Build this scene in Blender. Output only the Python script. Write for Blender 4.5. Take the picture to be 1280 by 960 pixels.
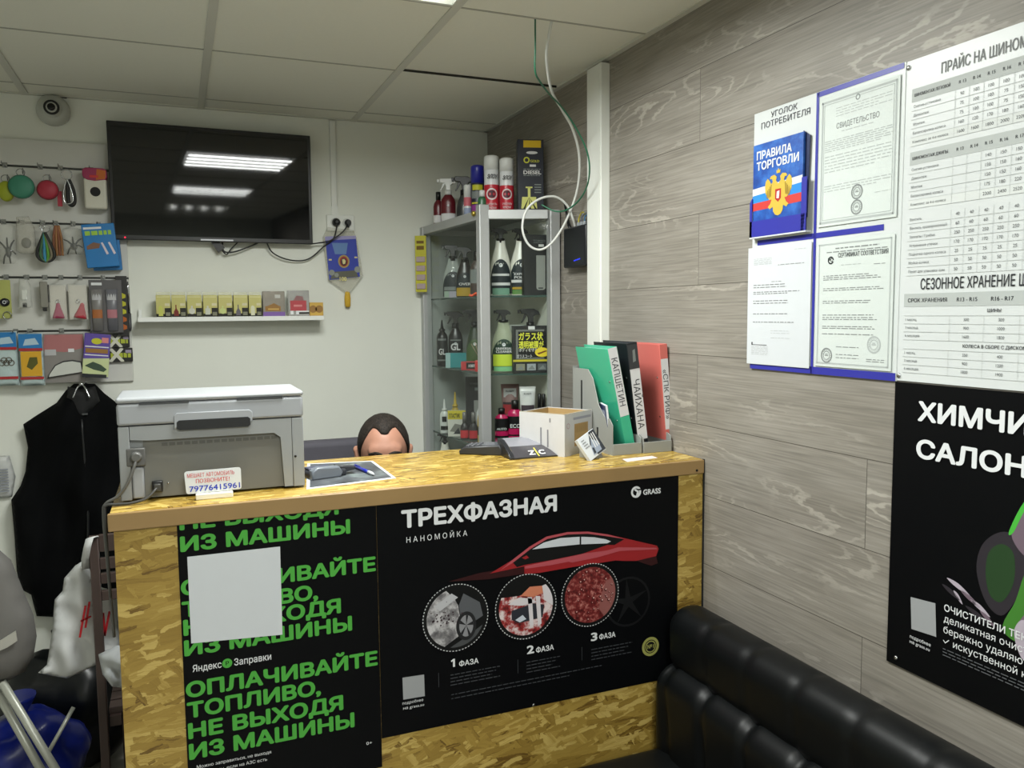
import bpy, bmesh, math, random
from mathutils import Vector, Matrix, noise, geometry
random.seed(7)
PI = math.pi
sc = bpy.context.scene
for _o in list(bpy.data.objects):
    bpy.data.objects.remove(_o)
COL = sc.collection

# ------------------------------------------------------------------ camera
F_PX = 1014.0
CAM = Vector((-1.319, -3.4614, 1.6))
YAW, PITCH, ROLL = 0.3911, -0.0862, -0.0091
_f = Vector((math.sin(YAW)*math.cos(PITCH), math.cos(YAW)*math.cos(PITCH), math.sin(PITCH)))
_r = _f.cross(Vector((0, 0, 1))).normalized()
_u = _r.cross(_f)
_r2 = math.cos(ROLL)*_r + math.sin(ROLL)*_u
_u2 = -math.sin(ROLL)*_r + math.cos(ROLL)*_u
cd = bpy.data.cameras.new('camera')
cd.sensor_fit = 'HORIZONTAL'; cd.sensor_width = 36.0
cd.lens = 36.0*F_PX/1280.0
cd.clip_start = 0.02
cam = bpy.data.objects.new('camera', cd); COL.objects.link(cam)
cam.matrix_world = Matrix(((_r2.x, _u2.x, -_f.x, CAM.x), (_r2.y, _u2.y, -_f.y, CAM.y), (_r2.z, _u2.z, -_f.z, CAM.z), (0, 0, 0, 1)))
sc.camera = cam

# ------------------------------------------------------------------ light and exposure
sc.view_settings.view_transform = 'Standard'
sc.view_settings.look = 'None'
sc.view_settings.gamma = 1.0
sc.view_settings.use_curve_mapping = False
EXPOSURE = 0.0
sc.view_settings.exposure = EXPOSURE
LAMP_WATT = 9.0          # each of the four tubes of a ceiling lamp
LAMP_SPREAD = 3.0
LAMP_COLOR = (0.97, 1.0, 0.965)
w = bpy.data.worlds.new('world'); sc.world = w; w.use_nodes = True
w.node_tree.nodes['Background'].inputs[0].default_value = (0.8, 0.9, 1.0, 1)
w.node_tree.nodes['Background'].inputs[1].default_value = 0.02
CEIL = 2.41
LAMPS = [(-0.9, -1.655), (-0.9, -3.455), (-0.9, -5.255)]
for lx, ly in LAMPS:
    for k in range(4):
        ld = bpy.data.lights.new('lamp_tube_light', 'AREA')
        ld.shape = 'RECTANGLE'; ld.size = 0.05; ld.size_y = 0.54
        ld.energy = LAMP_WATT; ld.color = LAMP_COLOR; ld.spread = LAMP_SPREAD
        lo = bpy.data.objects.new('lamp_tube_light', ld); COL.objects.link(lo)
        along_x = ly > -5
        lo.location = (lx, ly - 0.21 + 0.14*k, CEIL - 0.012) if along_x else (lx - 0.21 + 0.14*k, ly, CEIL - 0.012)
        if along_x: lo.rotation_euler.z = math.pi/2

def at(u, v, x=None, y=None, z=None):
    """point of the room that the photograph shows at pixel u, v, on the plane x, y or z = const"""
    d = _r2*((u-640.0)/F_PX) + _u2*((480.0-v)/F_PX) + _f
    if x is not None: t = (x-CAM.x)/d.x
    elif y is not None: t = (y-CAM.y)/d.y
    else: t = (z-CAM.z)/d.z
    return CAM + d*t

def fit(u0, v0, u1, v1, y):
    a = at(u0, (v0+v1)/2, y=y); b = at(u1, (v0+v1)/2, y=y)
    um = (u0+u1)/2
    return (a.x+b.x)/2, b.x-a.x, at(um, v1, y=y).z, at(um, v0, y=y).z

# ------------------------------------------------------------------ materials
def lin(c):
    return tuple(((v/255.0)/12.92 if v/255.0 <= 0.04045 else ((v/255.0+0.055)/1.055)**2.4) for v in c) + (1.0,)
_mats = {}
def M(name, rgb, rough=0.5, metal=0.0, spec=0.5, var=0.06, scale=25.0, emit=0.0, bump=0.0, alpha=1.0, coat=0.0):
    if name in _mats: return _mats[name]
    m = bpy.data.materials.new(name); m.use_nodes = True
    nt = m.node_tree; b = nt.nodes['Principled BSDF']
    c = lin(rgb)
    b.inputs['Roughness'].default_value = rough
    b.inputs['Metallic'].default_value = metal
    b.inputs['Specular IOR Level'].default_value = spec
    b.inputs['Base Color'].default_value = c
    if coat: b.inputs['Coat Weight'].default_value = coat; b.inputs['Coat Roughness'].default_value = 0.08
    if alpha < 1: b.inputs['Alpha'].default_value = alpha
    if var > 0 or bump > 0:
        tc = nt.nodes.new('ShaderNodeTexCoord'); n = nt.nodes.new('ShaderNodeTexNoise')
        n.inputs['Scale'].default_value = scale; n.inputs['Detail'].default_value = 4
        nt.links.new(tc.outputs['Object'], n.inputs['Vector'])
        if var > 0:
            mx = nt.nodes.new('ShaderNodeMix'); mx.data_type = 'RGBA'
            mx.inputs[6].default_value = tuple(v*(1-var) for v in c[:3])+(1,)
            mx.inputs[7].default_value = tuple(min(1, v*(1+var)) for v in c[:3])+(1,)
            nt.links.new(n.outputs['Fac'], mx.inputs[0]); nt.links.new(mx.outputs[2], b.inputs['Base Color'])
        if bump > 0:
            bp = nt.nodes.new('ShaderNodeBump'); bp.inputs['Strength'].default_value = bump; bp.inputs['Distance'].default_value = 0.004
            nt.links.new(n.outputs['Fac'], bp.inputs['Height']); nt.links.new(bp.outputs['Normal'], b.inputs['Normal'])
    if emit:
        b.inputs['Emission Color'].default_value = c; b.inputs['Emission Strength'].default_value = emit
    _mats[name] = m
    return m

def ink(name, rgb, rough=0.5):
    return M('ink_'+name, rgb, rough, 0, 0.3, var=0)

def glass(name, tint=(251, 253, 252), gloss=0.9, clear=0.93):
    if name in _mats: return _mats[name]
    m = bpy.data.materials.new(name); m.use_nodes = True; nt = m.node_tree
    for n in list(nt.nodes):
        if n.type == 'BSDF_PRINCIPLED': nt.nodes.remove(n)
    out = [n for n in nt.nodes if n.type == 'OUTPUT_MATERIAL'][0]
    t = nt.nodes.new('ShaderNodeBsdfTransparent'); t.inputs[0].default_value = lin(tint)
    g = nt.nodes.new('ShaderNodeBsdfGlossy'); g.inputs['Roughness'].default_value = 0.05; g.inputs[0].default_value = (gloss,)*3+(1,)
    fr = nt.nodes.new('ShaderNodeFresnel'); fr.inputs[0].default_value = 1.45
    ml = nt.nodes.new('ShaderNodeMath'); ml.operation = 'MULTIPLY_ADD'; ml.inputs[1].default_value = 0.8; ml.inputs[2].default_value = 0.0
    ms = nt.nodes.new('ShaderNodeMixShader')
    ge = nt.nodes.new('ShaderNodeNewGeometry'); inv = nt.nodes.new('ShaderNodeMath'); inv.operation = 'SUBTRACT'; inv.inputs[0].default_value = 0.4
    nt.links.new(ge.outputs['Backfacing'], inv.inputs[1]); inv.use_clamp = True
    ml.operation = 'MULTIPLY'
    nt.links.new(inv.outputs[0], ml.inputs[1])
    nt.links.new(fr.outputs[0], ml.inputs[0]); nt.links.new(ml.outputs[0], ms.inputs[0])
    nt.links.new(t.outputs[0], ms.inputs[1]); nt.links.new(g.outputs[0], ms.inputs[2])
    nt.links.new(ms.outputs[0], out.inputs[0])
    _mats[name] = m
    return m

def film(name, rgb, opacity=0.35, rough=0.12):
    """thin clear plastic bag or pocket"""
    if name in _mats: return _mats[name]
    m = bpy.data.materials.new(name); m.use_nodes = True; nt = m.node_tree; b = nt.nodes['Principled BSDF']
    b.inputs['Base Color'].default_value = lin(rgb); b.inputs['Roughness'].default_value = rough
    b.inputs['Alpha'].default_value = opacity
    tc = nt.nodes.new('ShaderNodeTexCoord'); n = nt.nodes.new('ShaderNodeTexNoise'); n.inputs['Scale'].default_value = 60
    bp = nt.nodes.new('ShaderNodeBump'); bp.inputs['Strength'].default_value = 0.6; bp.inputs['Distance'].default_value = 0.004
    nt.links.new(tc.outputs['Object'], n.inputs['Vector']); nt.links.new(n.outputs['Fac'], bp.inputs['Height']); nt.links.new(bp.outputs['Normal'], b.inputs['Normal'])
    _mats[name] = m
    return m

def node_ramp(nt, stops):
    r = nt.nodes.new('ShaderNodeValToRGB')
    cr = r.color_ramp
    while len(cr.elements) < len(stops): cr.elements.new(0.5)
    for e, (p, c) in zip(cr.elements, stops):
        e.position = p; e.color = c if len(c) == 4 else lin(c)
    return r

def osb_material(name, horizontal, rough, gain=1.0):
    """pressed wood strands: three crossed layers of stretched cells"""
    m = bpy.data.materials.new(name); m.use_nodes = True; nt = m.node_tree; b = nt.nodes['Principled BSDF']
    tc = nt.nodes.new('ShaderNodeTexCoord'); sp = nt.nodes.new('ShaderNodeSeparateXYZ'); cb = nt.nodes.new('ShaderNodeCombineXYZ')
    nt.links.new(tc.outputs['Object'], sp.inputs[0])
    if horizontal:
        nt.links.new(sp.outputs[0], cb.inputs[0]); nt.links.new(sp.outputs[1], cb.inputs[1])
    else:
        ad = nt.nodes.new('ShaderNodeMath'); nt.links.new(sp.outputs[0], ad.inputs[0]); nt.links.new(sp.outputs[1], ad.inputs[1])
        nt.links.new(ad.outputs[0], cb.inputs[0]); nt.links.new(sp.outputs[2], cb.inputs[1])
    wn = nt.nodes.new('ShaderNodeTexNoise'); wn.inputs['Scale'].default_value = 26; wn.inputs['Detail'].default_value = 5; wn.inputs['Roughness'].default_value = 0.7
    nt.links.new(cb.outputs[0], wn.inputs['Vector'])
    wa = nt.nodes.new('ShaderNodeVectorMath'); wa.operation = 'MULTIPLY_ADD'; wa.inputs[1].default_value = (0.022, 0.014, 0)
    nt.links.new(wn.outputs['Color'], wa.inputs[0]); nt.links.new(cb.outputs[0], wa.inputs[2])
    k = gain
    cols = [tuple(min(255, v*k) for v in c) for c in ((100, 74, 24), (136, 109, 45), (148, 121, 53), (160, 133, 62), (188, 163, 92))]
    prev = None; height = None
    for i, (ang, sx, sy, off) in enumerate(((0.18, 13, 54, 0), (-0.5, 12, 50, 5), (0.95, 16, 66, 9), (0.05, 9, 40, 13), (-0.2, 18, 80, 17))):
        mp = nt.nodes.new('ShaderNodeMapping'); mp.inputs['Rotation'].default_value = (0, 0, ang); mp.inputs['Scale'].default_value = (sx, sy, 1); mp.inputs['Location'].default_value = (off, off*1.7, 0)
        # rotate before stretching
        mp0 = nt.nodes.new('ShaderNodeMapping'); mp0.inputs['Rotation'].default_value = (0, 0, ang)
        mp.inputs['Rotation'].default_value = (0, 0, 0)
        nt.links.new(wa.outputs[0], mp0.inputs[0]); nt.links.new(mp0.outputs[0], mp.inputs[0])
        v = nt.nodes.new('ShaderNodeTexVoronoi'); v.inputs['Scale'].default_value = 1.0; v.inputs['Randomness'].default_value = 1.0; v.distance = 'CHEBYCHEV'
        nt.links.new(mp.outputs[0], v.inputs['Vector'])
        ss = nt.nodes.new('ShaderNodeSeparateColor'); nt.links.new(v.outputs['Color'], ss.inputs[0])
        gr = nt.nodes.new('ShaderNodeTexNoise'); gr.inputs['Scale'].default_value = 1.0; gr.inputs['Detail'].default_value = 3
        mp2 = nt.nodes.new('ShaderNodeMapping'); mp2.inputs['Scale'].default_value = (14, 260, 1)
        nt.links.new(mp0.outputs[0], mp2.inputs[0]); nt.links.new(mp2.outputs[0], gr.inputs['Vector'])
        ma = nt.nodes.new('ShaderNodeMath'); ma.operation = 'MULTIPLY_ADD'; ma.inputs[1].default_value = 0.75
        sb = nt.nodes.new('ShaderNodeMath'); sb.operation = 'SUBTRACT'; sb.inputs[1].default_value = 0.375
        nt.links.new(gr.outputs['Fac'], ma.inputs[0]); nt.links.new(ss.outputs[0], sb.inputs[0]); nt.links.new(sb.outputs[0], ma.inputs[2])
        rp = node_ramp(nt, [(0.0, cols[0]), (0.09, cols[1]), (0.45, cols[2]), (0.75, cols[3]), (0.98, cols[4])])
        nt.links.new(ma.outputs[0], rp.inputs[0])
        if prev is None:
            prev = rp.outputs[0]; height = v.outputs['Distance']
        else:
            gt = nt.nodes.new('ShaderNodeMath'); gt.operation = 'GREATER_THAN'; gt.inputs[1].default_value = 0.55
            nt.links.new(ss.outputs[1], gt.inputs[0])
            mx = nt.nodes.new('ShaderNodeMix'); mx.data_type = 'RGBA'
            nt.links.new(gt.outputs[0], mx.inputs[0]); nt.links.new(prev, mx.inputs[6]); nt.links.new(rp.outputs[0], mx.inputs[7])
            prev = mx.outputs[2]
            mh = nt.nodes.new('ShaderNodeMix'); nt.links.new(gt.outputs[0], mh.inputs[0]); nt.links.new(height, mh.inputs[2]); nt.links.new(v.outputs['Distance'], mh.inputs[3])
            height = mh.outputs[0]
    nt.links.new(prev, b.inputs['Base Color'])
    b.inputs['Roughness'].default_value = rough
    bp = nt.nodes.new('ShaderNodeBump'); bp.inputs['Strength'].default_value = 0.25; bp.inputs['Distance'].default_value = 0.002
    nt.links.new(height, bp.inputs['Height']); nt.links.new(bp.outputs['Normal'], b.inputs['Normal'])
    return m

def plank_material():
    """grey-washed laminate boards laid sideways on the right wall"""
    m = bpy.data.materials.new('grey_laminate_planks'); m.use_nodes = True; nt = m.node_tree; b = nt.nodes['Principled BSDF']
    tc = nt.nodes.new('ShaderNodeTexCoord'); sp = nt.nodes.new('ShaderNodeSeparateXYZ'); nt.links.new(tc.outputs['Object'], sp.inputs[0])
    ax = nt.nodes.new('ShaderNodeMath'); ax.inputs[1].default_value = 0.4; nt.links.new(sp.outputs[1], ax.inputs[0])
    az = nt.nodes.new('ShaderNodeMath'); az.inputs[1].default_value = 0.045; nt.links.new(sp.outputs[2], az.inputs[0])
    cb = nt.nodes.new('ShaderNodeCombineXYZ'); nt.links.new(ax.outputs[0], cb.inputs[0]); nt.links.new(az.outputs[0], cb.inputs[1])
    br = nt.nodes.new('ShaderNodeTexBrick')
    br.offset = 0.5; br.offset_frequency = 2; br.squash_frequency = 2; br.squash = 1.0
    br.inputs['Scale'].default_value = 1.0; br.inputs['Brick Width'].default_value = 1.2; br.inputs['Row Height'].default_value = 0.191
    br.inputs['Mortar Size'].default_value = 0.0009; br.inputs['Mortar Smooth'].default_value = 0.2
    br.inputs['Color1'].default_value = (0, 0, 0, 1); br.inputs['Color2'].default_value = (1, 1, 1, 1); br.inputs['Mortar'].default_value = (0.5, 0.5, 0.5, 1)
    nt.links.new(cb.outputs[0], br.inputs['Vector'])
    # board-to-board shift of the grain
    cs = nt.nodes.new('ShaderNodeVectorMath'); cs.operation = 'MULTIPLY_ADD'; cs.inputs[1].default_value = (3.1, 7.3, 5.0)
    nt.links.new(br.outputs['Color'], cs.inputs[0]); nt.links.new(cb.outputs[0], cs.inputs[2])
    mp = nt.nodes.new('ShaderNodeMapping'); mp.inputs['Scale'].default_value = (1.5, 8.5, 1.0); nt.links.new(cs.outputs[0], mp.inputs[0])
    n1 = nt.nodes.new('ShaderNodeTexNoise'); n1.inputs['Scale'].default_value = 1.0; n1.inputs['Detail'].default_value = 1.5; n1.inputs['Roughness'].default_value = 0.4; nt.links.new(mp.outputs[0], n1.inputs['Vector'])
    # small wobble so the growth rings look frayed
    mpw = nt.nodes.new('ShaderNodeMapping'); mpw.inputs['Scale'].default_value = (40, 110, 1); nt.links.new(cs.outputs[0], mpw.inputs[0])
    nw = nt.nodes.new('ShaderNodeTexNoise'); nw.inputs['Scale'].default_value = 1.0; nw.inputs['Detail'].default_value = 2; nt.links.new(mpw.outputs[0], nw.inputs['Vector'])
    mw = nt.nodes.new('ShaderNodeMath'); mw.operation = 'MULTIPLY_ADD'; mw.inputs[1].default_value = 0.035; nt.links.new(nw.outputs['Fac'], mw.inputs[0]); nt.links.new(n1.outputs['Fac'], mw.inputs[2])
    mm = nt.nodes.new('ShaderNodeMath'); mm.operation = 'MULTIPLY'; mm.inputs[1].default_value = 125.0; nt.links.new(mw.outputs[0], mm.inputs[0])
    sn = nt.nodes.new('ShaderNodeMath'); sn.operation = 'SINE'; nt.links.new(mm.outputs[0], sn.inputs[0])
    rr = node_ramp(nt, [(0.55, (0, 0, 0, 1)), (0.95, (1, 1, 1, 1))]); nt.links.new(sn.outputs[0], rr.inputs[0])
    mpm = nt.nodes.new('ShaderNodeMapping'); mpm.inputs['Scale'].default_value = (2.2, 9.0, 1); mpm.inputs['Location'].default_value = (3, 1, 0); nt.links.new(cs.outputs[0], mpm.inputs[0])
    nm = nt.nodes.new('ShaderNodeTexNoise'); nm.inputs['Scale'].default_value = 1.0; nm.inputs['Detail'].default_value = 2; nt.links.new(mpm.outputs[0], nm.inputs['Vector'])
    rm = node_ramp(nt, [(0.50, (0, 0, 0, 1)), (0.70, (1, 1, 1, 1))]); nt.links.new(nm.outputs['Fac'], rm.inputs[0])
    k = nt.nodes.new('ShaderNodeMath'); k.operation = 'MULTIPLY'; nt.links.new(rr.outputs[0], k.inputs[0]); nt.links.new(rm.outputs[0], k.inputs[1])
    # fine fibres
    mpf = nt.nodes.new('ShaderNodeMapping'); mpf.inputs['Scale'].default_value = (6, 230, 1); nt.links.new(cs.outputs[0], mpf.inputs[0])
    nf = nt.nodes.new('ShaderNodeTexNoise'); nf.inputs['Scale'].default_value = 1.0; nf.inputs['Detail'].default_value = 3; nt.links.new(mpf.outputs[0], nf.inputs['Vector'])
    rf = node_ramp(nt, [(0.25, (116, 112, 105)), (0.5, (134, 129, 121)), (0.8, (150, 145, 137))]); nt.links.new(nf.outputs['Fac'], rf.inputs[0])
    # blotches
    nb = nt.nodes.new('ShaderNodeTexNoise'); nb.inputs['Scale'].default_value = 1.0; nb.inputs['Detail'].default_value = 3
    mpb = nt.nodes.new('ShaderNodeMapping'); mpb.inputs['Scale'].default_value = (3, 10, 1); nt.links.new(cs.outputs[0], mpb.inputs[0]); nt.links.new(mpb.outputs[0], nb.inputs['Vector'])
    mxb = nt.nodes.new('ShaderNodeMix'); mxb.data_type = 'RGBA'; mxb.blend_type = 'MULTIPLY'; mxb.inputs[0].default_value = 1.0
    rb = node_ramp(nt, [(0.3, (0.86, 0.85, 0.83, 1)), (0.7, (1.1, 1.1, 1.1, 1))]); nt.links.new(nb.outputs['Fac'], rb.inputs[0])
    nt.links.new(rf.outputs[0], mxb.inputs[6]); nt.links.new(rb.outputs[0], mxb.inputs[7])
    mx = nt.nodes.new('ShaderNodeMix'); mx.data_type = 'RGBA'; mx.inputs[7].default_value = lin((186, 180, 169))
    kk = nt.nodes.new('ShaderNodeMath'); kk.operation = 'MULTIPLY'; kk.inputs[1].default_value = 0.55; nt.links.new(k.outputs[0], kk.inputs[0])
    nt.links.new(kk.outputs[0], mx.inputs[0]); nt.links.new(mxb.outputs[2], mx.inputs[6])
    # board joints
    mj = nt.nodes.new('ShaderNodeMix'); mj.data_type = 'RGBA'; mj.inputs[7].default_value = lin((70, 65, 58))
    nt.links.new(br.outputs['Fac'], mj.inputs[0]); nt.links.new(mx.outputs[2], mj.inputs[6])
    nt.links.new(mj.outputs[2], b.inputs['Base Color'])
    b.inputs['Roughness'].default_value = 0.5
    bp = nt.nodes.new('ShaderNodeBump'); bp.inputs['Strength'].default_value = 0.25; bp.inputs['Distance'].default_value = 0.002; bp.invert = True
    nt.links.new(br.outputs['Fac'], bp.inputs['Height']); nt.links.new(bp.outputs['Normal'], b.inputs['Normal'])
    return m

def spots_material(name, base, dark, light, scale, lo=0.3, hi=0.6):
    m = bpy.data.materials.new(name); m.use_nodes = True; nt = m.node_tree; b = nt.nodes['Principled BSDF']
    tc = nt.nodes.new('ShaderNodeTexCoord'); n = nt.nodes.new('ShaderNodeTexNoise'); n.inputs['Scale'].default_value = scale; n.inputs['Detail'].default_value = 5; n.inputs['Roughness'].default_value = 0.65
    nt.links.new(tc.outputs['Object'], n.inputs['Vector'])
    r = node_ramp(nt, [(lo, dark), ((lo+hi)/2, base), (hi, light)]); nt.links.new(n.outputs['Fac'], r.inputs[0]); nt.links.new(r.outputs[0], b.inputs['Base Color'])
    b.inputs['Roughness'].default_value = 0.45
    return m

# ------------------------------------------------------------------ mesh building
_glyphs = {}
def glyphs(s, bold=0.0):
    """outlines of the lettering, each closed stroke filled by itself; returns points (x, z, layer), faces, x0, x1"""
    if s in _glyphs: return _glyphs[s]
    c = bpy.data.curves.new('t', 'FONT'); c.body = s; c.size = 1.0
    o = bpy.data.objects.new('t', c); COL.objects.link(o)
    cu = o.to_curve(bpy.context.evaluated_depsgraph_get())
    loops = []
    for sp in cu.splines:
        pts = []; bp = sp.bezier_points; n = len(bp)
        for i in range(n):
            p, q = bp[i], bp[(i+1) % n]
            a, b1, b2, d = p.co, p.handle_right, q.handle_left, q.co
            straight = abs((b1-a).cross(d-a).length) < 1e-5 and abs((b2-a).cross(d-a).length) < 1e-5
            m = 1 if straight else 4
            for k in range(m):
                t = k/m; v = a*(1-t)**3+b1*3*t*(1-t)**2+b2*3*t*t*(1-t)+d*t**3
                pts.append((v.x, v.y))
        if len(pts) > 2: loops.append(pts)
    o.to_curve_clear(); bpy.data.objects.remove(o); bpy.data.curves.remove(c)
    # letters are filled one by one, by the winding of their own outlines
    bb = sorted(((min(p[0] for p in P), max(p[0] for p in P), P) for P in loops), key=lambda t: t[0])
    groups = []
    for lo, hi, P in bb:
        if groups and lo < groups[-1][0]-1e-4: groups[-1][0] = max(groups[-1][0], hi); groups[-1][1].append(P)
        else: groups.append([hi, [P]])
    vs = []; fs = []
    for _, Ps in groups:
        pts = []; eds = []
        for P in Ps:
            n0 = len(pts); pts += [Vector(p) for p in P]; eds += [(n0+k, n0+(k+1) % len(P)) for k in range(len(P))]
        V, E, Fc, *_r3 = geometry.delaunay_2d_cdt(pts, eds, [], 0, 1e-6)
        base_ = len(vs); vs += [(p.x, p.y, 0) for p in V]
        for f in Fc:
            A, B_, C_ = [V[k] for k in f]; cr = (B_-A).cross(C_-A)
            if abs(cr) < 1e-8: continue
            q = (A+B_+C_)/3; wn = 0
            for P in Ps:
                for k in range(len(P)):
                    x1_, y1_ = P[k]; x2_, y2_ = P[(k+1) % len(P)]
                    if (y1_ > q.y) != (y2_ > q.y) and q.x < (x2_-x1_)*(q.y-y1_)/(y2_-y1_)+x1_: wn += 1 if y2_ > y1_ else -1
            if wn: fs.append(tuple(base_+k for k in (f if cr > 0 else reversed(f))))
    x0 = min(v[0] for v in vs) if vs else 0; x1 = max(v[0] for v in vs) if vs else 1
    _glyphs[s] = (vs, fs, x0, x1)
    return _glyphs[s]

def catmull(pts, n=6):
    P = [Vector(p) for p in pts]
    if len(P) < 3: return P
    out = []
    for i in range(len(P)-1):
        p0 = P[max(i-1, 0)]; p1 = P[i]; p2 = P[i+1]; p3 = P[min(i+2, len(P)-1)]
        for k in range(n):
            t = k/n
            out.append(0.5*((2*p1)+(-p0+p2)*t+(2*p0-5*p1+4*p2-p3)*t*t+(-p0+3*p1-3*p2+p3)*t**3))
    out.append(P[-1])
    return out

def inside(p, poly):
    c = False; j = len(poly)-1
    for i in range(len(poly)):
        a, b = poly[i], poly[j]
        if (a[1] > p[1]) != (b[1] > p[1]) and p[0] < (b[0]-a[0])*(p[1]-a[1])/(b[1]-a[1])+a[0]: c = not c
        j = i
    return c
def edge_dist(p, poly):
    best = 1e9; P = Vector(p)
    for i in range(len(poly)):
        a = Vector(poly[i]); b = Vector(poly[(i+1) % len(poly)]); d = b-a
        t = max(0, min(1, (P-a).dot(d)/max(d.length_squared, 1e-12)))
        best = min(best, (P-(a+d*t)).length)
    return best

class MB:
    def __init__(s):
        s.bm = bmesh.new(); s.mats = []; s.marks = []
    def mark(s):
        s.marks.append(len(s.bm.faces))
        return s
    def mi(s, m):
        if m not in s.mats: s.mats.append(m)
        return s.mats.index(m)
    def faces(s, verts, faces, m, smooth=False, mtx=None):
        vs = [s.bm.verts.new(mtx @ Vector(v) if mtx else v) for v in verts]
        i = s.mi(m); out = []
        for f in faces:
            try:
                fc = s.bm.faces.new([vs[k] for k in f]); fc.material_index = i; fc.smooth = smooth; out.append(fc)
            except ValueError: pass
        return vs, out
    def box(s, x0, x1, y0, y1, z0, z1, m, bev=0.0, seg=2, mtx=None):
        v = [(x0, y0, z0), (x1, y0, z0), (x1, y1, z0), (x0, y1, z0), (x0, y0, z1), (x1, y0, z1), (x1, y1, z1), (x0, y1, z1)]
        f = [(0, 3, 2, 1), (4, 5, 6, 7), (0, 1, 5, 4), (1, 2, 6, 5), (2, 3, 7, 6), (3, 0, 4, 7)]
        vs, fs = s.faces(v, f, m, False, mtx)
        if bev > 0:
            es = list({e for q in fs for e in q.edges})
            r = bmesh.ops.bevel(s.bm, geom=es, offset=bev, segments=seg, affect='EDGES', profile=0.5)
            for q in r['faces']: q.material_index = s.mi(m); q.smooth = True
        return s
    def prism(s, pts, a, b, m, axis='y', bev=0.0, smooth=False, mtx=None):
        """polygon pts extruded from a to b; axis y: pts are (x,z); axis z: pts are (x,y); axis x: pts are (y,z)"""
        def P(p, t):
            return (p[0], t, p[1]) if axis == 'y' else (p[0], p[1], t) if axis == 'z' else (t, p[0], p[1])
        n = len(pts)
        v = [P(p, a) for p in pts]+[P(p, b) for p in pts]
        f = [tuple(range(n)), tuple(reversed(range(n, 2*n)))]+[(i, n+i, n+(i+1) % n, (i+1) % n) for i in range(n)]
        vs, fs = s.faces(v, f, m, False, mtx)
        bmesh.ops.recalc_face_normals(s.bm, faces=fs)
        if smooth:
            for q in fs[2:]: q.smooth = True
        if bev > 0:
            es = list({e for q in fs[:2] for e in q.edges})
            r = bmesh.ops.bevel(s.bm, geom=es, offset=bev, segments=2, affect='EDGES', profile=0.5)
            for q in r['faces']: q.material_index = s.mi(m); q.smooth = True
        return s
    def lathe(s, prof, m, c=(0, 0), seg=20, sy=1.0, sx=1.0, mtx=None, caps=True):
        v = []; f = []
        for r, z in prof:
            for k in range(seg):
                a = 2*PI*k/seg; v.append((c[0]+sx*r*math.cos(a), c[1]+sy*r*math.sin(a), z))
        for i in range(len(prof)-1):
            for k in range(seg):
                k2 = (k+1) % seg; f.append((i*seg+k, i*seg+k2, (i+1)*seg+k2, (i+1)*seg+k))
        vs, fs = s.faces(v, f, m, True, mtx)
        if caps:
            i = s.mi(m)
            for ring, rev in ((vs[:seg], True), (vs[-seg:], False)):
                try:
                    fc = s.bm.faces.new(list(reversed(ring)) if rev else ring); fc.material_index = i
                except ValueError: pass
        return s
    def wrap(s, r, z0, z1, half, m, arch=0.0, sy=1.0, sx=1.0, nz=6, na=12, lift=0.0006, z_top=None):
        """label patch curved round the front of a body; r may be a function of z; arch>0 rounds its top"""
        rf = r if callable(r) else (lambda z: r)
        v = []; f = []
        for j in range(nz+1):
            for i in range(na+1):
                t = -1+2*i/na; a = -PI/2+half*t
                top = z1-arch*(t*t)*(1+0.5*t*t)/1.5
                z = z0+(top-z0)*j/nz; q = rf(z)+lift
                v.append((q*sx*math.cos(a), q*sy*math.sin(a), z))
        for j in range(nz):
            for i in range(na):
                k = j*(na+1)+i; f.append((k, k+1, k+na+2, k+na+1))
        s.faces(v, f, m, True)
        return s
    def tube(s, pts, r, m, seg=8, smooth=True, n=6, mtx=None):
        P = catmull(pts, n) if smooth else [Vector(p) for p in pts]
        rad = r if isinstance(r, (list, tuple)) else None
        v = []; f = []; up = None
        for i, p in enumerate(P):
            d = (P[min(i+1, len(P)-1)]-P[max(i-1, 0)]); d = d.normalized() if d.length > 1e-9 else Vector((0, 0, 1))
            if up is None: up = d.orthogonal().normalized()
            up = (up-d*up.dot(d)); up = up.normalized() if up.length > 1e-6 else d.orthogonal().normalized()
            sd = d.cross(up); 
            rr = r if rad is None else rad[0]+(rad[-1]-rad[0])*i/max(1, len(P)-1) if len(rad) == 2 else rad[min(i, len(rad)-1)]
            for k in range(seg):
                a = 2*PI*k/seg; v.append(p+up*rr*math.cos(a)+sd*rr*math.sin(a))
        for i in range(len(P)-1):
            for k in range(seg):
                k2 = (k+1) % seg; f.append((i*seg+k, i*seg+k2, (i+1)*seg+k2, (i+1)*seg+k))
        f.append(tuple(reversed(range(seg)))); f.append(tuple(range((len(P)-1)*seg, len(P)*seg)))
        s.faces(v, f, m, True, mtx)
        return s
    def ball(s, c, r, m, seg=16, ring=10, mtx=None):
        if not isinstance(r, (tuple, list)): r = (r, r, r)
        v = [(c[0], c[1], c[2]-r[2])]; f = []
        for j in range(1, ring):
            t = -PI/2+PI*j/ring
            for k in range(seg):
                a = 2*PI*k/seg; v.append((c[0]+r[0]*math.cos(t)*math.cos(a), c[1]+r[1]*math.cos(t)*math.sin(a), c[2]+r[2]*math.sin(t)))
        v.append((c[0], c[1], c[2]+r[2]))
        for k in range(seg):
            k2 = (k+1) % seg; f.append((0, 1+k2, 1+k))
            for j in range(ring-2):
                a = 1+j*seg; f.append((a+k, a+k2, a+seg+k2, a+seg+k))
            a = 1+(ring-2)*seg; f.append((a+k, a+k2, len(v)-1))
        s.faces(v, f, m, True, mtx)
        return s
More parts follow.
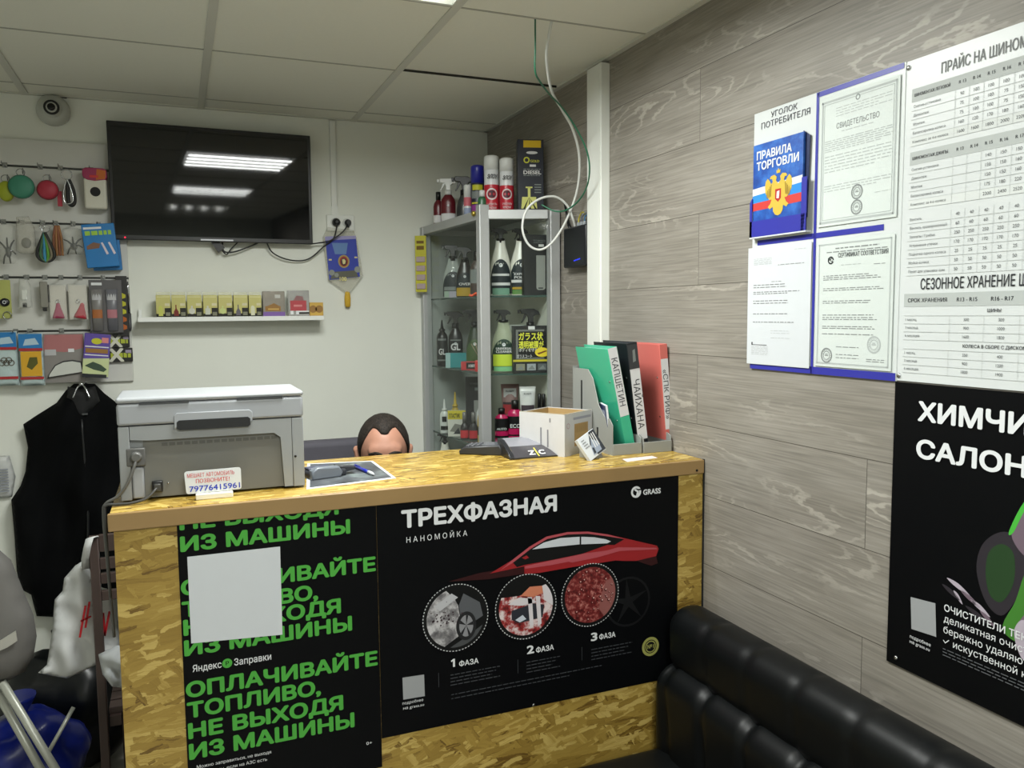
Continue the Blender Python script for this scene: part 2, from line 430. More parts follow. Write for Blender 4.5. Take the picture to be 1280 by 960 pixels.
    def torus(s, c, R, r, m, axis='y', seg=24):
        pts = []
        for k in range(seg+1):
            a = 2*PI*k/seg
            q = (R*math.cos(a), R*math.sin(a))
            pts.append((c[0]+q[0], c[1], c[2]+q[1]) if axis == 'y' else (c[0]+q[0], c[1]+q[1], c[2]) if axis == 'z' else (c[0], c[1]+q[0], c[2]+q[1]))
        return s.tube(pts, r, m, seg=8, smooth=False)
    def flat(s, pts, y, m, mtx=None):
        """printed shape in the x-z plane, facing -y"""
        q = [Vector((p[0], p[1])) for p in pts]
        area = sum(q[i].x*q[(i+1) % len(q)].y-q[(i+1) % len(q)].x*q[i].y for i in range(len(q)))
        if area < 0: q.reverse()
        tri = geometry.tessellate_polygon([[Vector((p.x, p.y, 0)) for p in q]])
        s.faces([(p.x, y, p.y) for p in q], [t if (q[t[1]]-q[t[0]]).cross(q[t[2]]-q[t[0]]) > 0 else (t[0], t[2], t[1]) for t in tri], m, False, mtx)
        return s
    def bar(s, x0, x1, z0, z1, y, m, mtx=None):
        s.faces([(x0, y, z0), (x1, y, z0), (x1, y, z1), (x0, y, z1)], [(0, 1, 2, 3)], m, False, mtx)
        return s
    def disc(s, x, z, r, y, m, rz=None, seg=28):
        return s.flat([(x+r*math.cos(2*PI*k/seg), z+(rz or r)*math.sin(2*PI*k/seg)) for k in range(seg)], y, m)
    def ringflat(s, x, z, r0, r1, y, m, seg=28):
        v = []; f = []
        for k in range(seg):
            a = 2*PI*k/seg
            v += [(x+r0*math.cos(a), y, z+r0*math.sin(a)), (x+r1*math.cos(a), y, z+r1*math.sin(a))]
        for k in range(seg):
            a, b = 2*k, 2*((k+1) % seg); f.append((a, a+1, b+1, b))
        s.faces(v, f, m)
        return s
    def text(s, t, x, z, h, y, m, w=None, align='L', bold=0.0, skew=0.0, mtx=None, rot=0.0):
        s.mark()
        vs, fs, x0, x1 = glyphs(t, bold)
        k = h/0.728; kx = k if w is None else w/max(1e-6, x1-x0)
        wd = (x1-x0)*kx
        ox = x-x0*kx if align == 'L' else x-x0*kx-wd/2 if align == 'C' else x-x0*kx-wd
        ca, sa = math.cos(rot), math.sin(rot)
        steps = [(0, 0)] if bold <= 0 else [(math.cos(2*PI*q/8)*bold, math.sin(2*PI*q/8)*bold) for q in range(8)] if h > 0.012 else [(-bold, 0), (0, 0), (bold, 0)]
        for qi, (bx, bz) in enumerate(steps):
            out = []; yy = y-0.00005*qi
            for a, b, ly in vs:
                px, pz = ox-x+(a+bx)*kx+skew*b*k, (b+bz)*k
                out.append((x+px*ca-pz*sa, yy-0.000016*ly, z+px*sa+pz*ca))
            s.faces(out, fs, m, False, mtx)
        return s
    def pillow(s, poly, y0, thick, m, step=0.01, back=None, wrinkle=0.0, wf=20.0, round_=0.05, seed=0.0, fold=None):
        """stuffed or draped shape with the outline poly in x-z; front bulges to y0-thick, back to y0+back"""
        poly = [tuple(p) for p in poly]
        xs = [p[0] for p in poly]; zs = [p[1] for p in poly]
        bd = []
        for i in range(len(poly)):
            a = Vector(poly[i]); b = Vector(poly[(i+1) % len(poly)]); n = max(1, int((b-a).length/step))
            for k in range(n): bd.append(a+(b-a)*k/n)
        pts = list(bd); bl = [tuple(p) for p in poly]
        z = min(zs)+step/2; row = 0
        while z < max(zs):
            x = min(xs)+(step/2 if row % 2 else 0)
            while x < max(xs):
                if inside((x, z), bl) and edge_dist((x, z), bl) > step*0.55: pts.append(Vector((x, z)))
                x += step
            z += step*0.87; row += 1
        n = len(bd)
        V, E, Fc, *_ = geometry.delaunay_2d_cdt(pts, [(i, (i+1) % n) for i in range(n)], [list(range(n))], 1, 1e-6)
        bk = thick*0.3 if back is None else back
        ft = []; bt = []
        for p in V:
            d = edge_dist(p, bl); q = min(1.0, d/round_); g = math.sqrt(max(0, 1-(1-q)**2))
            wv = wrinkle*noise.noise(Vector((p.x*wf, p.y*wf*0.6, seed)))*min(1, d/(step*1.5)) if wrinkle else 0
            fv = fold(p.x, p.y)*g if fold else 0
            ft.append((p.x, y0-thick*g-wv-fv, p.y)); bt.append((p.x, y0+bk*g, p.y))
        edge = [edge_dist(p, bl) < 1e-5 for p in V]
        i = s.mi(m)
        fv = [s.bm.verts.new(p) for p in ft]
        bv = [fv[k] if edge[k] else s.bm.verts.new(bt[k]) for k in range(len(V))]
        for f in Fc:
            a, b, c = [V[k] for k in f[:3]]
            o = (b-a).cross(c-a) > 0
            fr = list(f) if o else list(reversed(f))
            for vv, rev in ((fv, False), (bv, True)):
                try:
                    fc = s.bm.faces.new([vv[k] for k in (reversed(fr) if rev else fr)]); fc.material_index = i; fc.smooth = True
                except ValueError: pass
        return s
    def build(s, name, parent=None, loc=None, rz=0.0, rx=0.0, ry=0.0, sub=0):
        if name.split('_')[-1] in ('lettering', 'print', 'table') and len(s.marks) > 1 and name != 'table_print':
            # every line of lettering is a part of its own
            s.bm.faces.ensure_lookup_table(); cuts = sorted(set(s.marks+[0, len(s.bm.faces)])); last = None
            for a, c in zip(cuts, cuts[1:]):
                q = MB(); q.mats = s.mats; ids = {}
                for k in range(a, c):
                    f = s.bm.faces[k]; vv = []
                    for v in f.verts:
                        if v not in ids: ids[v] = q.bm.verts.new(v.co)
                        vv.append(ids[v])
                    g = q.bm.faces.new(vv); g.material_index = f.material_index
                last = q.build(name, parent, loc, rz, rx, ry)
            s.bm.free()
            return last
        me = bpy.data.meshes.new(name); s.bm.normal_update(); s.bm.to_mesh(me); s.bm.free()
        for m in s.mats: me.materials.append(m)
        o = bpy.data.objects.new(name, me); COL.objects.link(o)
        if parent: o.parent = parent
        if loc is not None: o.location = loc
        o.rotation_euler = (rx, ry, rz)
        if sub:
            md = o.modifiers.new('subdivision', 'SUBSURF'); md.levels = sub; md.render_levels = sub
        return o

def tag(o, label, cat, group=None):
    o['label'] = label; o['category'] = cat
    if group: o['group'] = group
    return o
def thing(name, label, cat, loc=(0, 0, 0), rz=0.0, group=None, rx=0.0, ry=0.0):
    o = bpy.data.objects.new(name, None); COL.objects.link(o); o.empty_display_size = 0.05
    o.location = loc; o.rotation_euler = (rx, ry, rz)
    return tag(o, label, cat, group)
def struct(o):
    o['kind'] = 'structure'
    return o

def soft(pts, n=5):
    """closed smooth outline through the points"""
    out = []; N = len(pts)
    for i in range(N):
        p0, p1, p2, p3 = [Vector(pts[(i+k) % N]) for k in (-1, 0, 1, 2)]
        for k in range(n):
            t = k/n; q = 0.5*((2*p1)+(-p0+p2)*t+(2*p0-5*p1+4*p2-p3)*t*t+(-p0+3*p1-3*p2+p3)*t**3); out.append((q.x, q.y))
    return out
class Face:
    """a flat upright surface: px() gives its local x, z for a point of the photograph"""
    def __init__(s, side, plane, o):
        s.side = side; s.plane = plane; s.o = Vector(o); s.rz = 0.0 if side == 'y' else -PI/2
    def px(s, u, v):
        if s.side == 'y':
            p = at(u, v, y=s.plane); return (p.x-s.o.x, p.z-s.o.z)
        p = at(u, v, x=s.plane); return (-(p.y-s.o.y), p.z-s.o.z)
    def P(s, pts): return [s.px(*p) for p in pts]
    def text(s, mb, t, a, b, h, m, y=-0.0012, bold=0.0, skew=0.0):
        p = s.px(*a); q = s.px(*b); k = s.px(a[0], a[1]-h)
        mb.text(t, p[0], (p[1]+q[1])/2, k[1]-p[1], y, m, w=q[0]-p[0], bold=bold, skew=skew)
    def poly(s, mb, pts, m, y=-0.0012): mb.flat(s.P(pts), y, m)
def dashes(mb, x0, x1, z, h, y, m, rnd, word=0.012):
    x = x0
    while x < x1:
        wl = min(word*rnd.uniform(0.4, 1.6), x1-x); mb.bar(x, x+wl, z, z+h, y, m); x += wl+word*0.25

# ================================================================== THE ROOM
wall_paint = M('white_wall_paint', (222, 224, 215), 0.75, var=0.03, scale=6, bump=0.04)
ceil_tile = M('ceiling_tile', (226, 226, 214), 0.9, var=0.02, scale=90, bump=0.05)
ceil_grid = M('ceiling_grid_metal', (200, 200, 190), 0.5, var=0.02)
dark_gap = M('dark_gap', (22, 22, 20), 0.9, var=0)
white_plastic = M('white_plastic', (222, 224, 218), 0.4, var=0.02)
black_plastic = M('black_plastic', (16, 17, 19), 0.38, var=0.05)
black_gloss = M('black_gloss', (10, 11, 14), 0.15, var=0)
chrome = M('chrome', (190, 192, 195), 0.18, metal=1.0, var=0)
alu = M('grey_aluminium', (176, 178, 178), 0.42, metal=0.35, var=0.03)
steel_grey = M('grey_painted_steel', (158, 160, 158), 0.45, var=0.03)
planks = plank_material()
osb_front = osb_material('pressed_strand_board_front', False, 0.45, 1.0)
osb_top = osb_material('pressed_strand_board_top', True, 0.25, 1.08)
timber = M('varnished_edge_timber', (146, 118, 76), 0.35, var=0.12, scale=9)
W_L, W_F = -3.0, -6.6     # left wall and the wall behind the photographer

b = MB(); b.box(W_L-0.1, 0.1, W_F-0.1, 0.1, -0.1, 0.0, M('floor_tile', (146, 142, 134), 0.5, var=0.15, scale=4)); struct(b.build('floor'))
b = MB(); b.box(W_L-0.1, 0.1, 0.0, 0.1, 0, CEIL+0.2, wall_paint); struct(b.build('wall_back'))
b = MB(); b.box(0.0, 0.1, W_F, 0.0, 0, CEIL+0.2, planks); struct(b.build('wall_right'))
b = MB(); b.box(W_L-0.1, W_L, W_F, 0.0, 0, CEIL+0.2, wall_paint); struct(b.build('wall_left'))
b = MB(); b.box(W_L-0.1, 0.1, W_F-0.1, W_F, 0, CEIL+0.2, wall_paint); struct(b.build('wall_front'))

# suspended ceiling: tiles lying on a metal grid
xs = [0.0, -0.6008, -1.1947, -1.789, -2.383, W_L]
ys = [0.0] + [-0.1546-0.6*k for k in range(11)] + [W_F]
lampcells = {(1, [i for i in range(len(ys)-1) if ys[i+1] < ly < ys[i]][0]) for lx, ly in LAMPS}
b = MB()
b.box(W_L, 0, W_F, 0, CEIL+0.12, CEIL+0.14, dark_gap)
for i in range(5):
    for j in range(len(ys)-1):
        if (i, j) in lampcells: continue
        xa, xb, ya, yb = xs[i+1]+0.001, xs[i]-0.001, ys[j+1]+0.0012, ys[j]-0.0012
        if (i, j) == (0, 1):
            b.faces([(xa, ya, CEIL-0.0), (xb, ya, CEIL), (xb, yb, CEIL), (xa, yb, CEIL), (xa, ya-0.0, CEIL+0.02), (xb, ya, CEIL+0.02), (xb, yb, CEIL+0.02), (xa, yb, CEIL+0.02)],
                    [(0, 3, 2, 1), (4, 5, 6, 7), (0, 1, 5, 4), (1, 2, 6, 5), (2, 3, 7, 6), (3, 0, 4, 7)], ceil_tile)
        else:
            dz = 0.006 if (i, j) == (0, 2) else 0.0
            b.box(xa, xb, ya, yb, CEIL+dz, CEIL+0.02+dz, ceil_tile)
ceiling = struct(b.build('ceiling'))
b = MB()
for x in xs[1:5]: b.box(x-0.012, x+0.012, W_F, 0, CEIL-0.004, CEIL+0.03, ceil_grid)
b.build('ceiling_runner', ceiling)
b = MB()
for i in range(5):
    for y in ys[1:12]:
        if (i, y) == (0, ys[2]): continue
        b.box(xs[i+1], xs[i], y-0.004, y+0.004, CEIL-0.0015, CEIL+0.02, M('ceiling_cross_bar', (166, 166, 155), 0.6, var=0.02))
b.box(xs[1]+0.012, xs[0], ys[2]-0.002, ys[2]+0.002, CEIL-0.001, CEIL+0.012, M('ceiling_gap', (46, 46, 42), 0.9, var=0))
b.build('ceiling_cross_bar', ceiling)
b = MB()
for (x0, x1, y0, y1) in ((W_L, 0, -0.02, 0), (W_L, 0, W_F, W_F+0.02), (-0.02, 0, W_F, 0), (W_L, W_L+0.02, W_F, 0)):
    b.box(x0, x1, y0, y1, CEIL-0.003, CEIL+0.02, ceil_grid)
struct(b.build('trim_1'))

# recessed four-tube ceiling lamps
tube_glow = M('lamp_tube_glow', (255, 255, 246), 0.5, var=0, emit=6.0)
lamp_where = ['over the counter', 'over the waiting area', 'farthest from the counter']
for (lx, ly), wh in zip(LAMPS, lamp_where):
    t = thing('ceiling_lamp', 'square recessed four tube ceiling lamp '+wh, 'lamp', (lx, ly, CEIL), group='recessed ceiling lamps', rz=PI/2 if ly > -5 else 0.0)
    b = MB()
    b.box(-0.294, 0.294, -0.294, 0.294, 0.07, 0.08, white_plastic)
    for (x0, x1, y0, y1) in ((-0.294, -0.284, -0.294, 0.294), (0.284, 0.294, -0.294, 0.294), (-0.284, 0.284, -0.294, -0.284), (-0.284, 0.284, 0.284, 0.294)):
        b.box(x0, x1, y0, y1, -0.003, 0.07, white_plastic)
    b.build('housing', t)
    for k in range(4):
        b = MB(); x = -0.21+0.14*k
        b.tube([(x, -0.275, 0.02), (x, 0.275, 0.02)], 0.013, tube_glow, smooth=False); b.build('tube', t)
    b = MB()
    for k in range(3):
        x = -0.14+0.14*k; b.box(x-0.002, x+0.002, -0.284, 0.284, 0.0, 0.05, chrome)
    b.build('reflector', t)

# boxed cable duct on the right wall
pt = at(752, 420, y=-1.11)
b = MB(); b.box(-0.032, 0.0, -1.11, -1.012, 1.2-0.9, CEIL-0.012, white_plastic, bev=0.002)
b.box(-0.034, -0.03, -1.104, -1.018, 0.3, CEIL-0.014, white_plastic)
tag(b.build('cable_duct'), 'white boxed cable duct running up the grey plank wall to the ceiling', 'cable duct')
# slim conduit above the socket
a = at(418, 152, y=0); c = at(418, 274, y=0)
b = MB(); b.box(-0.012, 0.012, -0.012, 0, 0, a.z-c.z+0.0, white_plastic, bev=0.002)
b.box(-0.0135, 0.0135, -0.0135, -0.009, 0.0, 0.05, white_plastic)
tag(b.build('wall_conduit', loc=(c.x, 0, c.z)), 'slim white cable conduit on the wall above the socket right of the television', 'conduit')

# ================================================================== THE COUNTER
CT, CY0, CY1, CX0 = 1.2, -1.635, -1.19, -1.461
counter = thing('reception_counter', 'reception counter of golden strand board with a timber edged top', 'counter', (0, 0, 0))
b = MB(); b.box(CX0, -0.003, CY0+0.006, CY1, CT-0.036, CT, osb_top, bev=0.0015); b.build('counter_top', counter)
b = MB(); b.box(CX0-0.004, -0.003, CY0-0.006, CY0+0.0055, CT-0.038, CT-0.001, timber, bev=0.002); b.build('edge_strip', counter)
b = MB(); b.box(CX0+0.006, -0.004, CY0, CY0+0.018, 0.002, CT-0.037, osb_front); b.build('front_panel', counter)
b = MB(); b.box(CX0+0.006, CX0+0.024, CY0+0.019, CY1-0.02, 0.002, CT-0.037, osb_front); b.build('side_panel', counter)
b = MB(); b.box(-0.6, -0.58, CY0+0.02, CY1-0.05, 0.002, CT-0.037, osb_front); b.build('inner_panel', counter)
screw_m = M('dark_screw', (30, 28, 26), 0.4, metal=0.6, var=0)
F = Face('y', CY0-0.006, (0, CY0-0.006, 0))
for (u, v) in ((871, 588), (846, 594)):
    p = F.px(u, v)
    b = MB(); b.lathe([(0.0035, 0), (0.0035, 0.0015)], screw_m, seg=10, mtx=Matrix.Translation((p[0], CY0-0.0058 if v < 590 else CY0+0.0002, p[1])) @ Matrix.Rotation(PI/2, 4, 'X')); b.build('screw', counter)
b = MB(); b.box(-0.003, 0, CY0-0.004, CY0+0.004, 0.02, CT+0.0, dark_gap); struct(b.build('trim_2'))

# ---- posters on the counter front
paper_black = M('black_poster_paper', (5, 6, 8), 0.5, spec=0.12, var=0.05)
green_ink = ink('green', (74, 160, 62)); white_ink = ink('white', (214, 216, 218)); grey_ink = ink('grey', (88, 90, 94))
dim_ink = ink('dim', (62, 64, 68))
PY = CY0-0.0015
a = at(221, 657, y=PY); c = at(474, 944, y=PY)
F = Face('y', PY, ((a.x+c.x)/2, PY, 0.57))
rndd = random.Random(3)
gp = thing('fuel_poster', 'black poster with rows of green capital lettering on the left of the counter', 'poster', F.o)
x0, x1 = a.x-F.o.x, -0.9092-F.o.x
b = MB(); b.box(x0, x1, 0, 0.001, -0.04, 0.5915, paper_black); b.build('sheet', gp)
b = MB()
B = 0.042
for t, p, q, h in (('НЕ ВЫХОДЯ', (226, 662.5), (422, 641.5), 17), ('ИЗ МАШИНЫ', (227, 689), (436.5, 666), 17.5),
                   ('ОПЛАЧИВАЙТЕ', (228, 747), (468.5, 710), 18), ('ТОПЛИВО,', (229, 771), (396.5, 748), 18), ('НЕ ВЫХОДЯ', (231, 794), (425, 765), 18), ('ИЗ МАШИНЫ', (232, 819), (439, 787.5), 18),
                   ('ОПЛАЧИВАЙТЕ', (234, 871), (471, 831), 18), ('ТОПЛИВО,', (235.5, 896), (400, 868), 18), ('НЕ ВЫХОДЯ', (237, 922), (428, 887), 18), ('ИЗ МАШИНЫ', (238, 948), (442, 908.5), 18)):
    F.text(b, t, p, q, h, green_ink, y=-0.0006, bold=B)
b.build('green_lettering', gp)
b = MB()
F.text(b, 'Яндекс', (241, 840), (277, 834), 8.5, white_ink, y=-0.0006, bold=0.01)
F.text(b, 'Заправки', (293, 831.5), (339, 824.5), 8.5, white_ink, y=-0.0006, bold=0.01)
p = F.px(284, 829); b.mark()
b.disc(p[0], p[1], 0.0105, -0.0006, green_ink); b.text('Р', p[0]+0.0002, p[1]-0.004, 0.009, -0.0009, paper_black, align='C', bold=0.02)
F.text(b, 'Можно заправиться, не выходя', (246, 958), (339, 944), 4, white_ink, y=-0.0006)
F.text(b, 'из машины, если на АЗС есть', (247, 966), (334, 953), 4, white_ink, y=-0.0006)
F.text(b, '0+', (458, 931), (465, 930), 4, white_ink, y=-0.0006)
b.build('white_lettering', gp)
# white sheet stuck over the poster
pw = M('white_paper', (198, 202, 206), 0.55, var=0.02)
A = [F.px(*q) for q in ((234, 696), (350, 683), (353, 793), (239, 804))]
b = MB(); b.prism([(p[0], p[1]) for p in A], -0.0016, -0.0010, pw)
tag(b.build('paper_sheet', loc=F.o), 'plain white square sheet stuck over the green lettered poster', 'paper sheet')

# car wash poster
a = at(472, 629, y=PY); c = at(850, 860, y=PY)
F = Face('y', PY, ((a.x+c.x)/2, PY, 0.6))
bp = thing('car_wash_poster', 'wide black poster with a red car and three round pictures on the counter front', 'poster', F.o)
x0, x1 = -0.9085-F.o.x, -0.083-F.o.x
b = MB(); b.box(x0, x1, 0, 0.001, 0.0, 0.5615, paper_black); b.build('sheet', bp)
b = MB(); Y = -0.0006
F.text(b, 'ТРЕХФАЗНАЯ', (503, 659), (695, 638.5), 20.5, white_ink, y=Y, bold=0.04)
p = F.px(508, 679); q = F.px(584, 669)
b.text('Н А Н О М О Й К А', p[0], (p[1]+q[1])/2, 0.0135, Y, white_ink, w=q[0]-p[0])
F.text(b, 'GRASS', (804, 619), (825.5, 615.5), 6.5, white_ink, y=Y, bold=0.03)
p = F.px(564, 834); q = F.px(564, 824); h1 = q[1]-p[1]; b.flat([(p[0]+h1*0.22, p[1]), (p[0]+h1*0.48, p[1]), (p[0]+h1*0.48, p[1]+h1), (p[0]+h1*0.26, p[1]+h1), (p[0]-h1*0.02, p[1]+h1*0.82), (p[0]+h1*0.04, p[1]+h1*0.64), (p[0]+h1*0.22, p[1]+h1*0.74)], Y, white_ink)
for t, p, q in (('2', (659, 817), (667, 816)), ('3', (739, 801), (746, 800))):
    F.text(b, t, p, q, 10, white_ink, y=Y, bold=0.03)
for p, q in (((574, 832.5), (598, 829)), ((670, 815.5), (692, 812)), ((749, 799), (769, 796))):
    F.text(b, 'ФАЗА', p, q, 6.5, white_ink, y=Y, bold=0.02)
# round drop logo
b.mark()
p = F.px(795, 615); s_ = 0.0155
b.ringflat(p[0], p[1], s_*0.62, s_, Y, white_ink)
b.flat([(p[0]-s_*0.1, p[1]-s_), (p[0]+s_*0.55, p[1]-s_*0.55), (p[0]+s_*0.5, p[1]+s_*0.25), (p[0]-s_*0.25, p[1]+s_*0.6), (p[0]-s_*0.35, p[1]+s_*0.3), (p[0]+s_*0.15, p[1])], Y-0.0002, white_ink)
b.bar(p[0]+s_*0.2, p[0]+s_*1.1, p[1]+s_*0.25, p[1]+s_*0.5, Y-0.0003, paper_black)
F.text(b, 'подробнее', (503, 880.5), (529, 876.5), 3.6, white_ink, y=Y)
F.text(b, 'на grass.su', (504, 886.5), (530, 882.5), 3.6, white_ink, y=Y)
b.build('white_lettering', bp)
b = MB()
for (u0, v0, u1, n) in ((563, 843, 625, 4), (658, 827, 700, 4), (739, 811, 790, 4)):
    b.mark()
    for k in range(n):
        p = F.px(u0, v0+k*4.2+1.5); q = F.px(u1-(k % 3)*5, v0); dashes(b, p[0], q[0], p[1], 0.0022, Y, dim_ink, rndd)
b.mark()
for k in range(2):
    p = F.px(564, 869+k*5); q = F.px(752-k*40, 834); dashes(b, p[0], q[0], p[1], 0.0022, Y, dim_ink, rndd)
for (u, v) in ((548, 850), (647, 833), (727, 817)):
    b.mark(); p = F.px(u, v); b.bar(p[0], p[0]+0.0012, p[1]-0.018, p[1]+0.018, Y, dim_ink)
b.build('small_print', bp)
red_a = ink('car_red', (146, 32, 36)); red_b = ink('car_pink', (170, 76, 84)); red_c = ink('car_dark_red', (46, 12, 14)); blk = ink('car_black', (7, 8, 9)); win = ink('car_window', (196, 200, 206))
b = MB()
F.poly(b, [(560, 727), (600, 716), (624, 712), (656, 706), (656, 717), (610, 724)], red_c, Y)
F.poly(b, [(612, 717), (622, 711), (640, 700), (662, 683), (683, 670.6), (709, 665), (734.5, 664.4), (760, 668), (795, 676), (821, 682), (823, 686), (820, 695), (795, 701), (780, 701), (769, 700.5), (743, 704.5), (717, 708.5), (674, 716), (655.5, 717.5), (655, 708), (640, 711)], red_a, Y-0.0002)
F.poly(b, [(795, 700.5), (820, 694.5), (822, 704), (814, 707), (804, 704)], red_c, Y-0.0001)
F.poly(b, [(640, 702), (662, 684.5), (683, 671.6), (709, 666), (734.5, 665.4), (760, 669), (780, 674), (768, 681), (758.6, 681), (728, 692), (691.5, 699.5), (655, 706), (646, 709)], blk, Y-0.0004)
F.poly(b, [(640, 700), (662, 683), (683, 670.6), (709, 665), (734.5, 664.4), (760, 668), (780, 673.5), (757, 670), (734, 667), (709, 668), (684, 673.5), (663, 686), (642, 702.5), (625, 713)], red_b, Y-0.0006)
F.poly(b, [(665, 686.6), (679.5, 678), (700, 672.4), (724.3, 670.8), (724.3, 680.3), (691.5, 683.6)], win, Y-0.0008)
F.poly(b, [(726.2, 670.8), (743, 671.5), (757, 674), (763.4, 676.6), (758.6, 679), (726.2, 680.3)], win, Y-0.0008)
F.poly(b, [(700, 699.5), (728, 692), (758, 688), (772, 684), (820, 684.5), (821, 686.5), (775, 688.5), (745, 697), (715, 703)], red_b, Y-0.0005)
F.poly(b, [(655.5, 708), (691, 699.6), (728, 692), (760, 683.5), (768, 690), (730, 700), (690, 709), (656, 714)], red_a, Y-0.00045)
F.poly(b, [(656, 707.5), (691, 700), (728, 692.5), (730, 698), (690, 706), (656, 711)], red_b, Y-0.00068)
F.poly(b, [(652, 697), (658, 694), (661, 697), (656, 699)], red_a, Y-0.0009)
p = F.px(785, 752); b.ringflat(p[0], p[1], 0.062, 0.068, Y, ink('wheel', (13, 14, 16)))
for k in range(5):
    a_ = 2*PI*k/5+0.4; b.flat([(p[0]+0.01*math.cos(a_+1.57), p[1]+0.01*math.sin(a_+1.57)), (p[0]+0.064*math.cos(a_), p[1]+0.064*math.sin(a_)), (p[0]-0.01*math.cos(a_+1.57), p[1]-0.01*math.sin(a_+1.57))], Y-0.00006*(k+1), ink('wheel', (13, 14, 16)))
b.build('car_picture', bp)
dot_ink = ink('dots', (190, 192, 194))
circ = [((-0.720, 0.866), 'grey'), ((-0.534, 0.866), 'foam'), ((-0.352, 0.870), 'drops')]
pics = [spots_material('splash_picture', (120, 118, 120), (70, 68, 72), (190, 188, 190), 38), spots_material('foam_picture', (150, 40, 40), (60, 14, 16), (214, 200, 200), 34, 0.38, 0.60), spots_material('drops_picture', (112, 30, 30), (58, 12, 14), (186, 120, 112), 75, 0.34, 0.68)]
for ((cx, cz), kind), pm in zip(circ, pics):
    x, z = cx-F.o.x, cz-F.o.z; b = MB(); R = 0.083
    b.disc(x, z, R, Y-0.0006, blk)
    for k in range(64):
        a_ = 2*PI*k/64; px_, pz_ = x+R*math.cos(a_), z+R*math.sin(a_)
        ta = a_+PI/2; l, wv = 0.0022, 0.0011
        b.flat([(px_+l*math.cos(ta)+wv*math.cos(a_), pz_+l*math.sin(ta)+wv*math.sin(a_)), (px_-l*math.cos(ta)+wv*math.cos(a_), pz_-l*math.sin(ta)+wv*math.sin(a_)), (px_-l*math.cos(ta)-wv*math.cos(a_), pz_-l*math.sin(ta)-wv*math.sin(a_)), (px_+l*math.cos(ta)-wv*math.cos(a_), pz_+l*math.sin(ta)-wv*math.sin(a_))], Y-0.0008, dot_ink)
    R2 = 0.074
    def arcp(a0, a1, n=20): return [(x+R2*math.cos(a0+(a1-a0)*k/n), z+R2*math.sin(a0+(a1-a0)*k/n)) for k in range(n+1)]
    if kind == 'drops':
        b.disc(x, z, R2, Y-0.0008, pm)
        b.flat(arcp(-1.0, 0.55)+[(x+0.045, z+0.03), (x+0.03, z-0.01), (x+0.025, z-0.04)], Y-0.0010, ink('drop_light', (138, 84, 80)))
        rr = random.Random(5)
        for k in range(46):
            q = rr.uniform(0, 2*PI); d = R2*0.9*math.sqrt(rr.random()); s2 = rr.uniform(0.0012, 0.0045)
            b.disc(x+d*math.cos(q), z+d*math.sin(q), s2, Y-0.0012, ink('drop_shade', (70, 14, 16)), seg=9)
            b.disc(x+d*math.cos(q)+s2*0.25, z+d*math.sin(q)+s2*0.3, s2*0.55, Y-0.0014, ink('drop_glint', (206, 160, 154)), seg=8)
    elif kind == 'grey':
        b.flat(arcp(1.9, 4.3)+[(x+0.01, z-0.045), (x+0.012, z-0.01), (x+0.006, z+0.03), (x-0.004, z+0.05)], Y-0.0008, pm)
        b.flat([(x-0.055, z+0.035), (x-0.01, z+0.062), (x+0.006, z+0.05), (x-0.04, z+0.022)], Y-0.0010, ink('hood', (178, 178, 182)))
        b.flat([(x+0.008, z+0.03), (x+0.02, z+0.058), (x+0.062, z+0.03), (x+0.07, z-0.005), (x+0.05, z-0.015), (x+0.03, z+0.004), (x+0.014, z-0.012)], Y-0.0010, ink('fender', (84, 86, 90)))
        b.disc(x+0.026, z-0.024, 0.026, Y-0.0012, ink('tyre', (34, 34, 36)), rz=0.036); b.disc(x+0.026, z-0.024, 0.018, Y-0.0014, ink('rim', (132, 132, 136)), rz=0.027)
        for k in range(5):
            a_ = 2*PI*k/5; b.flat([(x+0.026, z-0.022), (x+0.026+0.018*math.cos(a_), z-0.024+0.027*math.sin(a_)), (x+0.026+0.018*math.cos(a_+0.35), z-0.024+0.027*math.sin(a_+0.35))], Y-0.0016, ink('tyre', (34, 34, 36)))
        b.flat(arcp(4.5, 5.9)+[(x+0.03, z-0.05)], Y-0.0009, ink('road', (70, 72, 74)))
        rr = random.Random(8)
        for k in range(40):
            q = (x-0.03+rr.gauss(0, 0.018), z+0.0+rr.gauss(0, 0.017)); b.disc(q[0], q[1], rr.uniform(0.0008, 0.003), Y-0.0014, ink('mud', (58, 40, 48)), seg=7)
    else:
        b.flat(arcp(2.7, 6.9)+[(x+0.03, z+0.045), (x-0.02, z+0.03)], Y-0.0008, pm)
        b.flat([(x-0.04, z-0.005), (x+0.02, z+0.006), (x+0.05, z-0.002), (x+0.045, z-0.034), (x-0.02, z-0.04), (x-0.04, z-0.028)], Y-0.0010, ink('headlight', (42, 44, 52)))
        b.flat([(x-0.05, z+0.012), (x-0.02, z+0.026), (x+0.012, z+0.02), (x+0.03, z+0.008), (x-0.01, z+0.004)], Y-0.0012, ink('foam_white', (206, 200, 204)))
        for dx in (0.004, 0.026): b.flat([(x+dx, z+0.024), (x+dx+0.012, z+0.022), (x+dx+0.016, z-0.05), (x+dx+0.006, z-0.056)], Y-0.0012, ink('foam_white', (206, 200, 204)))
        b.flat(arcp(-0.1, 0.75)+[(x+0.044, z+0.048), (x+0.05, z+0.01)], Y-0.0012, ink('foam_white', (206, 200, 204)))
        b.flat([(x-0.015, z+0.03), (x+0.01, z+0.05), (x+0.045, z+0.048), (x+0.05, z+0.03), (x+0.02, z+0.022)], Y-0.0011, ink('glove', (196, 120, 92)))
        b.flat([(x-0.03, z-0.03), (x-0.01, z-0.02), (x+0.0, z-0.032), (x-0.018, z-0.038)], Y-0.0013, ink('lamp_glint', (190, 196, 206)))
    b.build('round_picture', bp)
b = MB(); p = F.px(813, 808)
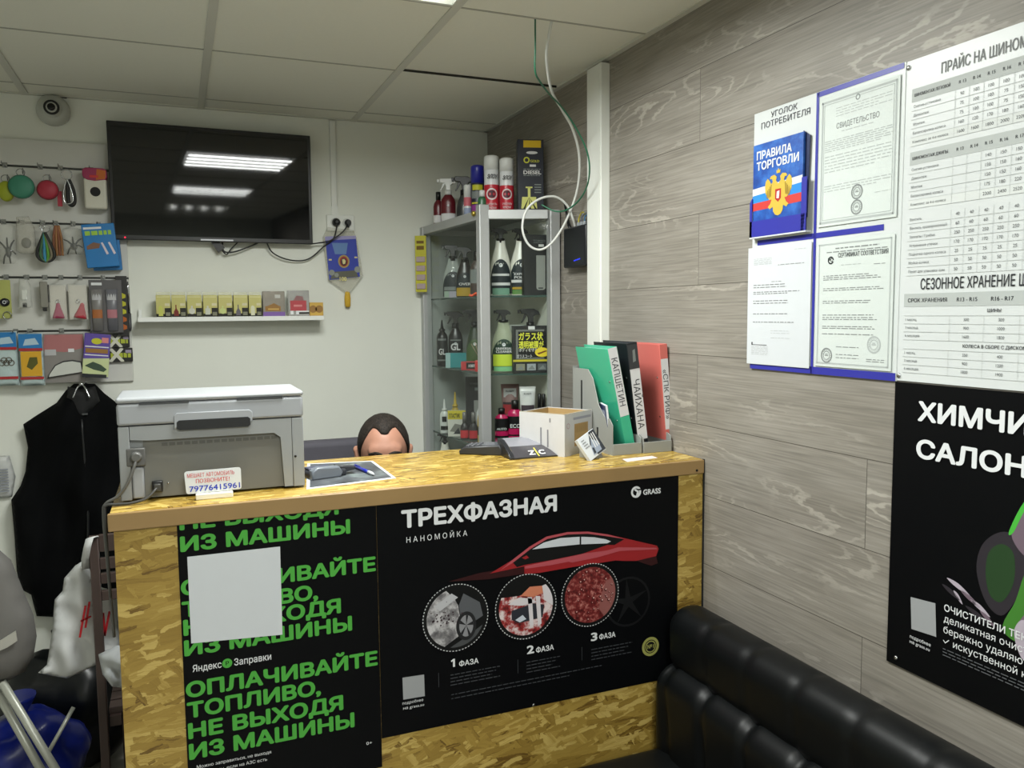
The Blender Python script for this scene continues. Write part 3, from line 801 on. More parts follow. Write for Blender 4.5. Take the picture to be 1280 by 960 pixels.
b.disc(p[0], p[1], 0.0265, Y, ink('olive', (150, 150, 82))); b.disc(p[0], p[1], 0.019, Y-0.0002, blk); b.disc(p[0], p[1], 0.0165, Y-0.0004, ink('olive', (150, 150, 82)))
b.disc(p[0], p[1], 0.0135, Y-0.0006, blk); b.text('№1', p[0], p[1]-0.005, 0.011, Y-0.0008, ink('olive', (150, 150, 82)), align='C', bold=0.03)
b.build('round_badge', bp)
b = MB(); A = F.P([(503, 847), (530, 843), (531, 870), (504, 874.5)]); b.flat(A, Y, ink('qr_square', (150, 152, 154))); b.build('blank_square', bp)
for (u, v) in ((667, 881),):
    p = F.px(u, v); b = MB(); b.ball((p[0], -0.001, p[1]), (0.004, 0.002, 0.004), chrome, 10, 6); b.build('pin', bp)

# ================================================================== RIGHT WALL: information stand, price list, poster
white_board = M('white_stand_plastic', (202, 206, 206), 0.35, var=0.02)
blue_tape = M('blue_tape', (46, 48, 150), 0.4, var=0.03)
printed = ink('print_black', (40, 42, 46)); pgrey = ink('print_grey', (128, 130, 132)); plight = ink('print_light', (172, 175, 177))
clear_pocket = glass('clear_pocket', (254, 255, 254), 0.6)
XB = -0.004
F = Face('x', XB, (XB, -2.04, 1.46))
st = thing('information_stand', 'white consumer information stand with blue strips on the plank wall', 'notice board', F.o, F.rz)
b = MB()
tl = F.px(943, 143); tr = F.px(1133, 77); bl = F.px(937, 461); br_ = F.px(1118, 473); mt = F.px(1023, 112)
b.box(tl[0], tr[0], 0.0, 0.004, 0.0, tl[1], white_board, bev=0.001); b.build('board', st)
b = MB()
mx_ = F.px(1021, 200)[0]
b.bar(mx_-0.004, mx_+0.004, 0.0, tl[1]-0.001, -0.0008, blue_tape)
b.bar(mx_, tr[0]-0.004, tl[1]-0.012, tl[1]-0.001, -0.0008, blue_tape)
zz = F.px(1021, 294)[1]
b.bar(tl[0]+0.02, mx_+0.19, zz-0.007, zz+0.005, -0.0008, blue_tape)
b.bar(tl[0], tr[0]-0.002, 0.0, 0.016, -0.0008, blue_tape)
b.build('blue_strip', st)
b = MB()
F.text(b, 'УГОЛОК', (964, 145.8), (997, 137), 7.2, ink('stand_black', (50, 50, 60)), -0.001)
F.text(b, 'ПОТРЕБИТЕЛЯ', (952, 160.8), (1013, 143.5), 7.6, ink('stand_black', (50, 50, 60)), -0.001)
b.build('lettering', st)
# blue booklet pocket, then the other clear pockets
pk = MB()
p0 = F.px(943, 296); p1 = F.px(1015, 291)
q0, q1 = p0[0]+0.001, mx_-0.012
pk.box(q0, q1, -0.016, -0.014, zz+0.012, zz+0.05, blue_tape)
pk.prism([(q0, zz+0.012), (q0+0.008, zz+0.012), (q0+0.008, zz+0.105), (q0, zz+0.095)], -0.016, -0.014, blue_tape)
pk.prism([(q1-0.016, zz+0.012), (q1, zz+0.012), (q1, zz+0.13), (q1-0.016, zz+0.13)], -0.016, -0.014, blue_tape)
pk.box(q0, q1, -0.016, 0, zz+0.009, zz+0.0122, white_board)
pk.build('booklet_pocket', st)
for (x0_, x1_, z0_, z1_) in ((mx_+0.006, tr[0]-0.003, zz+0.012, tl[1]-0.015), (mx_+0.006, tr[0]-0.003, 0.018, zz-0.014)):
    b = MB(); b.box(x0_, x1_, -0.0075, -0.0065, z0_, z1_, clear_pocket); b.build('clear_pocket', st)

# rules booklet with the double-headed eagle
bx0, bx1 = q0+0.006, q1-0.017
bk = thing('rules_booklet', 'blue booklet with a gold double headed eagle in the stand pocket', 'booklet', (XB, -2.04-(bx0+bx1)/2, 1.46+zz+0.0125), F.rz)
bw_ = (bx1-bx0)/2; bh = F.px(985, 172)[1]-zz-0.0125
navy = spots_material('booklet_blue', (28, 78, 160), (14, 40, 110), (58, 120, 200), 16, 0.3, 0.7)
b = MB(); b.box(-bw_, bw_, -0.0125, -0.006, 0, bh, navy, bev=0.001); b.build('cover', bk)
b = MB(); b.prism([(bw_-0.018, 0.03), (bw_+0.008, 0.03), (bw_+0.013, bh-0.01), (bw_-0.008, bh+0.004)], -0.0055, -0.003, M('booklet_back_pages', (24, 36, 74), 0.4)); b.build('back_pages', bk)
b = MB(); Y = -0.0129
b.text('ПРАВИЛА', -bw_+0.014, bh-0.036, 0.0185, Y, white_ink, w=bw_*1.4, bold=0.03); b.text('ТОРГОВЛИ', -bw_+0.014, bh-0.061, 0.0185, Y, white_ink, w=bw_*1.68, bold=0.03)
b.build('lettering', bk)
b = MB()
zf = bh*0.45
b.flat([(-bw_, zf), (bw_, zf+0.010), (bw_, zf+0.026), (-bw_, zf+0.016)], Y+0.0002, ink('flag_white', (206, 210, 220)))
b.flat([(-bw_, zf-0.018), (bw_, zf-0.012), (bw_, zf+0.010), (-bw_, zf)], Y+0.0002, ink('flag_blue', (46, 130, 206)))
b.flat([(-bw_, zf-0.036), (bw_, zf-0.032), (bw_, zf-0.012), (-bw_, zf-0.018)], Y+0.0002, ink('flag_red', (190, 60, 56)))
b.build('flag_band', bk)
b = MB(); gold = ink('gold', (196, 168, 66)); gz = zf-0.012; gx = 0.006
half = [(0, 0.030), (0.006, 0.038), (0.004, 0.046), (0.010, 0.052), (0.019, 0.050), (0.022, 0.044), (0.016, 0.043), (0.014, 0.036), (0.018, 0.032), (0.022, 0.040), (0.027, 0.046), (0.032, 0.040), (0.034, 0.028), (0.033, 0.014), (0.028, 0.004), (0.022, -0.004), (0.016, -0.004), (0.020, -0.014), (0.026, -0.020), (0.021, -0.026), (0.013, -0.021), (0.012, -0.032), (0.007, -0.040), (0, -0.043)]
half = [(p[0]*1.35, p[1]) for p in half]
b.flat([(gx+p[0], gz+p[1]) for p in half]+[(gx-p[0], gz+p[1]) for p in reversed(half[1:-1])], Y-0.0002, gold)
for sx_ in (-1, 1):
    for k in range(5): b.flat([(gx+sx_*(0.0225+0.0042*k), gz+0.030-0.004*k), (gx+sx_*(0.0245+0.0042*k), gz+0.031-0.004*k), (gx+sx_*(0.0265+0.003*k), gz+0.004-0.001*k), (gx+sx_*(0.0245+0.003*k), gz+0.002-0.001*k)], Y-0.0004, ink('gold_dark', (128, 98, 30)))
b.flat([(gx-0.010, gz+0.018), (gx+0.010, gz+0.018), (gx+0.010, gz-0.004), (gx, gz-0.012), (gx-0.010, gz-0.004)], Y-0.0004, ink('shield_red', (170, 40, 40)))
b.flat([(gx-0.004, gz+0.012), (gx+0.005, gz+0.014), (gx+0.003, gz-0.004), (gx-0.005, gz-0.003)], Y-0.0006, ink('rider', (214, 214, 216)))
b.flat([(gx-0.006, gz+0.054), (gx-0.007, gz+0.062), (gx-0.003, gz+0.060), (gx, gz+0.066), (gx+0.003, gz+0.060), (gx+0.007, gz+0.062), (gx+0.006, gz+0.054)], Y-0.0004, gold)
b.build('eagle_emblem', bk)

def doc(name, label, x0, x1, z0, z1, y, fn, paper=None, curl=0.0):
    o = thing(name, label, 'document', (XB, -2.04-(x0+x1)/2, 1.46+z0), F.rz)
    w_, h_ = x1-x0, z1-z0
    b = MB(); b.box(-w_/2, w_/2, y-0.0006, y, 0, h_, paper or pw); b.build('sheet', o)
    b = MB(); fn(b, w_, h_, y-0.0010); b.build('print', o)
    return o
R_ = random.Random(21)
def lines(b, w, z0, z1, n, y, x0=-0.42, m=None, short=0.3, h=0.0016):
    for k in range(n):
        z = z1-(z1-z0)*k/max(1, n-1); dashes(b, w*x0, w*(0.44-short*R_.random()*(1 if k % 3 == 2 else 0.1)), z, h, y, m or pgrey, R_, 0.014)
def frame(b, w, h, y, ins, t, m):
    x0, x1, z0, z1 = -w/2+ins, w/2-ins, ins, h-ins
    b.bar(x0, x1, z0, z0+t, y, m); b.bar(x0, x1, z1-t, z1, y, m); b.bar(x0, x0+t, z0, z1, y, m); b.bar(x1-t, x1, z0, z1, y, m)
def seal(b, x, z, r, y, m=None):
    b.ringflat(x, z, r*0.82, r, y, m or pgrey); b.ringflat(x, z, r*0.5, r*0.58, y, m or pgrey)
    for k in range(18):
        a_ = 2*PI*k/18; b.disc(x+r*0.7*math.cos(a_), z+r*0.7*math.sin(a_), r*0.06, y, m or pgrey, seg=6)
    b.bar(x-r*0.3, x+r*0.3, z-r*0.06, z+r*0.06, y, m or pgrey); b.bar(x-r*0.22, x+r*0.22, z+r*0.14, z+r*0.22, y, m or pgrey)
def cert_a(b, w, h, y):
    frame(b, w, h, y, 0.006, 0.004, plight); frame(b, w, h, y, 0.013, 0.0012, plight)
    b.ringflat(0, h*0.94, 0.004, 0.006, y, pgrey); lines(b, w, h*0.84, h*0.90, 4, y, -0.28, plight, 0.3, 0.0012)
    b.text('СВИДЕТЕЛЬСТВО', 0, h*0.745, 0.0115, y, ink('cert_grey', (118, 120, 122)), w=w*0.54, align='C')
    dashes(b, -w*0.2, w*0.2, h*0.715, 0.0014, y, plight, R_)
    lines(b, w, h*0.58, h*0.66, 6, y, m=plight); lines(b, w, h*0.42, h*0.54, 6, y, m=plight); lines(b, w, h*0.27, h*0.31, 3, y, m=plight)
    seal(b, 0.004, h*0.23, 0.0155, y); seal(b, 0.004, h*0.115, 0.0155, y); dashes(b, 0.05, 0.09, h*0.2, 0.001, y, plight, R_)
cert_paper = M('certificate_paper', (204, 208, 208), 0.5, var=0.03, scale=60)
doc('certificate', 'grey bordered registration certificate in the upper right pocket of the stand', mx_+0.010, tr[0]-0.010, zz+0.016, tl[1]-0.022, -0.002, cert_a, cert_paper)
def cert_b(b, w, h, y):
    frame(b, w, h, y, 0.006, 0.003, plight)
    dashes(b, -w*0.24, w*0.32, h*0.93, 0.0024, y, pgrey, R_); dashes(b, -w*0.36, w*0.42, h*0.905, 0.0020, y, pgrey, R_)
    b.text('СЕРТИФИКАТ СООТВЕТСТВИЯ', -w*0.2, h*0.862, 0.0095, y, printed, w=w*0.63, bold=0.02)
    b.ringflat(-w*0.30, h*0.845, 0.0055, 0.0085, y, printed); b.text('РС', -w*0.305, h*0.834, 0.008, y-0.0003, printed, align='C', bold=0.03); b.bar(-w*0.27, -w*0.25, h*0.835, h*0.845, y-0.0004, cert_paper)
    dashes(b, -w*0.16, w*0.1, h*0.80, 0.0012, y, plight, R_); dashes(b, w*0.26, w*0.4, h*0.79, 0.0012, y, pgrey, R_)
    for z in (0.72, 0.705, 0.69, 0.62, 0.605, 0.52, 0.505, 0.41, 0.39, 0.375, 0.32, 0.305, 0.26): dashes(b, -w*0.40, w*(0.40-0.2*R_.random()), h*z, 0.0016, y, pgrey, R_)
    seal(b, -w*0.33, h*0.09, 0.0165, y, pgrey); seal(b, w*0.29, h*0.19, 0.018, y, plight)
    for z in (0.16, 0.10, 0.075): dashes(b, -w*0.2, w*0.1, h*z, 0.0014, y, pgrey, R_)
    for z in (0.075, 0.06): dashes(b, w*0.2, w*0.42, h*z, 0.0014, y, pgrey, R_)
doc('certificate', 'certificate of conformity with two round seals in the lower right pocket', mx_+0.010, tr[0]-0.012, 0.019, zz-0.016, -0.002, cert_b, cert_paper)
def letter(b, w, h, y):
    for k in range(5): dashes(b, -w*0.40, -w*0.1, h*(0.90-0.012*k), 0.0010, y, plight, R_)
    dashes(b, w*0.0, w*0.4, h*0.835, 0.0014, y, pgrey, R_); dashes(b, w*0.25, w*0.42, h*0.95, 0.001, y, plight, R_)
    dashes(b, -w*0.1, w*0.06, h*0.70, 0.0012, y, pgrey, R_)
    for z in (0.675, 0.655, 0.615, 0.60, 0.54, 0.52, 0.43, 0.36): dashes(b, -w*0.40, w*(0.36-0.3*R_.random()), h*z, 0.0018, y, pgrey, R_)
    for z in (0.29, 0.27, 0.23): dashes(b, -w*0.1, w*0.2, h*z, 0.0009, y, plight, R_)
    b.bar(-w*0.42, -w*0.16, h*0.165, h*0.17, y, printed); b.bar(-w*0.42, -w*0.40, h*0.165, h*0.19, y, printed)
    for k in range(6): dashes(b, -w*0.42, -w*0.14, h*(0.15-0.013*k), 0.001, y, plight, R_)
lp0 = F.px(936, 380)
doc('letter_page', 'white typed letter page in the lower left corner of the stand', lp0[0], mx_-0.006, 0.012, zz-0.012, -0.003, letter)

# ---- price list
XP = -0.0025
F = Face('x', XP, (XP, -2.2675, 1.462))
pl = thing('price_list', 'large white tyre service price list with grey tables on the plank wall', 'price list', F.o, F.rz)
PW, PH = 0.64, 0.612
b = MB(); b.box(0, PW, 0, 0.0015, 0, PH, white_board); b.build('sheet', pl)
for (x, z) in ((0.008, PH-0.012), (0.008, 0.010)):
    b = MB(); b.ball((x, -0.001, z), (0.005, 0.003, 0.005), chrome, 10, 6); b.build('pin', pl)
grey_band = ink('band', (172, 177, 175)); faint_band = ink('band_light', (203, 207, 205)); rule = ink('rule', (186, 190, 189)); txt = ink('table_text', (92, 95, 97))
b = MB(); Y = -0.0005; Y2 = -0.0009
def zpx(v, u=1140): return F.px(u, v)[1]
x_l = F.px(1138, 190)[0]
def table(zt, hh, rows, cols0, cw, ncol, names, vals, bandlast, head, hcols):
    if head:
        b.bar(x_l, PW-0.012, zt-hh, zt, Y, grey_band); b.text(head, x_l+0.006, zt-hh*0.62, hh*0.24, Y2, printed, bold=0.02, w=cols0*0.82)
        for k, t in enumerate(hcols): b.text(t, x_l+cols0+cw*(k+0.5), zt-hh*0.62, hh*0.24, Y2, printed, align='C', bold=0.02)
        zt -= hh
    for r, (nm, vv) in enumerate(zip(names, vals)):
        z1 = zt-rows*r; z0 = z1-rows
        if bandlast and r == len(names)-1: b.bar(x_l, PW-0.012, z0, z1, Y, faint_band)
        b.bar(x_l, PW-0.012, z0-0.0004, z0+0.0004, Y2, rule)
        b.text(nm, x_l+0.005, z0+rows*0.32, rows*0.30, Y2, txt)
        for k, t in enumerate(vv):
            if t: b.text(t, x_l+cols0+cw*(k+0.5), z0+rows*0.32, rows*0.36, Y2, txt, align='C')
    for k in range(ncol+1): b.bar(x_l+cols0+cw*k-0.0004, x_l+cols0+cw*k+0.0004, zt-rows*len(names), zt, Y2, rule)
    return zt-rows*len(names)
b.text('ПРАЙС НА ШИНОМОНТАЖ', F.px(1177, 92)[0], zpx(92, 1177), 0.0195, Y2, ink('title_grey', (110, 112, 113)), bold=0.005, w=(F.px(1280, 62)[0]-F.px(1177, 92)[0])*1.46)
nm1 = ['Снятие-установка', 'Демонтаж', 'Монтаж', 'Балансировка колеса', 'Комплекс за 4-е колеса']
rows = (zpx(155)-zpx(175))/1.0
z1 = zpx(112.5, 1139); hh = 0.0245; rw = 0.0165
cols0 = F.px(1194, 130)[0]-x_l; cw = F.px(1227, 100)[0]-F.px(1209, 104)[0]
H1 = ['R 13', 'R 14', 'R 15', 'R 16', 'R 17', 'R 18', 'R 19', 'R 20']
v1 = [['90', '100', '100', '100', '100', '150', '150', '150'], ['75', '100', '100', '75', '150', '150', '150', '150'], ['75', '100', '100', '75', '150', '150', '150', '150'], ['160', '120', '170', '180', '160', '200', '200', '200'], ['1600', '1600', '1800', '2000', '2200', '2400', '2600', '2800']]
table(z1, hh, rw, cols0, cw, 8, nm1, v1, True, 'ШИНОМОНТАЖ ЛЕГКОВОЙ', H1)
z2 = zpx(191.5, 1136)
v2 = [['', '', '140', '150', '150', '150', '150', '150'], ['', '', '150', '150', '160', '160', '160', '160'], ['', '', '150', '150', '160', '160', '160', '160'], ['', '', '175', '180', '220', '220', '220', '220'], ['', '', '2300', '2400', '2520', '2600', '2800', '3000']]
table(z2, hh, rw, cols0, cw, 8, nm1, v2, True, 'ШИНОМОНТАЖ ДЖИПЫ', H1)
z3 = zpx(269.5, 1135)
nm3 = ['Вентиль', 'Вентиль хромированный', 'Заплаты / Грибки', 'Устранение утечки', 'Подкачка одного колеса', 'Мойка колеса', 'Пакет для упаковки шин']
v3 = [['40']*8, ['60']*8, ['250']*8, ['170', '170', '170', '170', '170', '170', '170', '170'], ['25']*8, ['50']*8, ['50']*8]
table(z3, 0, 0.01655, cols0, cw, 8, nm3, v3, False, None, [])
b.text('СЕЗОННОЕ ХРАНЕНИЕ ШИН', F.px(1151, 361)[0], zpx(360, 1200), 0.0205, Y2, printed, w=(F.px(1280, 355)[0]-F.px(1151, 361)[0])*1.15, bold=0.006)
zt = zpx(367.5, 1132); zb = zpx(383.5, 1132); c1 = F.px(1187, 400)[0]; c2 = F.px(1230, 400)[0]; c3 = F.px(1275, 400)[0]
b.bar(x_l-0.003, PW-0.012, zb, zt, Y, grey_band)
b.text('СРОК ХРАНЕНИЯ', (x_l+c1)/2, zb+0.0085, 0.0075, Y2, printed, align='C', bold=0.02)
for xa_, xb_, t in ((c1, c2, 'R13 - R15'), (c2, c3, 'R16 - R17'), (c3, c3+0.075, 'R18 - R20')): b.text(t, (xa_+xb_)/2, zb+0.0085, 0.0075, Y2, printed, align='C', bold=0.02)
b.text('ШИНЫ', F.px(1243, 390)[0], zpx(390, 1243), 0.006, Y2, printed, align='C', bold=0.02); b.text('КОЛЕСА В СБОРЕ С ДИСКОМ', F.px(1242, 435)[0], zpx(436, 1242), 0.006, Y2, printed, align='C', bold=0.02)
for (v0, vals) in ((394.5, (('1 месяц', '300', '300'), ('3 месяца', '900', '1000'), ('6 месяцев', '1600', '1800'))), (436, (('1 месяц', '350', '400'), ('3 месяца', '900', '1200'), ('6 месяцев', '1800', '1900')))):
    z0 = zpx(v0, 1140)
    for r in range(4):
        b.bar(x_l-0.002, PW-0.012, z0-r*0.0155-0.0004, z0-r*0.0155+0.0004, Y2, rule)
    for x in (c1, c2, c3): b.bar(x-0.0004, x+0.0004, z0-0.0465, z0, Y2, rule)
    for r, (n_, a_, c_) in enumerate(vals):
        z = z0-(r+1)*0.0155+0.0055
        b.text(n_, x_l+0.002, z, 0.005, Y2, txt); b.text(a_, (c1+c2)/2, z, 0.0055, Y2, txt, align='C'); b.text(c_, (c2+c3)/2, z, 0.0055, Y2, txt, align='C')
b.build('table_print', pl)

# ---- interior cleaning poster
XQ = -0.0035
F = Face('x', XQ, (XQ, -2.268, 0.87))
cp = thing('seat_cleaning_poster', 'black poster with large white lettering and a green car seat on the plank wall', 'poster', F.o, F.rz)
b = MB(); hp = F.px(1119, 477)[1]; hb = F.px(1113, 828)[1]
b.box(0, 0.62, 0, 0.001, hb, hp, paper_black)
b.build('sheet', cp)
p = F.px(1117, 822); b = MB(); b.ball((p[0]+0.006, -0.001, p[1]+0.002), (0.005, 0.003, 0.005), chrome, 10, 6); b.build('pin', cp)
b = MB(); Y = -0.0016
p = F.px(1149, 525); q = F.px(1148, 502); h_ = q[1]-p[1]
wv_ = F.px(1278, 540)[0]-p[0]
b.text('ХИМЧИСТКА', p[0], p[1], h_, Y, white_ink, bold=0.035, w=wv_*1.86)
p = F.px(1147, 571); q = F.px(1147, 549)
b.text('САЛОНА', p[0], p[1], q[1]-p[1], Y, white_ink, bold=0.035, w=(F.px(1276, 590)[0]-p[0])*1.27)
p = F.px(1181, 763)
lh = (F.px(1181, 763)[1]-F.px(1181, 775)[1])*1.16
for k, (t, f_, bd_) in enumerate((('ОЧИСТИТЕЛИ ТЕКСТИЛЯ', 1.0, 0.012), ('деликатная очистка изделий', 1.0, 0), ('бережно удаляют различные', 1.0, 0), ('✓ искуственной кожи', 1.0, 0))):
    b.text(t, p[0], p[1]-lh*k, 0.0128 if k == 0 else 0.0138, Y, white_ink, bold=bd_)
b.mark()
for k in range(3): dashes(b, p[0], 0.45, p[1]-lh*3.5-0.006*k, 0.0018, Y, grey_ink, R_)
p = F.px(1138, 797); b.text('подробнее', p[0], p[1], 0.0068, Y, white_ink, w=0.048); b.text('на grass.su', p[0], p[1]-0.010, 0.0068, Y, white_ink, w=0.046)
b.build('white_lettering', cp)
b = MB(); F.poly(b, [(1139, 746), (1170, 754), (1171, 796), (1140, 786)], ink('qr_square', (150, 152, 154)), Y); b.build('blank_square', cp)
b = MB(); Y = -0.0005
sg = ink('seat_green', (62, 118, 44)); sp_ = ink('seat_mauve', (108, 92, 104)); sd = ink('seat_dark', (44, 40, 46)); sl = ink('seat_light', (170, 160, 172))
x0, z0 = F.px(1221, 714)
def S(pts): return soft([(x0+px_, z0+pz_) for px_, pz_ in pts])
b.flat(S([(0, 0), (0.006, 0.045), (0.03, 0.075), (0.06, 0.085), (0.085, 0.06), (0.09, 0.01), (0.075, -0.03), (0.05, -0.065), (0.02, -0.05)]), Y, sd)
b.flat(S([(0.018, 0.0), (0.022, 0.04), (0.045, 0.062), (0.068, 0.05), (0.07, 0.0), (0.05, -0.04), (0.028, -0.035)]), Y-0.0002, ink('seat_deep_green', (36, 62, 34)))
b.flat(S([(0.055, -0.09), (0.075, -0.03), (0.092, 0.03), (0.12, 0.07), (0.25, 0.1), (0.26, -0.06), (0.12, -0.1)]), Y-0.0001, sg)
b.flat(S([(0.062, 0.085), (0.085, 0.14), (0.13, 0.19), (0.2, 0.22), (0.25, 0.2), (0.26, 0.1), (0.13, 0.06), (0.092, 0.05)]), Y-0.0003, sp_)
b.flat(S([(0.058, 0.088), (0.083, 0.146), (0.125, 0.2), (0.129, 0.196), (0.089, 0.14), (0.066, 0.088)]), Y-0.0004, ink('seat_bright_green', (70, 170, 60)))
b.flat(S([(0.078, -0.09), (0.085, -0.06), (0.13, -0.01), (0.25, 0.02), (0.26, -0.06), (0.12, -0.1)]), Y-0.0003, sp_)
b.flat(S([(0.075, -0.085), (0.092, -0.058), (0.12, -0.09), (0.11, -0.12), (0.09, -0.125)]), Y-0.0005, sl)
for k, (dx, dz, l, m_) in enumerate(((-0.06, -0.03, 0.05, sl), (-0.03, -0.045, 0.04, sp_), (-0.045, -0.05, 0.02, sl), (-0.01, -0.055, 0.04, sl), (0.01, -0.07, 0.03, sp_), (-0.07, -0.045, 0.04, sd), (-0.02, -0.07, 0.05, sd))):
    b.flat(S([(dx, dz), (dx+l*0.5, dz-0.004), (dx+l, dz-0.020), (dx+l*0.4, dz-0.012)]), Y-0.0002, m_)
b.build('car_seat_picture', cp)

# ================================================================== BLACK LEATHER COUCH
leather = M('black_leather', (9, 11, 12), 0.42, spec=0.22, var=0.08, scale=14, bump=0.06)
so = thing('leather_couch', 'black leather couch with a tufted back along the plank wall', 'couch', (0, 0, 0))
def couch_part(prof, y0, y1, seams, depth, width, name, closed=True, ny=150):
    """prof: (x,z,weight) outline; seams: y positions where the cover is drawn in"""
    n = len(prof); b = MB(); v = []; f = []
    cx = sum(p[0] for p in prof)/n; cz = sum(p[1] for p in prof)/n
    ysamp = [y0+(y1-y0)*k/ny for k in range(ny+1)]
    for k, y in enumerate(ysamp):
        de = min(abs(y-y0), abs(y-y1)); e = math.sqrt(max(0, 1-(1-min(1, de/0.035))**2))
        for (x, z, wt) in prof:
            s_ = sum(math.exp(-((y-q-(z-0.7)*0.12)/width)**2) for q in seams)
            d = depth*min(1, s_)*wt
            dx, dz = cx-x, cz-z; L = math.hypot(dx, dz)
            q = d/L if L > 0 else 0
            s2 = (1-e)*0.4
            v.append((x+dx*q+dx*s2, y, z+dz*q+dz*s2))
    for k in range(ny):
        for i in range(n):
            j = (i+1) % n; f.append((k*n+i, k*n+j, (k+1)*n+j, (k+1)*n+i))
    f.append(tuple(range(n))); f.append(tuple(reversed(range(ny*n, (ny+1)*n))))
    vs, fs = b.faces(v, f, leather, True); bmesh.ops.recalc_face_normals(b.bm, faces=fs)
    return b.build(name, so)
def rounded(x0, x1, z0, z1, r, n=6, bulge=0.0):
    pts = []
    for (cx, cz, a0) in ((x1-r, z1-r, 0), (x0+r, z1-r, PI/2), (x0+r, z0+r, PI), (x1-r, z0+r, 1.5*PI)):
        for k in range(n+1):
            a = a0+PI/2*k/n; pts.append((cx+r*math.cos(a), cz+r*math.sin(a)))
    out = []
    for i, p in enumerate(pts):
        out.append(p); q = pts[(i+1) % len(pts)]
        if math.hypot(q[0]-p[0], q[1]-p[1]) > 0.05:
            for k in range(1, 5): out.append((p[0]+(q[0]-p[0])*k/5, p[1]+(q[1]-p[1])*k/5))
    return [(p[0], p[1], 1.0 if p[0] < x0+(x1-x0)*0.75 else 0.0) for p in out]
CY_A, CY_B = -1.652, -3.35
s1 = [-1.825-0.162*k for k in range(-1, 10)]
couch_part(rounded(-0.135, -0.006, 0.63, 0.815, 0.058), CY_A, CY_B, s1, 0.004, 0.014, 'back_roll')
s2 = [-1.855-0.162*k for k in range(-1, 10)]
couch_part(rounded(-0.175, -0.03, 0.38, 0.668, 0.06), CY_A-0.002, CY_B, s2, 0.012, 0.014, 'back_cushion')
couch_part(rounded(-0.62, -0.03, 0.27, 0.44, 0.05), CY_A-0.01, CY_B, [-1.93-0.3*k for k in range(6)], 0.012, 0.02, 'seat_cushion')
b = MB(); b.box(-0.6, -0.03, CY_B+0.02, CY_A-0.02, 0.1, 0.29, leather, bev=0.01); b.build('base', so)
for (x, y) in ((-0.55, CY_A-0.1), (-0.08, CY_A-0.1), (-0.55, CY_B+0.1), (-0.08, CY_B+0.1)):
    b = MB(); b.lathe([(0.018, 0), (0.022, 0.1)], chrome, (x, y), seg=14); b.build('foot', so)

# ================================================================== BACK WALL
# television, leaning forward a little
tvm = M('television_bezel', (12, 12, 14), 0.3, var=0)
scr = M('television_screen', (6, 9, 13), 0.035, var=0, spec=0.6)
tv = thing('television', 'black flat screen television mounted on the white back wall', 'television', (-1.157, -0.055, 1.891), rz=0.018, rx=0.024)
b = MB(); b.box(-0.369, 0.369, -0.004, 0.016, 0, 0.432, tvm, bev=0.003)
b.build('bezel', tv)
b = MB(); b.prism([(-0.25, 0.05), (0.25, 0.05), (0.2, 0.36), (-0.2, 0.36)], 0.017, 0.036, tvm, bev=0.008); b.build('rear_cover', tv)
b = MB(); b.box(-0.357, 0.357, -0.0048, -0.003, 0.017, 0.421, scr); b.build('screen', tv)
b = MB(); b.box(-0.06, 0.06, -0.0052, -0.0042, 0.004, 0.0095, M('reflection_silver', (150, 152, 155), 0.3, metal=0.7, var=0)); b.build('badge_strip', tv)  # silver strip stands in for a reflection on the lower bezel
b = MB(); b.ball((-0.325, -0.0052, 0.008), (0.0026, 0.0015, 0.0026), M('standby_red', (255, 30, 60), 0.4, var=0, emit=3.0), 10, 6); b.build('standby_light', tv)
b = MB(); b.box(-0.05, 0.05, 0.036, 0.052, 0.14, 0.28, tvm); b.build('wall_bracket', tv)

# cables from the television to the socket
cab = M('black_cable', (18, 18, 18), 0.45, var=0)
def W(u, v, y): return at(u, v, y=y)
b = MB(); b.tube([W(278, 303, -0.03), W(280, 314, -0.035), W(292, 315, -0.03), W(310, 309, -0.028), W(330, 300, -0.035)], 0.003, cab)
b.tube([W(300, 300, -0.03), W(289, 311, -0.03), W(283, 318, -0.03), W(276, 311, -0.03), W(268, 303, -0.03)], 0.0025, cab)
b.prism([(p.x, p.z) for p in (W(264, 303, -0.03), W(272, 300, -0.03), W(281, 310, -0.03), W(273, 316, -0.03))], -0.040, -0.024, cab)
tag(b.build('adapter_cable'), 'short black cable loop with a small adapter under the television', 'cable')
b = MB(); b.tube([W(333, 302, -0.035), W(341, 316, -0.028), W(362, 325, -0.022), W(385, 324, -0.02), W(405, 308, -0.03), W(417, 298, -0.04), W(421, 283, -0.045), W(421, 280, -0.04)], 0.0028, cab)
tag(b.build('power_cable'), 'long sagging black power cable from the television to the left plug', 'cable')
b = MB(); b.tube([W(388, 305, -0.035), W(396, 304, -0.03), W(412, 301, -0.045), W(426, 292, -0.05), W(433, 284, -0.05), W(433, 281, -0.04)], 0.0028, cab)
tag(b.build('power_cable'), 'short black power cable from the television to the right plug', 'cable')

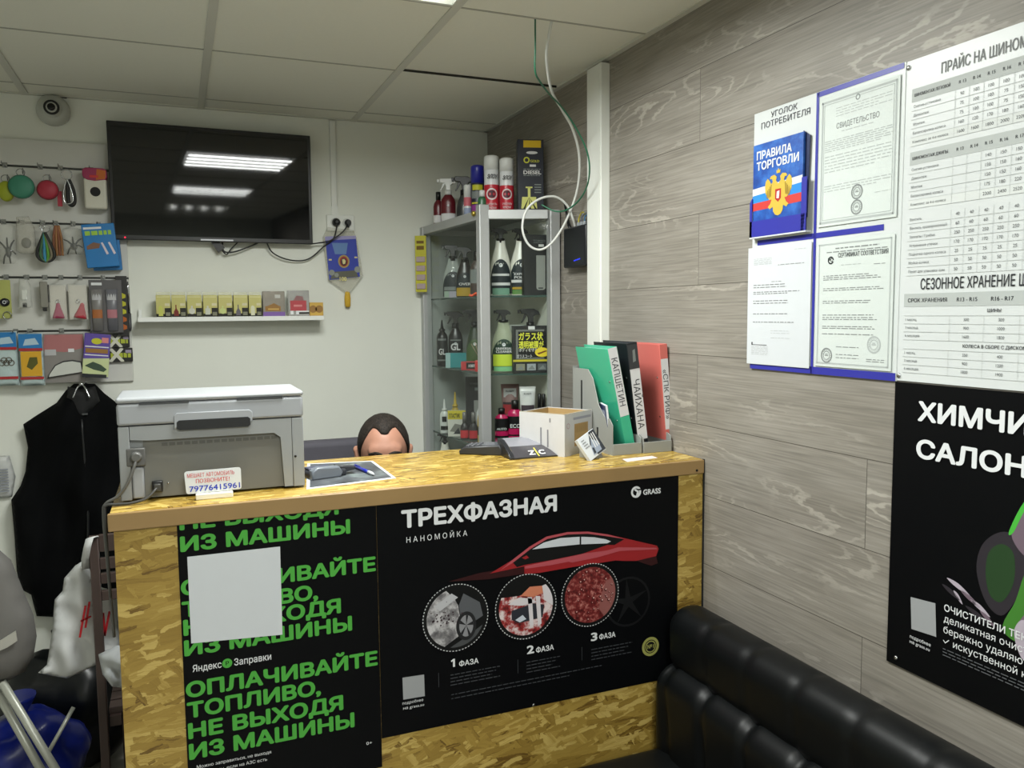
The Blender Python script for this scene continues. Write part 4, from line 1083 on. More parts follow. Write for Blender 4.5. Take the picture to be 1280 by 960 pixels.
# twin socket with two plugs
p0 = at(408, 289, y=0); p1 = at(442, 270, y=0)
sk = thing('wall_socket', 'white twin wall socket at the top of the hanging blue pennant', 'socket', ((p0.x+p1.x)/2, 0, (p0.z+p1.z)/2))
wq = (p1.x-p0.x)/2; hq = (p1.z-p0.z)/2
b = MB(); b.box(-wq, wq, -0.016, 0, -hq, hq, white_plastic, bev=0.003); b.build('cover_plate', sk)
for x in (-wq*0.42, wq*0.42):
    b = MB(); b.lathe([(0.018, 0.0), (0.018, 0.002)], M('socket_inset', (190, 192, 186), 0.4), seg=18, mtx=Matrix.Translation((x, -0.0155, 0.002)) @ Matrix.Rotation(PI/2, 4, 'X')); b.build('outlet', sk)
for nm, x, lb in (('power_plug', -wq*0.36, 'round black power plug in the left outlet of the wall socket'), ('power_plug', wq*0.48, 'angled black power plug in the right outlet of the wall socket')):
    t = thing(nm, lb, 'plug', (sk.location.x+x, -0.018, sk.location.z+0.002))
    b = MB(); b.lathe([(0.0165, 0), (0.017, 0.012), (0.012, 0.024), (0.006, 0.03)] if x < 0 else [(0.013, 0), (0.014, 0.012), (0.009, 0.03)], black_plastic, seg=16, mtx=Matrix.Rotation(PI/2, 4, 'X')); b.build('plug_body', t)
    b = MB(); b.tube([(0, -0.022, -0.002), (-0.001, -0.026, -0.012), (-0.002, -0.024, -0.022)], 0.004, black_plastic); b.build('strain_relief', t)

# clear pennant bottle with a blue label
zt = at(427, 290, y=-0.02).z
pen = thing('souvenir_pennant', 'clear funnel shaped pennant with blue lion label and yellow tassel', 'pennant', (at(431, 330, y=-0.012).x, -0.012, 0), ry=0.0)
def L(u, v): 
    p = at(u, v, y=-0.012); return (p.x-pen.location.x, p.z)
clear_p = film('clear_pvc', (214, 212, 196), 0.35, 0.15)
b = MB()
b.prism([L(409, 284), L(441, 288), L(445, 297), L(451, 331), L(453, 345), L(437, 366), L(433, 366), L(410, 350), L(403, 297)], -0.012, 0.002, clear_p, bev=0.002); b.build('pouch', pen)
b = MB(); b.prism([L(406, 298), L(444, 297), L(449, 346), L(411, 350)], -0.0135, -0.0122, ink('label_blue', (52, 66, 160))); 
b.flat([L(414, 304), L(434, 304), L(432, 318), L(418, 318)], -0.0137, ink('label_paleblue', (96, 128, 176)))
b.flat([L(405.5, 296), L(444, 295), L(444, 299), L(406, 301)], -0.0139, ink('label_lilac', (150, 146, 190)))
b.build('blue_label', pen)
b = MB()
cx, cz = L(429, 327); 
b.disc(cx, cz, 0.024, -0.0139, ink('lion_gold', (160, 140, 80)), rz=0.027); b.disc(cx, cz, 0.0175, -0.0142, ink('lion_red', (150, 50, 44)), rz=0.021); b.disc(cx, cz-0.002, 0.013, -0.0144, ink('lion_dark', (60, 36, 40)), rz=0.016)
b.flat([(cx-0.007, cz+0.008), (cx+0.002, cz+0.010), (cx+0.008, cz+0.002), (cx+0.005, cz-0.010), (cx-0.004, cz-0.012), (cx-0.006, cz-0.002)], -0.0146, ink('lion_cream', (206, 196, 140)))
for (u, v) in ((412, 325), (444, 322)): 
    q = L(u, v); b.bar(q[0]-0.006, q[0]+0.006, q[1]-0.003, q[1]+0.003, -0.0139, ink('lion_cream', (206, 196, 140)))
for (u, v, r) in ((414, 341, 0.012), (446, 337, 0.013), (420, 344, 0.009)):
    q = L(u, v); b.disc(q[0], q[1], r, -0.0140, ink('label_grey', (136, 140, 134)))
b.flat([L(416, 340), L(444, 338), L(447, 346), L(412, 349)], -0.0139, ink('label_olive', (92, 92, 80)))
q = L(424, 351); b.text('100', q[0], q[1], 0.016, -0.0146, ink('label_yellow', (214, 204, 130)), bold=0.03)
b.build('lion_emblem', pen)
b = MB(); q = L(433, 364); r_ = L(436, 384)
yel = M('yellow_tassel', (206, 166, 48), 0.7, var=0.2, scale=120)
b.lathe([(0.004, 0), (0.010, -0.005), (0.013, -0.03), (0.0115, r_[1]-q[1]+0.004), (0.006, r_[1]-q[1])][::-1], yel, seg=14, mtx=Matrix.Translation((q[0]+0.003, -0.006, q[1])), sy=0.7); b.build('tassel', pen)

# security camera
o = at(66, 137, y=-0.03)
t = thing('security_camera', 'round white dome security camera high on the back wall', 'camera', (o.x, 0, o.z))
b = MB(); RX = Matrix.Rotation(PI/2, 4, 'X')
b.lathe([(0.052, 0), (0.056, 0.012), (0.054, 0.028), (0.046, 0.042), (0.030, 0.05)], M('camera_white', (182, 184, 176), 0.4), seg=28, mtx=RX); b.build('housing', t)
b = MB(); b.ball((0, -0.045, 0), (0.034, 0.028, 0.034), M('camera_white', (182, 184, 176), 0.4), 20, 12); b.build('eyeball', t)
b = MB(); b.torus((0, -0.066, 0), 0.022, 0.0045, black_plastic); b.lathe([(0.013, 0), (0.013, 0.004), (0.007, 0.007)], black_gloss, seg=18, mtx=Matrix.Translation((0, -0.07, 0)) @ RX); b.build('lens', t)
b = MB(); b.box(0.02, 0.045, -0.012, 0, 0.05, 0.062, black_plastic); b.build('cable_entry', t)

# shelf with perfume boxes
sl_, sr_ = at(172, 397, y=-0.11), at(405, 394, y=-0.11)
sh = thing('wall_shelf', 'narrow white wall shelf under the television carrying small gold boxes', 'shelf', ((sl_.x+sr_.x)/2, 0, 1.6))
hw = (sr_.x-sl_.x)/2; shelf_white = M('shelf_white', (224, 226, 222), 0.4, var=0.02)
b = MB(); b.box(-hw, hw, -0.112, -0.001, -0.018, 0.0, shelf_white, bev=0.001); b.build('board', sh)
b = MB(); b.box(-hw, -hw+0.012, -0.02, -0.001, 0.0, 0.03, shelf_white); b.build('bracket', sh)
gold_card = M('gold_card', (178, 172, 104), 0.35, metal=0.2, var=0.08); gold_dark = ink('box_dark', (28, 26, 20)); gcream = ink('box_cream', (206, 202, 150))
kinds = [('a tall yellow green bottle', (184, 188, 92), 'tall'), ('a dark red flask', (112, 40, 30), 'flask'), ('a round white bottle', (196, 196, 184), 'round'), ('a square white bottle', (190, 192, 180), 'square'), ('a pale green round bottle', (190, 200, 130), 'round'), ('a grey flask', (96, 92, 100), 'flask'), ('a cream bottle', (206, 206, 178), 'tall')]
us = [(195, 214), (214.5, 233), (234, 253), (254, 272.5), (273, 291), (292, 310.5), (311, 327.5)]
pos_ = ['leftmost on the shelf', 'second from the left', 'third from the left', 'fourth from the left', 'fifth from the left', 'sixth from the left', 'last of the gold row']
for (u0, u1), (what, colr, kd), ps in zip(us, kinds, pos_):
    a = at(u0, 390, y=-0.10); c = at(u1, 390, y=-0.10); wd = c.x-a.x-0.002
    t = thing('perfume_box', 'small gold box showing %s, %s' % (what, ps), 'box', ((a.x+c.x)/2, -0.10, 1.6), group='gold perfume boxes on the wall shelf')
    b = MB(); b.box(-wd/2, wd/2, 0, 0.055, 0, 0.083, gold_card, bev=0.0008); b.build('carton', t)
    b = MB(); b.box(-wd/2+0.001, wd/2-0.001, 0.001, 0.02, 0.0835, 0.095, film('clear_lid', (220, 220, 190), 0.4, 0.1)); b.build('clear_flap', t)
    b = MB(); y = -0.0004
    b.bar(-wd/2, wd/2, 0, 0.012, y, gold_dark); b.bar(0.004, wd/2, 0, 0.034, y, gold_dark); b.bar(0.007, wd/2-0.002, 0.004, 0.018, y-0.0002, ink('box_grey', (120, 120, 100)))
    b.bar(-wd/2+0.004, wd/2-0.004, 0.074, 0.078, y, gcream); b.bar(0.005, wd/2-0.003, 0.042, 0.052, y, ink('box_text', (200, 194, 160)))
    ci = ink('bottle_%s_%d' % (kd, colr[0]), colr); x = -0.010
    if kd == 'tall': b.flat([(x-0.007, 0.004), (x+0.008, 0.004), (x+0.008, 0.036), (x+0.003, 0.042), (x-0.003, 0.042), (x-0.007, 0.036)], y-0.0004, ci)
    elif kd == 'round': b.disc(x, 0.022, 0.0115, y-0.0004, ci); b.bar(x-0.003, x+0.003, 0.032, 0.042, y-0.0004, ci)
    elif kd == 'square': b.bar(x-0.009, x+0.009, 0.008, 0.032, y-0.0004, ci); b.bar(x-0.003, x+0.003, 0.032, 0.042, y-0.0004, ci)
    else: b.flat([(x-0.008, 0.004), (x+0.009, 0.004), (x+0.009, 0.020), (x+0.002, 0.032), (x+0.002, 0.046), (x-0.002, 0.046), (x-0.002, 0.032), (x-0.008, 0.020)], y-0.0004, ci)
    b.build('bottle_print', t)
def simple_box(name, label, u0, u1, v0, v1, y, dep, m, prints, z=None, group=None, cat='box', rz=0.0):
    xc, wd, z0, z1 = fit(u0, v0, u1, v1, y)
    if z is not None: z1 = z1-z0+z if False else z1; z0 = z
    t = thing(name, label, cat, (xc, y, z0), rz=rz, group=group); h = z1-z0
    b = MB(); b.box(-wd/2, wd/2, 0, dep, 0, h, m, bev=min(0.0015, wd*0.05)); b.build('carton', t)
    if prints:
        b = MB(); prints(b, wd, h); b.build('print', t)
    return t
def pr_grey(b, w, h):
    y = -0.0006
    b.bar(-w/2, w/2, 0, h*0.17, y, ink('lilac', (122, 92, 158))); b.bar(-w*0.4, w*0.3, h*0.2, h*0.4, y, ink('orange_brown', (146, 108, 56))); b.flat([(-w*0.3, h*0.4), (w*0.25, h*0.4), (0, h*0.52)], y, ink('orange_brown', (146, 108, 56)))
    b.bar(w*0.05, w*0.3, h*0.72, h*0.86, y, ink('pale_label', (190, 190, 184)))
    b.bar(-w*0.28, w*0.22, h*0.25, h*0.31, y-0.0002, ink('orange_pale', (196, 160, 90)))
simple_box('blister_box', 'grey and lilac foil box beside the gold boxes on the shelf', 328.5, 356, 364, 391, -0.095, 0.04, M('grey_foil', (140, 134, 124), 0.25, metal=0.3, var=0.15, scale=40), pr_grey, 1.6)
def pr_sil(b, w, h):
    y = -0.0006
    b.bar(-w*0.4, w*0.36, h*0.2, h*0.6, y, ink('crimson', (176, 70, 76))); b.flat([(-w*0.25, h*0.6), (w*0.25, h*0.6), (w*0.2, h*0.76), (-w*0.1, h*0.8)], y, ink('crimson_grey', (140, 100, 100)))
    for x in (-0.4, -0.14): b.bar(w*x, w*(x+0.14), h*0.06, h*0.2, y-0.0002, white_ink)
    b.bar(0, w*0.48, h*0.08, h*0.14, y-0.0002, gold_dark); b.bar(0, w*0.48, h*0.15, h*0.2, y-0.0002, white_ink)
    b.bar(-w*0.24, w*0.16, h*0.36, h*0.44, y-0.0003, ink('pinkish', (206, 130, 130)))
simple_box('blister_box', 'silver and crimson foil box near the right end of the shelf', 360, 386.5, 363, 390, -0.095, 0.04, M('silver_foil', (176, 176, 174), 0.18, metal=0.6, var=0.15, scale=40), pr_sil, 1.6)
def pr_or(b, w, h):
    for x in (-0.25, 0.2): b.disc(w*x, h*0.5, h*0.28, -0.0005, ink('orange_brown', (146, 108, 56)))
simple_box('small_carton', 'tiny orange yellow carton at the right end of the shelf', 387, 404, 378, 389, -0.09, 0.03, M('orange_card', (196, 158, 66), 0.5), pr_or, 1.6)

# ================================================================== SHOP PANEL WITH HANGING GOODS
panel_m = M('white_slat_panel', (200, 200, 194), 0.45, var=0.03)
pr = at(167, 476, y=-0.018); pz1 = 2.245; pz0 = pr.z
pn = thing('slat_panel', 'white grooved display panel on the left of the back wall hung with goods', 'display panel', (-2.05, 0, 0))
grooves = [at(50, v, y=-0.018).z for v in (209, 279, 347, 414)]
px0, px1 = W_L+0.4+2.05, pr.x+2.05
edges = [pz1]+grooves+[pz0]
b = MB()
for k in range(5):
    zt_, zb_ = edges[k]-(0.004 if k else 0), edges[k+1]+(0.004 if k < 4 else 0)
    b.box(px0, px1, -0.018, -0.001, zb_, zt_, panel_m, bev=0.0008)
b.build('board', pn)
b = MB()
for z in grooves: b.box(px0, px1, -0.008, -0.001, z-0.0045, z+0.0045, M('groove_metal', (70, 72, 70), 0.4, metal=0.4))
b.build('groove', pn)
hook_m = M('hook_steel', (150, 152, 152), 0.25, metal=0.9, var=0)
def hook(u, row, dep=0.06):
    p = at(u, 300, y=-0.03)
    z = grooves[row]
    b = MB(); b.tube([(0, 0, 0), (0, -dep, 0), (0, -dep-0.008, 0.006)], 0.002, hook_m, seg=6, smooth=False)
    b.box(-0.008, 0.008, -0.001, 0.001, -0.006, 0.012, hook_m)
    o = b.build('hook', pn, loc=(p.x+2.05, -0.019, z-0.002))
    return p.x, z
def hang(name, label, cat, u0, v0, u1, v1, y, group=None, rz=0.0):
    xc, wd, z0, z1 = fit(u0, v0, u1, v1, y)
    return thing(name, label, cat, (xc, y, z0), rz=rz, group=group), wd, z1-z0
for u, r in ((11, 0), (55, 0), (80, 0), (118, 0), (5, 1), (28, 1), (54, 1), (70, 1), (92, 1), (124, 1), (4, 2), (30, 2), (53, 2), (73, 2), (97, 2), (126, 2), (12, 3), (30, 3), (70, 3), (110, 3)):
    hook(u, r)
# row of round pouches and key things
def pouch(label, u0, v0, u1, v1, col_, y, nm='coin_pouch'):
    t, wd, h = hang(nm, label, 'pouch', u0, v0, u1, v1, y)
    mm = M('silicone_%d' % col_[0], col_, 0.55, var=0.04)
    b = MB(); b.lathe([(0.002, -0.014), (wd*0.40, -0.013), (wd*0.49, -0.006), (wd*0.5, 0.0), (wd*0.49, 0.006), (wd*0.40, 0.013), (0.002, 0.014)], mm, seg=28, sy=h*0.86/wd, mtx=Matrix.Translation((0, 0, h*0.43)) @ RX); b.build('pouch_body', t)
    b = MB(); b.torus((0, 0.0, h*0.43), wd*0.5, 0.0016, M('zip_%d' % col_[0], tuple(int(c*0.6) for c in col_), 0.5)); b.build('zip', t)
    b = MB(); b.torus((0, -0.002, h*0.95), 0.013, 0.0016, hook_m); b.torus((0.008, -0.006, h*1.0), 0.010, 0.0014, hook_m, axis='x'); b.build('ring', t)
    return t
pouch('yellow green round pouch hanging beside the teal one, far left', -3, 222, 18, 252, (150, 160, 34), -0.07)
pouch('teal round pouch on the top row of the panel, far left', 10, 214, 43, 248, (58, 128, 104), -0.088)
pouch('crimson round pouch hanging in the top row of the panel', 46, 222, 73, 249, (164, 44, 62), -0.075)
t, wd, h = hang('strap', 'narrow crimson strap hanging right of the crimson pouch', 'strap', 72, 246, 78, 258, -0.06); b = MB(); b.box(-wd/2, wd/2, -0.003, 0.003, 0, h+0.02, M('silicone_164', (164, 44, 62), 0.55), bev=0.001); b.build('band', t)
t, wd, h = hang('key_leash', 'silver loop key leash beside a black cord in the top row', 'key ring', 76, 212, 92, 256, -0.08)
b = MB(); b.tube([(0, 0, h*0.74), (-0.013, 0, h*0.35), (-0.010, 0, h*0.06), (0.004, 0, 0.004), (0.016, 0, h*0.12), (0.014, 0, h*0.36), (0.001, 0, h*0.74)], 0.0026, chrome); b.build('steel_loop', t)
b = MB(); b.torus((0, 0, h*0.86), 0.017, 0.0024, chrome); b.build('split_ring', t)
b = MB(); b.tube([(0.004, 0.008, h*0.75), (0.018, 0.008, h*0.42), (0.020, 0.008, h*0.1), (0.010, 0.008, 0.0), (0.000, 0.008, h*0.15), (0.002, 0.008, h*0.72)], 0.007, M('black_cord', (26, 26, 26), 0.6)); b.build('black_cord', t)
t, wd, h = hang('boxed_gadget', 'white box with a black round window and a purple orange lid', 'box', 104, 211, 135, 262, -0.06)
b = MB(); b.box(-wd*0.46, wd*0.46, -0.02, 0.02, 0, h*0.76, M('gadget_white', (200, 198, 184), 0.4), bev=0.008, seg=3); b.build('case', t)
b = MB(); b.prism([(-wd*0.46, h*0.76), (-wd*0.5, h*0.82), (-wd*0.48, h*0.96), (-wd*0.35, h), (wd*0.35, h), (wd*0.48, h*0.96), (wd*0.5, h*0.8), (wd*0.44, h*0.72), (0, h*0.68), (-wd*0.3, h*0.7)], -0.022, 0.02, M('lid_magenta', (150, 44, 84), 0.3), bev=0.003)
b.flat([(wd*0.05, h*0.71), (wd*0.42, h*0.74), (wd*0.46, h*0.94), (wd*0.1, h*0.97)], -0.0226, ink('lid_orange', (190, 104, 44))); b.flat([(-wd*0.2, h*0.76), (wd*0.15, h*0.76), (wd*0.15, h*0.82), (-wd*0.2, h*0.82)], -0.0230, ink('lid_red', (196, 60, 56))); b.build('lid', t)
b = MB(); b.disc(0, h*0.42, wd*0.21, -0.0206, ink('black', (14, 14, 15))); b.build('round_window', t)
# second row
def spider(label, u0, v0, u1, v1, y):
    t, wd, h = hang('phone_holder', label, 'holder', u0, v0, u1, v1, y)
    b = MB(); bm_ = M('holder_black', (34, 36, 34), 0.45)
    b.ball((0, 0, h*0.3), (wd*0.2, 0.010, h*0.14), bm_, 12, 8)
    for (x, z) in ((-0.5, 0.55), (-0.35, 0.0), (0.1, 0.02), (0.45, 0.25), (0.4, 0.6), (-0.05, 0.66)):
        b.tube([(0, 0, h*0.3), (wd*x*0.6, -0.008, h*(0.3+(z-0.3)*0.5)+0.006), (wd*x, 0, h*z)], [0.004, 0.002], bm_)
    b.build('clamp', t)
    b = MB(); b.pillow([(-wd*0.55, 0), (wd*0.55, 0), (wd*0.55, h*0.95), (wd*0.2, h), (-wd*0.2, h), (-wd*0.55, h*0.95)], -0.004, 0.012, film('clear_bag', (226, 228, 220), 0.16, 0.1), step=0.012, back=0.012, wrinkle=0.004, wf=60); b.build('clear_bag', t)
spider('black clip holder in a clear bag, far left of the second row', 0, 280, 20, 330, -0.07)
spider('black clip holder in a clear bag beside the blue boxes', 80, 285, 104, 318, -0.07)
t, wd, h = hang('clear_bag', 'shiny crumpled clear bag in the second row of the panel', 'bag', 19, 270, 45, 318, -0.06)
b = MB(); b.pillow([(-wd/2, h*0.08), (-wd*0.2, 0), (wd*0.3, h*0.02), (wd/2, h*0.12), (wd*0.45, h*0.7), (wd*0.2, h), (-wd*0.4, h*0.97), (-wd*0.48, h*0.5)], 0, 0.014, film('shiny_bag', (210, 208, 196), 0.34, 0.08), step=0.008, wrinkle=0.010, wf=80); b.build('bag_film', t)
b = MB(); b.ball((0, 0.002, h*0.3), (wd*0.25, 0.006, h*0.14), M('holder_black', (34, 36, 34), 0.45), 10, 6); b.build('content', t)
t, wd, h = hang('strap_keyring', 'teardrop of coloured key straps on a ring in the second row', 'key ring', 44, 279, 69, 328, -0.08)
for k, (c_, dx) in enumerate((((24, 26, 26), -1.0), ((60, 96, 60), -0.6), ((52, 130, 166), -0.15), ((84, 140, 44), 0.25), ((110, 104, 84), 0.65), ((30, 30, 28), 1.0))):
    b = MB(); b.tube([(0.002*dx, -0.002*k, h*0.76), (wd*0.42*dx, -0.002, h*0.28), (wd*0.36*dx, 0, h*0.1), (wd*0.08*dx, 0, 0.004), (0, 0.006, 0.012)], 0.0052, M('strap_%d' % k, c_, 0.6)); b.build('strap', t)
b = MB(); b.torus((0.004, -0.004, h*0.86), 0.013, 0.0018, chrome); b.torus((-0.008, -0.004, h*0.9), 0.008, 0.0016, chrome); b.build('split_ring', t)
t, wd, h = hang('strap_keyring', 'orange brown bundle of key straps beside the coloured teardrop', 'key ring', 66, 280, 78, 321, -0.06)
for k in range(4):
    b = MB(); x = (-0.4+0.27*k)*wd; b.tube([(x*0.4, 0, h*0.95), (x, -0.004+0.002*k, h*0.55), (x*1.1, 0, 0.004)], 0.0042, M('strap_orange_%d' % (k % 2), ((128, 76, 48), (150, 104, 60))[k % 2], 0.55)); b.build('strap', t)
b = MB(); b.torus((0, 0, h*0.97), 0.006, 0.0014, chrome); b.build('split_ring', t)
def bluebox(label, u0, v0, u1, v1, y, tilt, front):
    t, wd, h = hang('blue_carton', label, 'box', u0, v0, u1, v1, y); t.rotation_euler = (0, tilt, 0)
    b = MB(); b.box(-wd/2, wd/2, -0.012, 0.012, 0, h, M('bright_blue_card', (22, 112, 176), 0.35), bev=0.002); b.build('carton', t)
    if front:
        b = MB(); y = -0.0126
        b.bar(-wd*0.45, wd*0.1, h*0.88, h*0.93, y, white_ink); dashes(b, -wd*0.42, wd*0.38, h*0.74, h*0.10, y, ink('lime', (150, 190, 70)), rndd, 0.016)
        b.flat([(-wd*0.42, h*0.42), (-wd*0.05, h*0.44), (0, h*0.54), (-wd*0.2, h*0.58), (-wd*0.42, h*0.5)], y, ink('face_brown', (120, 88, 70)))
        for x in (0.02, 0.24): b.flat([(wd*x, h*0.56), (wd*(x+0.06), h*0.57), (wd*(x+0.2), h*0.3), (wd*(x+0.13), h*0.28)], y, ink('pen_white', (206, 196, 206)))
        b.build('print', t)
bluebox('dark blue carton behind the bright blue one at the panel edge', 116, 283, 152, 338, -0.045, -0.05, False)
bluebox('bright blue carton hanging at the panel edge below the television', 108, 280, 149, 334, -0.075, -0.09, True)
# third row
t, wd, h = hang('car_key_fob', 'yellow green card with a black round remote, far left', 'card', -2, 350, 14, 398, -0.06)
b = MB(); b.box(-wd/2, wd/2, -0.002, 0.002, 0, h, M('lime_card', (166, 170, 92), 0.5), bev=0.001); b.build('card', t)
b = MB(); b.ball((0, -0.006, h*0.42), (0.016, 0.007, 0.015), black_plastic, 14, 8); b.ringflat(0, h*0.42, 0.004, 0.006, -0.0135, white_ink); b.build('remote', t)
b = MB(); b.torus((0.006, -0.008, h*0.08), 0.013, 0.0016, hook_m); b.build('split_ring', t)
t, wd, h = hang('clear_bag', 'narrow clear bag with a small white lamp, third row', 'bag', 21, 348, 40, 386, -0.06)
b = MB(); b.pillow([(-wd/2, 0), (wd/2, 0.004), (wd*0.42, h*0.8), (wd*0.2, h), (-wd*0.3, h)], 0, 0.010, film('clear_bag2', (220, 222, 214), 0.28, 0.08), step=0.008, wrinkle=0.006, wf=70); b.build('bag_film', t)
b = MB(); b.box(-0.008, 0.008, -0.006, 0.0, h*0.3, h*0.62, white_plastic, bev=0.002); b.box(-0.007, 0.007, -0.006, 0.0, h*0.06, h*0.2, black_plastic, bev=0.002); b.build('content', t)
t, wd, h = hang('key_cover', 'grey fabric key cover hanging left of the tassel bags', 'key cover', 50, 352, 61, 389, -0.06)
b = MB(); b.box(-wd*0.5, wd*0.42, -0.006, 0.006, h*0.12, h, M('grey_fabric', (134, 132, 122), 0.8), bev=0.004); b.build('sleeve', t)
b = MB(); b.box(-wd*0.25, wd*0.2, -0.005, 0.005, 0, h*0.14, black_plastic, bev=0.002); b.box(wd*0.42, wd*0.6, -0.004, 0.004, h*0.3, h*0.9, black_plastic, bev=0.001); b.build('black_clip', t)
def tassel(label, u0, v0, u1, v1, y, rot, colr):
    t, wd, h = hang('tassel_bag', label, 'bag', u0, v0, u1, v1, y)
    b = MB(); b.box(-wd*0.46, wd*0.46, 0.001, 0.002, 0.003, h*0.96, M('bag_card_white', (204, 200, 188), 0.6)); b.build('card', t)
    mm = M('tassel_%d' % colr[2], colr, 0.7, var=0.25, scale=220)
    b = MB(); b.lathe([(wd*0.33, 0), (wd*0.30, h*0.08), (wd*0.14, h*0.30), (wd*0.10, h*0.40), (wd*0.04, h*0.43)], mm, seg=16, sy=0.3, mtx=Matrix.Translation((rot*wd*0.4, -0.004, h*0.05)) @ Matrix.Rotation(rot, 4, 'Y')); b.build('tassel', t)
    b = MB(); b.torus((0, -0.005, h*0.52), 0.006, 0.0014, chrome); b.build('ring', t)
    b = MB(); b.pillow([(-wd/2, 0), (wd/2, 0), (wd/2, h), (-wd/2, h)], -0.006, 0.005, film('clear_bag3', (232, 232, 226), 0.14, 0.1), step=0.01, back=0.004, wrinkle=0.003, wf=70); b.build('bag_film', t)
tassel('white bag with a pink tassel, left of the pair', 61, 355, 84, 400, -0.06, 0.0, (156, 46, 84))
tassel('white bag with a red tassel, right of the pair', 85, 355, 110, 400, -0.065, 0.18, (168, 36, 54))
t, wd, h = hang('tube_blister', 'grey blister pack with two tubes above the purple pack', 'pack', 112, 350, 153, 416, -0.07)
b = MB(); b.box(-wd/2, wd/2, 0, 0.003, 0, h, M('blister_grey', (84, 82, 84), 0.4), bev=0.001); b.build('card', t)
for x, c_, c2 in ((-0.27, (120, 118, 116), (158, 96, 52)), (0.18, (106, 106, 112), (168, 110, 118))):
    b = MB(); b.lathe([(wd*0.16, h*0.04), (wd*0.17, h*0.5), (wd*0.19, h*0.82)], M('tube_%d' % c_[0], c_, 0.35), seg=14, sy=0.45, mtx=Matrix.Translation((wd*x, -0.003, 0))); b.build('tube', t)
    b = MB(); b.wrap(wd*0.165, h*0.28, h*0.44, 1.1, ink('tube_band_%d' % c2[0], c2), sy=0.45); b.wrap(wd*0.175, h*0.62, h*0.76, 0.9, ink('tube_text', (176, 176, 178)), sy=0.45)
    for v_ in b.bm.verts: v_.co.x += wd*x; v_.co.y -= 0.003
    b.build('tube_label', t)
b = MB(); b.bar(-wd*0.42, -wd*0.1, h*0.9, h*0.95, -0.0006, white_ink); b.bar(-wd*0.42, -wd*0.12, h*0.76, h*0.8, -0.0006, ink('tube_text', (176, 176, 178))); b.build('print', t)
t, wd, h = hang('battery_strip', 'narrow black and yellow strip behind the grey blister pack', 'pack', 148, 345, 160, 420, -0.045)
b = MB(); b.box(-wd/2-0.006, wd/2, -0.004, 0.004, 0, h, M('strip_black', (26, 24, 22), 0.4), bev=0.001); b.build('card', t)
b = MB(); 
for k in range(5): b.flat([(-wd*0.1, h*(0.1+0.13*k)), (wd*0.3, h*(0.12+0.13*k)), (wd*0.3, h*(0.17+0.13*k)), (-wd*0.1, h*(0.2+0.13*k))], -0.0046, ink('strip_yellow' if k > 1 else 'strip_orange', (190, 188, 50) if k > 1 else (180, 96, 40)))
b.build('print', t)
t, wd, h = hang('pen_gauge', 'slim silver pen gauge at the right edge of the panel', 'gauge', 158, 352, 164, 413, -0.03)
b = MB(); b.lathe([(0.005, 0.0), (0.007, 0.01), (0.007, h*0.35)], M('gauge_grey', (70, 70, 72), 0.4), seg=12); b.build('grip', t)
b = MB(); b.lathe([(0.005, h*0.35), (0.005, h*0.9), (0.002, h)], chrome, seg=12); b.build('barrel', t)
# bottom row
def bluetop(label, u0, v0, u1, v1, y, mid):
    t, wd, h = hang('hanging_pack', label, 'pack', u0, v0, u1, v1, y)
    b = MB(); b.pillow([(-wd/2, 0), (wd/2, 0), (wd/2, h), (-wd/2, h)], 0, 0.008, film('pack_film', (196, 214, 214), 0.75, 0.12), step=0.009, wrinkle=0.003, wf=60); b.build('pack_film', t)
    b = MB(); y = -0.0098
    b.flat([(-wd/2+0.002, h*0.72), (wd/2-0.002, h*0.70), (wd/2-0.002, h*0.98), (-wd/2+0.002, h*0.98)], y, ink('pack_blue', (44, 118, 178))); b.flat([(-wd*0.3, h*0.76), (wd*0.35, h*0.78), (wd*0.2, h*0.9), (-wd*0.2, h*0.88)], y-0.0004, ink('pack_pale', (170, 194, 206)))
    b.bar(-wd/2+0.002, wd/2-0.002, h*0.66, h*0.71, y-0.0003, ink('pack_red', (164, 46, 50))); b.bar(-wd/2+0.002, wd/2-0.002, h*0.12, h*0.17, y-0.0003, ink('pack_red', (164, 46, 50)))
    if mid: b.bar(-wd*0.42, wd*0.42, h*0.18, h*0.65, y-0.0002, ink('pack_yellow', (206, 158, 44))); b.flat([(-wd*0.2, h*0.36), (wd*0.0, h*0.3), (wd*0.26, h*0.42), (wd*0.24, h*0.54), (-wd*0.06, h*0.54)], y-0.0006, ink('pack_olive', (84, 84, 34)))
    else:
        for k in range(5): b.ringflat((-0.2+0.1*k)*wd, h*(0.42+0.05*(k % 2)), 0.008, 0.011, y-0.0004, ink('pack_wire', (104, 100, 90)))
    b.build('print', t)
bluetop('blue topped hanging pack with coiled wire, far left bottom row', -6, 414, 23, 482, -0.06, False)
bluetop('blue topped hanging pack with a yellow picture, bottom row', 24, 416, 55, 482, -0.062, True)
t, wd, h = hang('mirror_pack', 'clear pink topped pack with a half moon mirror', 'pack', 52, 417, 106, 478, -0.055)
b = MB(); b.box(-wd/2, wd/2, 0.0, 0.002, 0, h, M('mirror_card', (128, 124, 120), 0.5, var=0.12)); b.build('card', t)
b = MB(); b.flat([(-wd*0.46, h*0.66), (wd*0.05, h*0.62), (wd*0.48, h*0.7), (wd*0.48, h*0.98), (-wd*0.4, h*0.98)], -0.0006, ink('pack_pink', (166, 108, 108))); b.bar(-wd*0.42, -wd*0.16, h*0.56, h*0.68, -0.001, ink('tube_text', (176, 176, 178))); b.bar(wd*0.12, wd*0.26, h*0.62, h*0.69, -0.001, white_ink); b.build('print', t)
arc = [(-wd*0.38, h*0.10), (-wd*0.36, h*0.16), (-wd*0.2, h*0.36), (0.0, h*0.44), (wd*0.22, h*0.46), (wd*0.42, h*0.42), (wd*0.46, h*0.2)]
